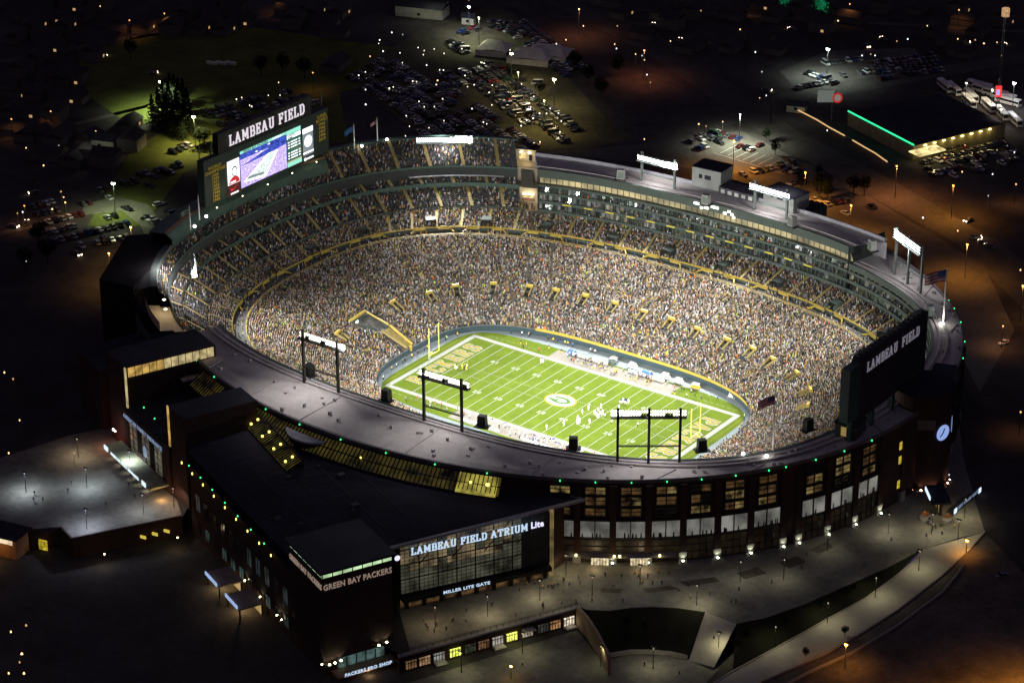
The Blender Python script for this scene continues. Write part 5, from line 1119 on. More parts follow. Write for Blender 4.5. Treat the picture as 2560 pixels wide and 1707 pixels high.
# north gate
NG = thing('entrance_gate', 'low lit entrance gate with a white sign beside the clock tower', 'gate')
p = G(2152, 1165); dN = Vector((.5, -.6, 0)).normalized()
g = MB(); g.box((p.x, p.y, GZ+4.2), (12, 6, .6), DROOF, dN); g.build('roof', NG)
for u_ in (-5, -1.7, 1.7, 5): g = MB(); g.box(p+dN*u_+Vector((0, 0, 0)), (.7, .7, 4.2), BRICK); g.build('pillar', NG)
g = MB(); g.box(p+Vector((0, 0, 0)), (10, .3, 3.6), emi('gate_glow', (1, .7, .2), .18, .8, .4), dN); g.build('doors', NG)
g = MB(); sd = Vector((-dN.y, dN.x, 0)); g.box(p-sd*3.2+Vector((0, 0, 4.5)), (7, .3, 1.2), emi('gate_sign', (.7, .85, 1), 1.2), dN); g.build('sign', NG)
q0, q1 = G(2192, 1172, 10), G(2248, 1125, 10); g = MB(); g.bar(q0, q1, .5, BLACK, 2.2); dq = (q1-q0).normalized()
o = thing('sponsor_sign', 'long low lit sign wall slanting beside the north gate', 'sign'); g.build('board', o)
g = MB(); n3 = Vector((dq.y, -dq.x, 0)).normalized(); text(g, 'FLEET FARM GATE', (q0+q1)/2+n3*.35+Vector((0, 0, .1)), dq, (0, 0, 1), 1.5, LB2, .04, .04, 1.2)
for q in (q0, q1): g.box(q+n3*.4-Vector((0, 0, .8)), (1.6, .2, 1.6), MATS['gate_sign'], dq)
g.build('lettering', o)
for q in (G(2122, 1190, 9), G(2175, 1196, 9)):
    o = thing('planter', 'round planter with an orange lit shrub beside the north gate', 'planter', 'planters at the north gate', q); g = MB(); g.tube([(0, 0, -.5), (0, 0, .6)], 1.2, 1.5, CONC, 12); g.build('pot', o)
    g = MB()
    for i in range(70):
        a = Vector((random.gauss(0, .7), random.gauss(0, .7), 1.1+random.random())); g.add([a, a+Vector((.35, .1, .1)), a+Vector((.1, .3, .3))], [(0, 1, 2)], mat('shrub', (.2, .09, .03), .9))
    g.build('shrub', o); lamp_pt((0, 0, 2.6), (1, .6, .4), 60, .15, o)

# ------------------------------------------------------------------ lamps outside
def street_lamp(label, p, h, col, watt, spot=150, eb=26, group='street lamps and lot lights', aim=None, r=.45):
    p = Vector(p); o = thing('street_lamp', label, 'street lamp', group, p)
    pmt = BLACK if eb < 5 else GSTEEL
    g = MB(); g.tube([(0, 0, 0), (0, 0, h)], .18 if eb > 5 else .13, .1, pmt, 8); g.build('pole', o)
    g = MB(); g.box((0, 0, h), (1.6, .5, .25), pmt); g.build('arm', o)
    nm = 'lamp_glow_%02d_%02d_%d' % (int(col[1]*99), int(col[2]*99), eb*10)
    g = MB(); g.tube([(0, 0, h-.55), (0, 0, h-.02)], r, r*1.1, emi(nm, col, eb), 10); g.build('lamp_head', o)
    lamp_pt((0, 0, h-1.0), col, watt, .4, o, spot, aim)
    return o
WHT = (1, .97, .82); GRNW = (.85, 1, .6); SOD = (1, .38, .05)
H = 14
def atop(x, y, h): return G(x, y, GZ+h)-Vector((0, 0, h))
big = [((368, 187), GRNW, 20000, 'twin lamp by the conifers lighting the green lawn', 40), ((445, 267), (1, .85, .35), 11000, 'bright lot lamp left of the lettered video board', 40), ((260, 420), GRNW, 5500, 'lamp over the small driveway left of the stadium', 26),
       ((1175, 122), (1, .85, .4), 1800, 'lot lamp between the white party tents', 40), ((1273, 181), (1, .85, .4), 2200, 'lot lamp beside the white van row', 40), ((1077, 15), (.9, .9, 1), 4000, 'lamp at the top of the picture by the white booth', 26),
       ((1902, 112), (.85, 1, .85), 9000, 'bluish white lot lamp beyond the road', 50), ((2330, 190), (.9, .9, 1), 2500, 'lamp among the parked buses', 36), ((1686, 322), SOD, 11440, 'orange lamp over the empty lot with painted bays', 16),
       ((2222, 560), SOD, 5600, 'orange lamp at the corner of the north lot', 16), ((2350, 655), SOD, 1300, 'orange lamp at the right edge of the picture', 14), ((1100, 40), (.9, 1, .6), 5200, 'lot lamp above the trodden grass at the top', 20),
       ((1850, 395), SOD, 7920, 'orange lamp behind the west roof penthouse', 14), ((1955, 470), SOD, 9240, 'orange lamp over the cars behind the west roof', 14), ((2190, 425), SOD, 7040, 'orange lamp on the broad road right of the lot', 12), ((2060, 380), (1, .35, .1), 7000, 'dim red orange lamp along the broad road', 8), ((1480, 115), (1, .3, .12), 2600, 'dim red orange lamp up the broad road', 8), ((1330, 20), (1, .35, .15), 2500, 'dim red orange lamp far up the road', 8),
       ((1700, 262), (.93, 1, .75), 18000, 'white lamp lighting the road junction', 12), ((300, 520), (1, .55, .15), 2400, 'orange lamp near the dark south wall', 12), ((250, 580), (1, .5, .1), 1800, 'amber lamp in the lot left of the stadium', 12), ((1250, 230), (1, .8, .3), 3600, 'lot lamp at the lower end of the car lane', 12), ((1190, 165), (1, .8, .4), 2200, 'lot lamp midway down the car lane', 12)]
for (x, y), col, w_, lab, eb in big:
    street_lamp(lab, atop(x, y, H), H, col, w_*3.1, 150, eb, r=.7 if eb > 20 else .3)
# lower right orange street
for x, y, w_ in ((2400, 1680, 160000), (2330, 1790, 320000), (2130, 1820, 190000), (2219, 1272, 1500), (1940, 1540, 2500)):
    lab = 'tall orange street lamp near the lower right drive' if y > 1400 else 'small amber lamp beside the curved sidewalk'
    street_lamp(lab, G(x, y, 4 if y > 1400 else 8.2), (20 if w_ > 9000 else 9) if y > 1400 else 5, SOD, w_, 150, 20, 'amber lamps by the curved sidewalk')
street_lamp('small amber lamp standing in the shop court', G(1174, 1558, LZ), 4.5, (1, .6, .15), 140, 150, 20, 'amber lamps by the curved sidewalk', r=.3)
# plaza lamps (post tops)
for x, y, w_, col in ((1360, 1370, 208, (1, .9, .62)), (1470, 1345, 168, (1, .92, .65)), (1600, 1390, 620, (1, .9, .6)), (1700, 1335, 208, (1, .9, .65)), (1800, 1330, 208, (1, .92, .65)), (1900, 1265, 208, (1, .9, .65)), (2040, 1225, 520, (1, .9, .65)), (2140, 1225, 700, (1, .88, .6)), (2215, 1190, 600, (1, .85, .5)),
                      (1120, 1415, 620, (1, .82, .5)), (1000, 1440, 420, (1, .75, .42)), (1240, 1378, 620, (1, .85, .55)), (1300, 1320, 420, (1, .85, .5)), (1980, 1390, 0, WHT)):
    if not w_: continue
    street_lamp('slim post lamp on the plaza outside the curved brick wall', G(x, y), 7, col, w_*3.0, 162, .6, 'slim post lamps on the plaza', r=.16)
for x, y, z_, w_ in ((1650, 1500, 3.4, 330), (1780, 1485, 4.6, 260), (1900, 1430, 5.6, 330), (2010, 1372, 6.8, 330), (2110, 1310, 7.8, 330), (2200, 1240, 8.5, 380), (1500, 1535, LZ, 260), (1380, 1530, LZ, 150), (1200, 1500, LZ, 300), (1060, 1545, LZ, 260)):
    street_lamp('slim post lamp beside the sidewalk or court', G(x, y, z_), 7, (.98, .9, .55), w_*3.6, 162, .6, 'slim post lamps on the plaza', r=.16)
for x, y, w_, col in ((60, 1130, 620, (.75, .85, 1)), (200, 1120, 620, (.72, .84, 1)), (300, 1080, 420, (.8, .88, 1)), (200, 1215, 700, (.68, .74, 1)), (330, 1180, 420, (.8, .85, 1)), (400, 1165, 300, (1, .7, .5)), (180, 1050, 330, (1, .75, .5))):
    street_lamp('pole lamp on the grey gate plaza', G(x, y), 7, col, w_*7, 164, .6, 'pole lamps on the gate plaza', r=.2)
for x, y, lab in ((240, 1273, 'wall lamp on the brown retaining wall left of the square windows'), (408, 1235, 'wall lamp on the brown retaining wall right of the square windows'), (12, 1080, 'warm wall lamp at the left edge of the picture')):
    q = G(x, y, 6.5); o = thing('wall_lamp', lab, 'light'); g = MB(); g.box(q, (.4, .4, .3), emi('wall_lamp_glow', (1, .8, .4), 7)); g.build('lens', o); lamp_pt(q-Vector((0, .8, .5)), (1, .72, .35), 160, .2, o)
# small windows in the retaining wall, left building
for i, x in enumerate((329, 356, 383)):
    q = G(x, 1236-i*7, 5.2); g = MB(); g.box(q, (2.0, .4, .9), emi('yellow_square_window', (1, .78, .12), .6), (1, .12, 0)); tag(g.build('lit_window'), 'square yellow lit window in the brown retaining wall', 'window', 'lit windows in the retaining wall')
o = box_thing('gatehouse', 'small brick gatehouse with a pale lit band at the left edge', 'building', G(20, 1262, LZ), (12, 9, 6.5), (.98, .2, 0), mat('orange_brick', (.35, .17, .08), .9, 0, .2), DROOF)
q = G(20, 1262, LZ)
g = MB(); g.box(q+Vector((.9, -4.6, 5)), (10, .2, 1.4), emi('gatehouse_band', (1, .75, .5), .8, .3, .6), (.98, .2, 0)); g.build('window', o); lamp_pt(q+Vector((2, -9, 5)), (1, .6, .2), 420, .4, o)
g = MB(); g.box(G(100, 1262, 3), (3, .3, 3.4), emi('stair_window', (1, .75, .05), .45, .6, .8), (.98, .2, 0)); tag(g.build('stair_window'), 'tall yellow stairwell window right of the small gatehouse', 'window')

# ------------------------------------------------------------------ far right: store with green edge, signs, buses, mast
STO = thing('store_building', 'large dark flat roofed store edged with a thin green light line', 'building')
c4 = [G(1948, 256, 15), G(2099, 334, 15), G(2310, 282, 15), G(2165, 212, 15)]
g = MB(); g.prism([p[:2] for p in c4], GZ, 14.6, mat('store_wall', (.25, .22, .14), .9), DROOF); g.build('wall', STO)
g = MB(); g.bar(c4[0]+Vector((0, 0, .1)), c4[1]+Vector((0, 0, .1)), .45, emi('green_line', (.03, 1, .35), 1.6), .45); g.build('green_edge_light', STO)
dS = (c4[2]-c4[1]).normalized(); nS = Vector((dS.y, -dS.x, 0)); LS = (c4[2]-c4[1]).length
for i in range(8):
    g = MB(); g.box(c4[1]+dS*(LS*(.12+.1*i))+nS*.3-Vector((0, 0, 1.2)), (1.2, .5, .35), emi('store_lamp', (1, .8, .25), 8), dS); g.build('wall_lamp', STO)
    lamp_pt(c4[1]+dS*(LS*(.12+.1*i))+nS*1.6-Vector((0, 0, 1.5)), (1, .78, .25), 130, .2, STO)
g = MB(); g.box(c4[1]+dS*4+nS*4-Vector((0, 0, 2.2)), (14, 7, .5), emi('store_canopy', (1, .8, .35), .9, .5, .3), dS); g.build('entrance_canopy', STO); lamp_pt(c4[1]+dS*4+nS*9-Vector((0, 0, 1)), (1, .8, .35), 500, .3, STO)
g = MB(); q = G(1910, 280); g.tube([q, q+Vector((0, 0, 9))], .35, .3, GSTEEL, 8); o = thing('store_sign', 'roadside sign with a round red lit emblem on a white block', 'sign'); g.build('pole', o)
cdir = Vector((.6, -.8, 0)); tdir = Vector((.8, .6, 0))
g = MB(); g.box(q+Vector((0, 0, 9))-tdir*3, (7, .8, 5), emi('sign_block', (.5, .55, .5), .25), tdir); g.build('board', o)
g = MB(); g.disc(q+Vector((0, 0, 11))+tdir*2+cdir*.6, cdir, 2.2, emi('red_neon', (1, .04, .03), .4), 20, 2.4); g.disc(q+Vector((0, 0, 11))+tdir*2+cdir*.7, cdir, 1.5, emi('sign_face', (.6, .5, .45), .35), 20, 1.6); g.build('emblem', o)
q = G(2292, 262); o = thing('mast', 'tall thin lattice mast with a small lit head at the far right', 'mast'); g = MB()
for a, b in ((-.6, -.6), (.6, -.6), (0, .6)): g.bar(q+Vector((a, b, 0)), q+Vector((a*.6, b*.6, 46)), .18, GSTEEL)
for i in range(22): g.bar(q+Vector((-.6, -.6, i*2)), q+Vector((.6, -.6, i*2+2)), .12, GSTEEL)
g.build('lattice', o); g = MB(); g.tube([q+Vector((0, 0, 44)), q+Vector((0, 0, 47.5))], 1.7, 1.7, emi('mast_head', (1, .6, .3), .5, .4, 1), 10); g.build('antenna_head', o)
g = MB(); g.box(q+Vector((0, -1, 8)), (2.6, .6, 5), emi('red_sign', (1, .05, .05), 1.1), tdir); g.box(q+Vector((0, -1.4, 9)), (1.4, .3, 2.4), emi('blue_sign', (.3, .5, 1), 1.0), tdir); g.build('sign', o)
q = G(1770, 285); o = thing('utility_pole', 'dark wooden utility pole with two crossarms at the lit junction', 'utility pole'); g = MB(); g.tube([q, q+Vector((0, 0, 15))], .3, .2, BLACK, 8); g.build('pole', o); g = MB(); g.bar(q+Vector((-2.4, -1.6, 13.8)), q+Vector((2.4, 1.6, 13.8)), .3, BLACK); g.bar(q+Vector((-6, -3, 11.6)), q+Vector((1.6, 1.2, 12.4)), .2, BLACK); g.build('crossarm', o)
g = MB(); AMB = emi('amber_string', (1, .6, .25), .9)
pts = [(1826, 250), (1850, 262), (1875, 275), (1905, 293), (1940, 312)]; pts2 = [(1958, 322), (1985, 338), (2010, 352), (2038, 372)]
for P_, t_ in ((pts, 'string of amber lights on the far roadside fence, nearer the road corner'), (pts2, 'string of amber lights on the far roadside fence below the green edged store')):
    g = MB()
    for a, b in zip(P_[:-1], P_[1:]): g.bar(G(*a, GZ+1.2), G(*b, GZ+1.2), .4, AMB, .35)
    tag(g.build('fence_lights'), t_, 'lights')
g = MB()
for a, b in zip((pts+pts2)[:-1], (pts+pts2)[1:]): g.bar(G(*a, GZ+.5), G(*b, GZ+.5), .3, GSTEEL, 1.2)
tag(g.build('roadside_fence'), 'low fence along the far road under the amber lights', 'fence')

# tents, booths, small buildings
def tent(label, q, w_, d_):
    o = thing('party_tent', label, 'tent', 'white peaked party tents'); g = MB(); TM = mat('tent_canvas', (.55, .52, .48), .8); q = Vector(q)
    x, y = w_/2, d_/2; ax = Vector((.95, .3, 0)); ay = Vector((-.3, .95, 0))
    cs = [q+ax*sx*x+ay*sy*y+Vector((0, 0, 2.8)) for sx, sy in ((-1, -1), (1, -1), (1, 1), (-1, 1))]
    pk = [q-ax*x*.45+Vector((0, 0, 6.4)), q+ax*x*.45+Vector((0, 0, 6.4))]; md = [q+ay*sy*y*.9+Vector((0, 0, 3.2)) for sy in (-1, 1)]
    g.add(cs+pk+md, [(0, 6, 4), (6, 1, 5), (4, 6, 5), (1, 2, 5), (2, 7, 5), (7, 3, 4), (5, 7, 4), (3, 0, 4)], TM); g.build('canopy', o)
    for c in cs: g = MB(); g.bar(c, (c.x, c.y, GZ), .15, METALP); g.build('post', o)
    g = MB(); g.add([cs[0], cs[1], (cs[1].x, cs[1].y, GZ), (cs[0].x, cs[0].y, GZ)], [(0, 1, 2, 3)], TM); g.build('side_wall', o)
tent('small white party tent left of the lot lamp', G(1137, 122), 15, 12); tent('long white party tent right of the lot lamp, nearer one', G(1222, 140), 20, 14); tent('white party tent behind the long one', G(1262, 132), 20, 14)
lamp_pt(G(1215, 150, 20), (1, .9, .7), 2500, .5)
CRM = mat('cream_siding', (.5, .5, .4), .9)
for q, sz, lab in (((240, 335), (13, 9, 4), 'lone cream house with a dark roof in the dark left of the lot'), ((970, 35), (24, 10, 5), 'pale long building front at the top of the picture'), ((1077, 55), (6, 4, 3.5), 'bright white booth on the trodden grass'), ((1005, 25), (9, 6, 5), 'small pale shed beside the long building at the top'), ((1830, 255), (8, 5, 3), 'tiny pale hut at the road corner')):
    o = thing('small_building', lab, 'building'); p = G(*q); ax = Vector((.95, .3, 0)); ay = Vector((-.3, .95, 0)); g = MB(); g.box(p, sz, CRM, ax); g.build('wall', o); g = MB(); z_ = sz[2]
    cs = [p+ax*sx*(sz[0]/2+.5)+ay*sy*(sz[1]/2+.5)+Vector((0, 0, z_)) for sx, sy in ((-1, -1), (1, -1), (1, 1), (-1, 1))]; rg = [p+ax*sx*(sz[0]/2+.5)+Vector((0, 0, z_+2)) for sx in (-1, 1)]
    g.add(cs+rg, [(0, 1, 5, 4), (2, 3, 4, 5), (1, 2, 5), (3, 0, 4)], DROOF); g.build('roof', o)
    g = MB(); g.box(p-ay*(sz[1]/2+.05)+Vector((0, 0, 1.2)), (1.4, .1, 1.3), WDK, ax); g.build('window', o)
    lamp_pt(p-ay*14+Vector((3, 0, 9)), (.95, 1, .75), 600, .4, o)
for x in (487, 508, 530):
    g = MB(); g.box(G(x, 148), (5.5, 1.6, 1.2), mat('pale_tarpaulin', (.7, .7, .5), .8), (1, .15, 0)); tag(g.build('bench'), 'low pale bench in a short row at the far edge of the lawn', 'bench', 'three pale benches at the lawn edge')

# ------------------------------------------------------------------ vehicles
GLS = mat('car_glass', (.02, .025, .03), .1, .2, 0)
HL = emi('tiny_lamp', (1, .95, .8), 5)
PAINTS = [mat('car_paint_'+n_, c, .25, .25, 0) for n_, c in (('black', (.015, .015, .018)), ('grey', (.12, .12, .13)), ('silver', (.4, .4, .42)), ('white', (.7, .7, .7)), ('red', (.35, .02, .02)), ('blue', (.03, .06, .2)), ('dark_red', (.12, .02, .02)), ('tan', (.3, .25, .17)), ('green', (.03, .08, .05)))]
CN = ['black', 'grey', 'silver', 'white', 'red', 'blue', 'dark red', 'tan', 'green']
def car_mesh(kind):
    g = MB(); L, Wd, hb, ht = {'sedan': (4.7, 1.82, .95, 1.45), 'suv': (4.8, 1.95, 1.1, 1.8), 'van': (5.6, 2.1, 1.3, 2.4), 'pickup': (5.6, 2.0, 1.05, 1.8)}[kind]
    Pm = PAINTS[0]
    prof = {'sedan': [(-.5, .55), (-.49, .88), (-.3, hb), (-.12, hb+.02), (.32, hb+.04), (.47, hb-.02), (.5, .6), (.49, .32), (-.48, .32)], 'suv': [(-.5, .55), (-.49, .98), (-.32, hb), (.5, hb+.06), (.5, .5), (-.48, .38)], 'van': [(-.5, .6), (-.48, 1.1), (-.38, hb), (.5, hb), (.5, .4), (-.48, .4)], 'pickup': [(-.5, .6), (-.49, 1.0), (-.3, hb), (.5, hb), (.5, .5), (-.48, .45)]}[kind]
    n = len(prof); vs = [(x*L, sy*Wd/2*(.97 if z > .9 else 1), z) for sy in (-1, 1) for x, z in prof]
    g.add(vs, [tuple(range(n)), tuple(n+k for k in range(n))[::-1]]+[(k, n+k, n+(k+1) % n, (k+1) % n) for k in range(n)], Pm)
    cb = {'sedan': [(-.2, hb), (-.07, ht), (.2, ht), (.36, hb)], 'suv': [(-.24, hb), (-.12, ht), (.44, ht), (.49, hb)], 'van': [(-.4, hb), (-.3, ht), (.47, ht), (.49, hb)], 'pickup': [(-.22, hb), (-.12, ht), (.08, ht), (.14, hb)]}[kind]
    vs = [(x*L, sy*Wd/2*(.93 if z == hb else .8), z) for sy in (-1, 1) for x, z in cb]
    g.add(vs, [(0, 1, 2, 3), (7, 6, 5, 4), (0, 4, 5, 1), (2, 6, 7, 3)], GLS); g.add([(v_[0], v_[1]*1.0, v_[2]+.02) for v_ in (vs[1], vs[5], vs[6], vs[2])], [(0, 1, 2, 3)], Pm)
    if kind == 'pickup': g.box((.32*L, 0, hb-.3), (.32*L, Wd*.8, .32), TYRE)
    for sx in (-.31, .31):
        for sy in (-1, 1):
            g.tube([(sx*L, sy*(Wd/2-.2), .34), (sx*L, sy*(Wd/2+.01), .34)], .34, .34, TYRE, 10); g.tube([(sx*L, sy*(Wd/2+.01), .34), (sx*L, sy*(Wd/2+.03), .34)], .2, .18, METALP, 8)
    for sy in (-1, 1): g.box((-.495*L, sy*Wd*.36, .66), (.08, .32, .16), METALP); g.box((.498*L, sy*Wd*.38, .75), (.06, .26, .18), mat('tail_lens', (.3, .01, .01), .3, 0, 0))
    o = g.build('car_master'); me = o.data; bpy.data.objects.remove(o); return me
CARM = {k: car_mesh(k) for k in ('sedan', 'suv', 'van', 'pickup')}
ncar = [0]
def car(p, ang, where, kind=None, col=None):
    kind = kind or random.choices(('sedan', 'suv', 'van', 'pickup'), (5, 4, 1, 2))[0]
    ci = col if col is not None else random.choices(range(9), (10, 8, 4, 3, .35, 3, .6, 1, 1))[0]
    o = bpy.data.objects.new('parked_car', CARM[kind]); COL.objects.link(o); o.location = p; o.rotation_euler = (0, 0, ang)
    o.material_slots[0].link = 'OBJECT'; o.material_slots[0].material = PAINTS[ci]
    tag(o, '%s %s parked %s' % (CN[ci], kind, where[0]), 'car', where[1]); ncar[0] += 1; return o
def line(a, b, n, where, skip=.12, off=0., kind=None):
    a = G(*a); b = G(*b); d = (b-a); L = d.length; n = min(n, int(L/2.7)); d.normalize(); pn = math.atan2(d.y, d.x)+PI/2
    made = []
    for i in range(n):
        if random.random() < skip: continue
        p = a+d*(L*(i+.5)/n); made.append(car((p.x+random.uniform(-.2, .2), p.y+random.uniform(-.3, .3), GZ+.06), pn+random.gauss(0, .03)+off+(PI if random.random() < .3 else 0), where, kind))
    nm = [o['label'].split(' parked ')[0] for o in made]
    for i, o in enumerate(made):
        if 0 < i < len(made)-1: o['label'] = '%s between %s and %s %s' % (nm[i], nm[i-1], nm[i+1], where[2])
        elif len(made) > 1: o['label'] = '%s ending a row beside %s %s' % (nm[i], nm[1 if i == 0 else i-1], where[2])
w1 = ('in the long lane lots beyond the south stand', 'cars parked beyond the stadium', 'in the lane lots')
for k, (a, b, n) in enumerate((((1112, 145), (1330, 305), 46), ((1095, 158), (1270, 300), 40), ((1060, 165), (1215, 290), 32), ((1130, 195), (1300, 330), 34), ((1010, 165), (1060, 200), 8), ((1045, 100), (1072, 125), 9), ((1032, 96), (1058, 122), 9))): line(a, b, n, w1)
line((1045, 70), (1075, 82), 6, w1); line((1065, 62), (1105, 72), 7, w1); line((1110, 48), (1190, 62), 10, w1, .3); line((1130, 62), (1180, 78), 8, w1, .3)
w2 = ('in the grass lot behind the lettered video board', 'cars parked behind the video board', 'behind the video board')
for a, b, n in (((470, 262), (600, 232), 16), ((495, 278), (560, 262), 9), ((500, 296), (560, 280), 9), ((600, 250), (680, 232), 9), ((478, 272), (520, 262), 5)): line(a, b, n, w2, .15)
w3 = ('in the dim lot left of the dark stair block', 'cars parked left of the stadium', 'left of the stadium')
for a, b, n in (((275, 430), (400, 395), 15), ((285, 445), (350, 428), 8), ((360, 470), (410, 500), 8), ((370, 365), (440, 335), 8), ((395, 345), (450, 330), 7), ((300, 410), (420, 380), 12), ((240, 500), (300, 480), 6), ((330, 500), (380, 520), 6), ((180, 570), (300, 545), 9)): line(a, b, n, w3, .25)
w4 = ('in the orange lit lot behind the west roof', 'cars parked behind the west roof', 'behind the west roof')
for a, b, n in (((1700, 405), (1840, 372), 15), ((1830, 385), (1870, 378), 4), ((1835, 470), (1925, 452), 9), ((1850, 480), (1950, 462), 9), ((1800, 440), (1850, 418), 5), ((1935, 495), (2010, 475), 7), ((1600, 345), (1660, 330), 7), ((1580, 330), (1650, 312), 8), ((1790, 385), (1830, 400), 3)): line(a, b, n, w4, .2)
w5 = ('in the bluish lit lot beyond the road', 'cars parked beyond the road', 'beyond the road')
for a, b, n in (((1845, 165), (1920, 195), 10), ((1890, 150), (1980, 138), 9), ((1930, 178), (2010, 165), 8), ((1830, 205), (1900, 190), 8), ((2010, 155), (2100, 145), 10), ((2020, 168), (2110, 158), 9)): line(a, b, n, w5, .15)
w6 = ('beside the green edged store', 'cars parked around the store', 'around the store')
for a, b, n in (((1960, 280), (2080, 345), 14), ((2130, 360), (2230, 335), 12), ((2150, 375), (2210, 360), 7)): line(a, b, n, w6, .3)
car(G(1234, 195, GZ+.06), .6, ('in the car lane as the largest and brightest vehicle', 'cars parked beyond the stadium'), 'van', 3)
car(G(1148, 161, GZ+.06), .5, ('at the upper end of the lit car lane', 'cars parked beyond the stadium'), 'suv', 4)
car(G(2300, 1325, 7.8), 1.0, ('on the dark drive at the lower right', 'cars near the lower right drive'), 'sedan', 1); car(G(2305, 790, GZ+.06), 1.4, ('on the dark road right of the stadium', 'cars near the lower right drive'), 'sedan', 3)
# a few cars driving with headlamps lit
CARD = []
for i, (x, y) in enumerate(((2225, 508), (2258, 560), (2240, 548), (2275, 568), (640, 300), (350, 170), (30, 522), (60, 515), (178, 585), (2240, 100), (2030, 92), (1560, 95), (2300, 105), (235, 133), (405, 15), (415, 22), (1500, 60), (1820, 70), (2250, 55), (80, 445), (1610, 100), (1760, 210), (1990, 108))):
    o = thing('driving_car', 'distant car with lit headlamps on a dark street', 'car', 'distant cars with lit headlamps', G(x, y, GZ+.06)); o.rotation_euler = (0, 0, random.uniform(0, 6.28))
    b_ = bpy.data.objects.new('body', CARM['sedan']); COL.objects.link(b_); b_.parent = o; b_.material_slots[0].link = 'OBJECT'; b_.material_slots[0].material = PAINTS[1]
    for sy in (-.62, .62): g = MB(); g.tube([(-2.3, sy, .7), (-2.5, sy, .7)], .3, .34, emi('headlamp', (1, .75, .5), 7), 8); g.build('headlamp', o)
# pin-point house and street lights in the dark town
PIN = [(1077, 1), (1340, 60), (1300, 92), (1418, 60), (1412, 102), (1416, 112), (1475, 128), (1480, 138), (1486, 172), (1494, 190), (1460, 125), (1540, 95), (1590, 20), (1830, 5), (1925, 48), (2060, 95), (2085, 90), (2200, 90), (2240, 92), (2260, 100), (2290, 98), (2300, 128), (2130, 60), (1980, 128), (1750, 165), (1735, 120), (1760, 220), (2000, 125), (2010, 128), (1745, 225), (140, 440), (150, 465), (60, 340), (205, 308), (220, 302), (120, 480), (40, 490), (52, 487), (60, 600), (135, 335), (100, 380), (640, 190), (700, 220), (840, 240), (900, 75), (925, 80), (980, 150), (1005, 185), (1240, 330), (1480, 320), (1605, 285), (1622, 290), (2170, 270), (2190, 300), (2290, 345), (2210, 395), (2330, 350), (2180, 1090), (2344, 620), (2200, 530), (2355, 440), (2120, 500), (10, 855), (30, 870), (45, 965), (20, 1040), (60, 1435), (25, 1450), (50, 1500), (45, 1520), (20, 1545), (55, 1545), (170, 1040), (850, 130), (880, 118), (1610, 25), (1700, 68), (230, 15), (20, 180), (1660, 280), (2280, 400), (2270, 450), (1900, 300)]
for i, (x, y) in enumerate(PIN):
    warm = random.random() < .65 or (x < 80 and y > 850); c = (1, .62, .25) if warm else (.8, .9, 1)
    z_ = 5; q = G(x, y, GZ+z_) if y < 1300 else G(x, y, LZ+z_); g0 = GZ if y < 1300 else LZ
    o = thing('yard_lamp', ('small amber' if warm else 'small bluish')+' lamp post in the dark town beyond the stadium', 'street lamp', 'pin-point lamps of the dark town', (q.x, q.y, g0))
    g = MB(); g.tube([(0, 0, 0), (0, 0, z_)], .1, .08, GSTEEL, 6); g.build('pole', o); g = MB(); g.tube([(0, 0, z_-.25), (0, 0, z_+.25)], random.uniform(.15, .42), .2, (emi('pin_'+('warm' if warm else 'cool'), c, 2.5) if i % 3 else emi('faint_pin_'+('warm' if warm else 'cool'), c, .7)), 8); g.build('lamp_head', o)
for x, y in ((1800, 17), (1885, 28), (1887, 38)):
    o = thing('lit_tree', 'small tree lit bright green at the top right of the picture', 'tree', 'green lit trees'); q = G(x, y); g = MB(); g.tube([q, q+Vector((0, 0, 4))], .25, .15, BLACK, 6); g.build('trunk', o)
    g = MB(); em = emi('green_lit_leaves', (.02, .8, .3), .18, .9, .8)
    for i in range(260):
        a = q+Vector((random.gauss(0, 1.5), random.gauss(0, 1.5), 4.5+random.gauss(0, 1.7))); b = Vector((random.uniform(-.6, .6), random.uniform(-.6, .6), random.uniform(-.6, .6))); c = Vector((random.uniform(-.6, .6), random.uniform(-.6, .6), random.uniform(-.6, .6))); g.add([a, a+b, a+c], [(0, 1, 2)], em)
    g.build('crown', o)
# the rest of the packed lots: hundreds more cars in dark rows, one object
def car_field(name, label, quads):
    g = MB(); cols = [PAINTS[0], PAINTS[1], PAINTS[2], PAINTS[3], PAINTS[5], PAINTS[6], PAINTS[0], PAINTS[1]]
    for (a, b, c, rows_) in quads:
        A, B_, C_ = G(*a), G(*b), G(*c); d = B_-A; L = d.length; d.normalize()
        for r_ in range(rows_):
            st = A+(C_-A)*(r_/max(1, rows_-1)); x = 0
            while x < L:
                x += random.uniform(2.6, 3.0)
                if random.random() < .14: x += random.choice((3, 6)); continue
                p = st+d*x+Vector((random.uniform(-.3, .3), random.uniform(-.3, .3), 0)); pn = Vector((-d.y, d.x, 0)); hh = random.choice((0, 0, .35)); m_ = random.choice(cols)
                g.box((p.x, p.y, GZ+.35), (4.5, 1.8, .65+hh*.4), m_, pn, .96); g.box((p.x-pn.x*.2, p.y-pn.y*.2, GZ+1.0+hh*.4), (2.6, 1.65, .5+hh*.6), GLS, pn, .8); g.box((p.x-pn.x*.2, p.y-pn.y*.2, GZ+1.5+hh), (1.9, 1.3, .05), m_, pn)
                g.box((p.x, p.y, GZ+.08), (4.0, 1.5, .3), TYRE, pn)
    tag(g.build(name), label, 'cars', kind='stuff')
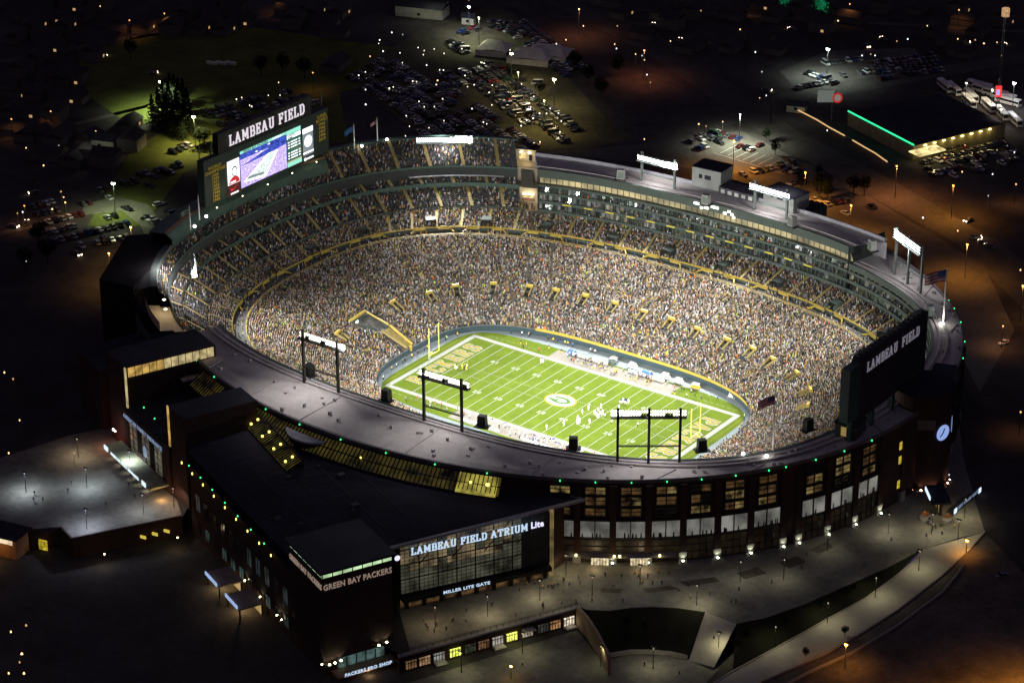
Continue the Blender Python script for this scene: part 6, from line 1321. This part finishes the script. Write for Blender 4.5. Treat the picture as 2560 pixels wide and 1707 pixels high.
car_field('parked_cars', 'hundreds of cars packed in dark rows in the lots beyond the stadium', [((1090, 240), (1235, 345), (960, 300), 7), ((880, 130), (1050, 235), (800, 175), 6), ((1160, 65), (1300, 175), (1200, 50), 4), ((520, 245), (700, 205), (540, 300), 4), ((60, 480), (230, 440), (110, 560), 5), ((1600, 310), (1720, 345), (1620, 300), 2), ((1990, 150), (2130, 130), (2010, 185), 5), ((2110, 380), (2300, 330), (2140, 420), 4), ((1040, 150), (1100, 190), (900, 240), 7)])
for x, y in [(random.uniform(820, 1300), random.uniform(90, 330)) for _ in range(60)]+[(random.uniform(500, 720), random.uniform(215, 300)) for _ in range(10)]+[(random.uniform(30, 330), random.uniform(430, 590)) for _ in range(16)]:  # added glowing points that imitate glints off the parked cars
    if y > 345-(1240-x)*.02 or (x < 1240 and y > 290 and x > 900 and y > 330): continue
    q = G(x, y, GZ+1.9); o = thing('added_glint', 'tiny added light point standing in for glints on the parked cars', 'added glint', 'added light points between the parked cars', (q.x, q.y, GZ))
    g = MB(); g.tube([(0, 0, 0), (0, 0, 1.7)], .05, .05, GSTEEL, 6); g.build('stand', o); g = MB(); r_ = random.uniform(.12, .26); g.tube([(0, 0, 1.7), (0, 0, 2.1)], r_, r_, emi('added_glint_glow', (1, .88, .7), 3.2), 8); g.build('lamp_head', o)
# dark houses of the town
def house_mesh(sz):
    g = MB(); g.box((0, 0, 0), (sz[0], sz[1], sz[2]), mat('house_siding', (.13, .12, .11), .9)); cs = [(sx*(sz[0]/2+.4), sy*(sz[1]/2+.4), sz[2]) for sx, sy in ((-1, -1), (1, -1), (1, 1), (-1, 1))]; w_ = g.build('x'); wm = w_.data; bpy.data.objects.remove(w_)
    g = MB(); g.add(cs+[(-sz[0]/2-.4, 0, sz[2]+2.4), (sz[0]/2+.4, 0, sz[2]+2.4)], [(0, 1, 5, 4), (2, 3, 4, 5), (1, 2, 5), (3, 0, 4)], mat('house_roof', (.05, .045, .045), .9)); r_ = g.build('x'); rm = r_.data; bpy.data.objects.remove(r_)
    g = MB(); g.box((sz[0]*.2, -sz[1]/2-.04, 1.0), (1.4, .1, 1.2), emi('house_window', (1, .6, .25), .5)); d_ = g.build('x'); dm = d_.data; bpy.data.objects.remove(d_); return wm, rm, dm
HM = [house_mesh((12, 8, 3.2)), house_mesh((10, 9, 5.6)), house_mesh((16, 9, 3.4))]
def house(x, y, a):
    o = thing('town_house', 'small dark gabled house in the unlit town beyond the stadium', 'house', 'dark houses of the town', G(x, y)); o.rotation_euler = (0, 0, a); k = random.choice((0, 0, 1, 2))
    for nm, m in zip(('wall', 'roof', 'window'), HM[k]):
        if nm == 'window' and random.random() < .6: continue
        c = bpy.data.objects.new(nm, m); COL.objects.link(c); c.parent = o
for i in range(14):
    for j in range(6):
        x = -20+i*62+j*22+random.uniform(-8, 8); y = 18+j*24+i*1.5+random.uniform(-4, 4)
        if random.random() < .45: continue
        if 930 < x < 1130 or (250 < x < 760 and y > 90) or x > 800: continue
        house(x, y, .35+random.choice((0, PI/2))+random.uniform(-.1, .1))
for i in range(10):
    for j in range(5):
        x = 10+i*34+j*8; y = 170+j*46+i*4
        if random.random() < .3: continue
        if x > 330-j*5 or (x > 180 and y > 380) or (x > 180 and y < 290): continue
        house(x+random.uniform(-6, 6), y, .35+random.choice((0, PI/2)))
for i in range(11):
    for j in range(5):
        x = 1400+i*88+j*26; y = 12+j*25+i*2
        if random.random() < .45: continue
        if x > 2340 or (1780 < x < 2160 and y > 95) or y > 110+(x-1400)*.1: continue
        house(x+random.uniform(-10, 10), y, .1+random.choice((0, PI/2)))
# dim side streets of the town with a few shielded amber lamps
for nm, pts_ in (('street', [G(-60, 150), G(420, 62), G(800, 10), G(800, 16), G(420, 70), G(-60, 160)]), ('street', [G(-60, 330), G(180, 280), G(340, 240), G(340, 247), G(180, 288), G(-60, 340)]), ('street', [G(-60, 545), G(230, 480), G(230, 488), G(-60, 556)]), ('street', [G(1450, 20), G(2352, 70), G(2352, 76), G(1450, 25)])): sheet(nm, pts_, LOTM, .04, GZ)
for x, y, w_ in ((380, 72, 900), (300, 88, 900), (120, 300, 700), (60, 520, 1600), (150, 500, 1600), (30, 318, 700), (640, 30, 800), (1700, 38, 900), (1950, 50, 900), (2200, 64, 900), (720, 210, 900), (2330, 470, 2500), (2300, 800, 2500), (2340, 1000, 1500)):
    street_lamp('small shielded amber lamp on a side street of the dark town', G(x, y), 9, (1, .4, .12), w_, 140, 3, 'amber side street lamps', r=.25)
# buses
def bus_mesh():
    g = MB(); B_ = mat('bus_white', (.75, .73, .66), .35, 0, 0); g.box((0, 0, .45), (12.5, 2.6, 2.9), B_, (1, 0, 0), .97); g.box((.2, 0, 1.7), (11.6, 2.63, .95), GLS, (1, 0, 0), .985)
    for sx in (-4, 3.2, 4.5):
        for sy in (-1, 1): g.tube([(sx, sy*1.0, .5), (sx, sy*1.33, .5)], .5, .5, TYRE, 10)
    g.box((6.2, 0, 1.5), (.15, 2.2, 1.4), GLS); g.box((0, 0, 3.36), (5, 1.6, .2), METALP); o = g.build('bm'); m = o.data; bpy.data.objects.remove(o); return m
BM = bus_mesh()
for i, (x, y, a) in enumerate(((2190, 212, -.45), (2170, 205, -.45), (2230, 228, -.5), (2270, 250, -.5), (2300, 268, -.55), (2250, 205, .15), (2262, 214, .15), (2285, 222, .12), (2305, 230, .1), (2315, 240, .12), (2225, 240, -.5), (2330, 283, -.5))):
    o = bpy.data.objects.new('coach_bus', BM); COL.objects.link(o); o.location = G(x, y, GZ+.03); o.rotation_euler = (0, 0, a-.25); tag(o, ('white coach bus in the angled row left of the mast' if a < 0 else 'white coach bus in the side-on stack right of the mast'), 'bus', 'coach buses parked far right')
for x, y, w_ in ((2220, 190, 2500), (2280, 205, 3500), (2300, 250, 2000)): street_lamp('yard lamp among the parked coach buses', atop(x, y, 10), 10, (1, .85, .6), w_*1.3, 150, 6)

# ------------------------------------------------------------------ trees
DKF = mat('conifer_needles', (.01, .017, .009), .95, 0, .4, .6); BARK = mat('bark', (.06, .045, .03), .95, 0, .2)
def tree_meshes(con, seed):
    rs = random.Random(seed); g = MB(); g.tube([(0, 0, 0), (.1, 0, 5), (0, .1, 10)], .3, .08, BARK, 7)
    for i in range(6): a = rs.uniform(0, 6.28); z_ = rs.uniform(3, 7); g.tube([(0, 0, z_), (math.cos(a)*2, math.sin(a)*2, z_+1.6)], .1, .04, BARK, 5)
    t = g.build('x'); tm = t.data; bpy.data.objects.remove(t); g = MB()
    for i in range(900):
        if con: z_ = rs.uniform(1.2, 13)**1.0; rr_ = (13.4-z_)*.25*(.75+.35*math.sin(z_*4.2)); a = rs.uniform(0, 6.28); k = rs.uniform(.3, 1)**.5; c = Vector((math.cos(a)*rr_*k, math.sin(a)*rr_*k, z_))
        else:
            b = rs.choice([(0, 0, 8, 2.6), (1.8, .6, 6.8, 2), (-1.6, 1, 7, 2.1), (.3, -1.8, 6.4, 1.9), (-.6, -.4, 5.2, 2.2)]); v_ = Vector((rs.gauss(0, 1), rs.gauss(0, 1), rs.gauss(0, 1))).normalized(); c = Vector(b[:3])+v_*b[3]*rs.uniform(.6, 1.05)
        s1 = .45; p = [c+Vector((rs.uniform(-s1, s1), rs.uniform(-s1, s1), rs.uniform(-s1, s1)*.7)) for _ in range(4)]; g.add(p, [(0, 1, 2), (0, 2, 3)], DKF)
    c = g.build('x'); cm = c.data; bpy.data.objects.remove(c); return tm, cm
TM_ = [tree_meshes(True, 1), tree_meshes(True, 2), tree_meshes(False, 3), tree_meshes(False, 4)]
def tree(p, s, k, label, group):
    o = thing('conifer_tree' if k < 2 else 'broadleaf_tree', label, 'tree', group, p); o.scale = (s, s, s); o.rotation_euler = (0, 0, random.uniform(0, 6))
    for nm, m in zip(('trunk', 'crown'), TM_[k]): c = bpy.data.objects.new(nm, m); COL.objects.link(c); c.parent = o
for i, (x, y, s) in enumerate(((382, 232, 1), (392, 228, 1.1), (402, 238, 1.2), (412, 245, 1.2), (422, 248, 1.2), (432, 262, 1.1), (375, 250, 1.2), (390, 262, 1.3), (408, 272, 1.2), (424, 288, 1.1), (366, 270, 1.2), (384, 290, 1.3), (402, 304, 1.2), (440, 300, .9), (420, 312, 1), (352, 285, 1.2))): tree(G(x, y+12), s, i % 2, 'tall dark conifer in the clump below the lamp on the green lawn', 'dark conifers left of the video board')
for i, (x, y, s) in enumerate(((460, 335, .9), (470, 330, .8), (1240, 215, .7), (1190, 180, .6), (1170, 170, .6), (1900, 455, .8), (1880, 440, .9), (1895, 440, .9), (1960, 440, .8), (1985, 445, .9), (1760, 320, .6), (1780, 350, .6), (1880, 400, .5), (600, 170, 1), (650, 165, 1), (700, 175, 1), (300, 130, 1), (1320, 160, 1), (1350, 190, 1), (1380, 220, 1), (1420, 170, 1), (90, 560, 1), (110, 600, 1), (60, 620, 1), (1840, 420, .7))): tree(G(x, y+6), s, 2+i % 2, 'dark rounded tree at the edge of a lamp lit lot', 'dark trees round the lots')
for x, y, z_ in ((1715, 1470, 5), (1800, 1440, 6), (1890, 1400, 7), (1690, 1490, 4.6), (1960, 1362, 7.4), (1850, 1510, 4), (1940, 1460, 5), (1480, 1450, 5.4), (1440, 1440, 6)): tree(G(x, y, z_), .34, 2, 'small bare looking shrub tree on the sloping lawn by the sidewalk', 'shrub trees on the lawns')

# ------------------------------------------------------------------ people
def person_mesh(pose):
    J = {'stand': dict(hip=(0, 0, .92), ch=(0, 0, 1.38), nk=(0, 0, 1.52), hd=(0, .01, 1.68), kL=(-.11, .02, .5), fL=(-.12, 0, .06), kR=(.11, .02, .5), fR=(.12, 0, .06), eL=(-.27, .0, 1.13), hL=(-.28, .1, .88), eR=(.27, .0, 1.13), hR=(.28, .1, .88)),
         'walk': dict(hip=(0, 0, .92), ch=(0, .03, 1.38), nk=(0, .05, 1.52), hd=(0, .07, 1.68), kL=(-.1, .22, .52), fL=(-.1, .3, .07), kR=(.1, -.08, .5), fR=(.1, -.38, .14), eL=(-.26, -.12, 1.15), hL=(-.26, -.05, .92), eR=(.26, .16, 1.16), hR=(.24, .36, 1.02)),
         'crouch': dict(hip=(0, -.2, .72), ch=(0, .22, 1.02), nk=(0, .36, 1.08), hd=(0, .48, 1.16), kL=(-.2, .16, .48), fL=(-.22, -.12, .06), kR=(.2, .16, .48), fR=(.22, -.12, .06), eL=(-.3, .34, .78), hL=(-.26, .5, .5), eR=(.3, .34, .78), hR=(.26, .5, .5))}[pose]
    names = ['hip', 'ch', 'nk', 'hd', 'kL', 'fL', 'kR', 'fR', 'eL', 'hL', 'eR', 'hR']; vs = [J[k] for k in names]; vs += [tuple(Vector(J['fL'])+Vector((0, .18, -.03))), tuple(Vector(J['fR'])+Vector((0, .18, -.03))), tuple(Vector(J['hd'])+Vector((0, 0, .12))), tuple(Vector(J['ch'])+Vector((-.2, 0, .05))), tuple(Vector(J['ch'])+Vector((.2, 0, .05)))]
    ed = [(0, 1), (1, 2), (2, 3), (3, 14), (0, 4), (4, 5), (5, 12), (0, 6), (6, 7), (7, 13), (1, 15), (15, 8), (8, 9), (1, 16), (16, 10), (10, 11)]
    rad = {0: .17, 1: .19, 2: .07, 3: .12, 4: .085, 5: .055, 6: .085, 7: .055, 8: .055, 9: .045, 10: .055, 11: .045, 12: .05, 13: .05, 14: .09, 15: .085, 16: .085}
    me = bpy.data.meshes.new('pm'); me.from_pydata(vs, ed, []); o = bpy.data.objects.new('pm', me); COL.objects.link(o)
    m = o.modifiers.new('s', 'SKIN'); 
    sv = me.skin_vertices[0].data if me.skin_vertices else None
    if sv is None:
        bm = bmesh.new(); bm.from_mesh(me); bm.verts.layers.skin.verify(); bm.to_mesh(me); bm.free(); sv = me.skin_vertices[0].data
    for i, r_ in rad.items(): sv[i].radius = (r_*1.15, r_)
    sv[0].use_root = True
    s = o.modifiers.new('u', 'SUBSURF'); s.levels = 1; s.render_levels = 1
    dg = bpy.context.evaluated_depsgraph_get(); nm = bpy.data.meshes.new_from_object(o.evaluated_get(dg)); bpy.data.objects.remove(o)
    for m_ in (CLn[0], CLn[0], SKIN): nm.materials.append(m_)
    hz = J['hip'][2]; nz = J['nk'][2]
    for p in nm.polygons:
        c = p.center; p.use_smooth = True
        p.material_index = 2 if (c.z > nz-.02 and c.y > J['nk'][1]-.2) or (Vector(c)-Vector(J['hL'])).length < .09 or (Vector(c)-Vector(J['hR'])).length < .09 else (0 if c.z > hz-.06 and not (pose == 'crouch' and c.y < -.1) else 1)
    return nm
CLn = [mat('cloth_'+n_, c, .85, 0, 0) for n_, c in (('white', (.8, .8, .8)), ('navy', (.02, .03, .1)), ('black', (.015, .015, .02)), ('green', (.03, .1, .05)), ('yellow', (.75, .5, .04)), ('grey', (.2, .2, .2)), ('red', (.6, .05, .03)), ('blue', (.05, .12, .5)), ('brown', (.16, .09, .05)), ('hivis', (.6, .9, .15)), ('silver', (.5, .5, .52)))]
CI = {'white': 0, 'navy': 1, 'black': 2, 'green': 3, 'yellow': 4, 'grey': 5, 'red': 6, 'blue': 7, 'brown': 8, 'high-visibility': 9, 'silver': 10}
PM = {k: person_mesh(k) for k in ('stand', 'walk', 'crouch')}
def person(p, top, leg, pose, label, group, face=None, helmet=None, sc_=1.):
    o = bpy.data.objects.new('person', PM[pose]); COL.objects.link(o); o.location = p; o.rotation_euler = (0, 0, face if face is not None else random.uniform(0, 6.28)); o.scale = (sc_,)*3
    for i, c in enumerate((top, leg)): o.material_slots[i].link = 'OBJECT'; o.material_slots[i].material = CLn[CI[c]]
    if helmet: o.material_slots[2].link = 'OBJECT'; o.material_slots[2].material = CLn[CI[helmet]]
    tag(o, label, 'person', group); return o
def Z3(x, y, z=0): return G((1040+x/3.92)/1.0884, (840+y/3.92)/1.0884, z)
for x, y, po in ((1630, 765, 'stand'), (1690, 730, 'stand'), (1815, 712, 'walk'), (1748, 765, 'crouch'), (1762, 775, 'crouch'), (1775, 790, 'crouch'), (1788, 802, 'crouch'), (1800, 770, 'crouch'), (1815, 780, 'crouch'), (1790, 742, 'crouch'), (1828, 768, 'walk'), (1587, 825, 'stand'), (1592, 872, 'walk'), (1606, 850, 'stand'), (1578, 862, 'stand'), (1702, 858, 'walk'), (1280, 918, 'stand'), (1450, 882, 'walk'), (1990, 722, 'stand')):
    person(Z3(x, y), 'white', random.choice(('white', 'silver')), po, 'player in all white kit %s near the right hand thirty yard line' % ('crouching in the scrum' if po == 'crouch' else 'on the grass'), 'players in white', None, random.choice(('white', 'silver')), 1.12)
for x, y in ((2010, 655), (2030, 650), (2050, 655), (2062, 662), (2085, 660), (1235, 265), (1222, 262), (1247, 262)): person(Z3(x, y), random.choice(('white', 'navy')), 'white', random.choice(('stand', 'walk')), 'player in white and navy kit on the far half of the pitch', 'players in white and navy', None, 'navy', 1.1)
for x, y in ((385, 330), (400, 340), (455, 325), (470, 335), (480, 320), (492, 335), (500, 318), (505, 300), (465, 300)): person(Z3(x, y), random.choice(('yellow', 'green', 'white')), random.choice(('yellow', 'green')), random.choice(('stand', 'walk')), 'player in green and yellow kit in the huddle before the left end zone', 'players huddled by the left end zone', None, 'yellow', 1.12)
for x, y in ((1917, 862), (2172, 885), (1700, 700), (1850, 800)): person(Z3(x, y), 'white', 'black', 'stand', 'referee in white shirt and black trousers beside the players', 'referees')
side_cols = ['white', 'navy', 'black', 'green', 'yellow', 'grey', 'blue', 'navy', 'black', 'green', 'silver', 'red']
for i in range(85):
    x = random.choice((random.gauss(-8, 7), random.gauss(14, 8), random.uniform(-40, 48))); y = random.uniform(26.6, 32.3); c = random.choice(side_cols)
    person((x, y, .05), c, random.choice(('black', 'yellow', 'grey', 'green')), random.choice(('stand', 'walk')), 'person in %s top standing on the far sideline' % c, 'team and staff on the far sideline')
for i in range(75):
    x = random.choice((random.gauss(8, 9), random.gauss(22, 8), random.uniform(-45, 40))); y = -random.uniform(26.6, 32.3); c = random.choice(('white', 'navy', 'white', 'white', 'silver', 'black', 'red', 'blue', 'grey'))
    person((x, y, .05), c, random.choice(('white', 'navy', 'black', 'grey')), random.choice(('stand', 'walk')), 'person in %s top standing on the near sideline' % c, 'team and staff on the near sideline')
for i in range(46):
    d = random.choice((random.uniform(120, 235), random.uniform(-45, 40), random.uniform(90, 130))); q = P3((62.8, 38.4, 3.6), d, 0); c = random.choice(('high-visibility', 'yellow', 'blue', 'white', 'black', 'green', 'yellow', 'navy'))
    person((q[0], q[1], 0), c, 'black', 'stand', 'person in %s jacket on the grey track behind the field' % c, 'staff round the grey track')
for i in range(44):
    x, y = random.choice(((random.uniform(1290, 1700), random.uniform(1330, 1390)), (random.uniform(960, 1300), random.uniform(1400, 1440)), (random.uniform(1750, 2150), random.uniform(1240, 1320)), (random.uniform(60, 400), random.uniform(1070, 1170))))
    if x > 1750: y = 1330-(x-1750)*.22+random.uniform(-40, 30)
    if 960 < x < 1300: y = 1475-(x-960)*.2-random.uniform(10, 50)
    person(G(x, y, GZ+.03), random.choice(('black', 'navy', 'grey', 'green')), 'black', 'walk', 'distant pedestrian in dark winter clothes crossing the plaza', 'pedestrians on the plazas')
for i in range(40):
    x = random.choice((random.gauss(1480, 45), random.gauss(1270, 40), random.gauss(2150, 35))); y = 1318+random.uniform(0, 25) if 1350 < x < 1700 else (1330+(1300-x)*.16+random.uniform(0, 20) if x < 1350 else 1190+random.uniform(0, 50))
    person(G(x, y, GZ+.03), random.choice(('black', 'navy', 'green', 'yellow', 'grey')), 'black', 'walk', 'distant pedestrian near the lit stadium entrances', 'pedestrians near the entrances')
for x, y in ((1640, 1470), (1610, 1500), (1480, 1530), (1560, 1550), (1200, 1530)): person(G(x, y, LZ+.1 if x != 1640 else 5.5), 'black', 'black', 'walk', 'distant pedestrian in dark clothes by the ramp and court', 'pedestrians in the court')

# sideline equipment
for sd in (-1, 1):
    for x in (-14, -6, 10, 18):
        o = thing('team_bench', 'long white team bench on the %s sideline' % ('far' if sd > 0 else 'near'), 'bench', 'team benches on the sidelines', (x, sd*32.2, .04))
        g = MB(); g.box((0, 0, .35), (7, .5, .12), WHITE); g.build('seat', o); g = MB(); g.box((0, sd*.28, .5), (7, .1, .7), WHITE); g.build('backrest', o)
        for q in (-3, 0, 3): g = MB(); g.box((q, 0, 0), (.2, .5, .35), GSTEEL); g.build('leg', o)
def fold_tent(p, mt, lab, sz=(4.5, 2.6, 2.6)):
    o = thing('sideline_tent', lab, 'tent', None, p); g = MB(); g.tube([(-sz[0]/2, 0, .1), (sz[0]/2, 0, .1)], sz[2]*.75, sz[2]*.75, mt, 12); g.v = [(a, b, max(c, 0)) for a, b, c in g.v]; g.build('canopy', o)
    for q in (-1, 1): g = MB(); g.tube([(q*sz[0]/2, -1.9, 0), (q*sz[0]/2, 0, 2.1), (q*sz[0]/2, 1.9, 0)], .07, .07, WHITE, 6); g.build('hoop', o)
fold_tent((13, 34.2, 0), mat('blue_canvas', (.03, .12, .5), .7), 'blue folding sideline tent behind the far benches', (3.4, 2, 1.9)); fold_tent((-18.5, 33.4, 0), MATS['blue_canvas'], 'small blue pop-up tent at the left end of the far sideline', (2.6, 2, 1.8))
fold_tent((47, 37.2, 0), WHITE, 'white pop-up tent near the right corner of the far track', (2.6, 2, 1.6))
for x, y, m_, lab in ((-2, 35.6, GSTEEL, 'grey equipment cart on the far track, leftmost of the five'), (6, 35.8, WHITE, 'white equipment cart on the far track behind the benches'), (20, 35.4, WHITE, 'long white equipment cart on the far track right of the blue tent'), (26, 34.8, METALP, 'pale equipment cart at the right end of the far benches'), (33, 34.6, YEL, 'yellow equipment cart on the far track by the right corner')):
    o = thing('equipment_cart', lab, 'cart', 'equipment carts on the far track', (x, y, 0)); g = MB(); g.box((0, 0, .4), (3.4, 1.5, .9), m_, (1, 0, 0), .96); g.build('body', o); g = MB(); g.box((0, 0, 1.9), (2.4, 1.5, .1), WHITE); g.build('roof', o)
    for a in (-1.2, 1.2):
        for b in (-.6, .6): g = MB(); g.tube([(a, b-.1, .25), (a, b+.1, .25)], .25, .25, TYRE, 10); g.build('wheel', o)
    for a in (-1, 1):
        for b in (-.6, .6): g = MB(); g.bar((a, b, 1.2), (a, b, 1.9), .06, GSTEEL); g.build('post', o)
# goalposts
GPY = mat('goalpost_yellow', (.85, .85, .12), .4, 0, 0)
for sx, lab in ((-1, 'yellow goalpost at the left end zone below the tunnel'), (1, 'yellow goalpost at the right end zone')):
    o = thing('goalpost', lab, 'goalpost', None, (sx*hx, 0, 0))
    g = MB(); g.tube([(sx*2.2, 0, 0), (sx*2.15, 0, 1.6), (sx*1.7, 0, 2.6), (sx*.9, 0, 3.0), (0, 0, 3.05)], .2, .17, GPY, 10); g.build('support', o)
    g = MB(); g.tube([(0, -2.82, 3.05), (0, 2.82, 3.05)], .17, .17, GPY, 10); g.build('crossbar', o)
    for y in (-2.82, 2.82): g = MB(); g.tube([(0, y, 3.05), (0, y, 13.7)], .17, .15, GPY, 10); g.build('upright', o)
    g = MB(); g.tube([(sx*2.2, 0, 0), (sx*2.2, 0, 1.7)], .38, .38, mat('post_pad', (.3, .35, .33), .7), 12); g.build('pad', o)
print('cars', ncar[0], 'objects', len(bpy.data.objects))
# labels that would otherwise repeat get their place counted from the left of the picture
def px_x(o):
    p = o.matrix_world.translation
    if o.type == 'MESH' and p.length < .01: v0 = o.data.vertices[0].co; p = Vector(v0)
    q = p-Vector(CP); return q.dot(RT)/q.dot(fw)
def ordn(i): return '%d%s' % (i, 'th' if 10 < i % 100 < 14 else {1: 'st', 2: 'nd', 3: 'rd'}.get(i % 10, 'th'))
bpy.context.view_layer.update()
by = {}
for o in bpy.data.objects:
    if o.parent is None and 'label' in o and o.get('kind') is None: by.setdefault(o['label'], []).append(o)
for lb, L in by.items():
    if len(L) > 1:
        L.sort(key=px_x)
        for i, o in enumerate(L):
            t = lb+', %s from the left' % ordn(i+1)
            if len(t.split()) > 16: t = ' '.join(lb.split()[:12])+', %s from the left' % ordn(i+1)
            o['label'] = t
print('cars', ncar[0], 'objects', len(bpy.data.objects))
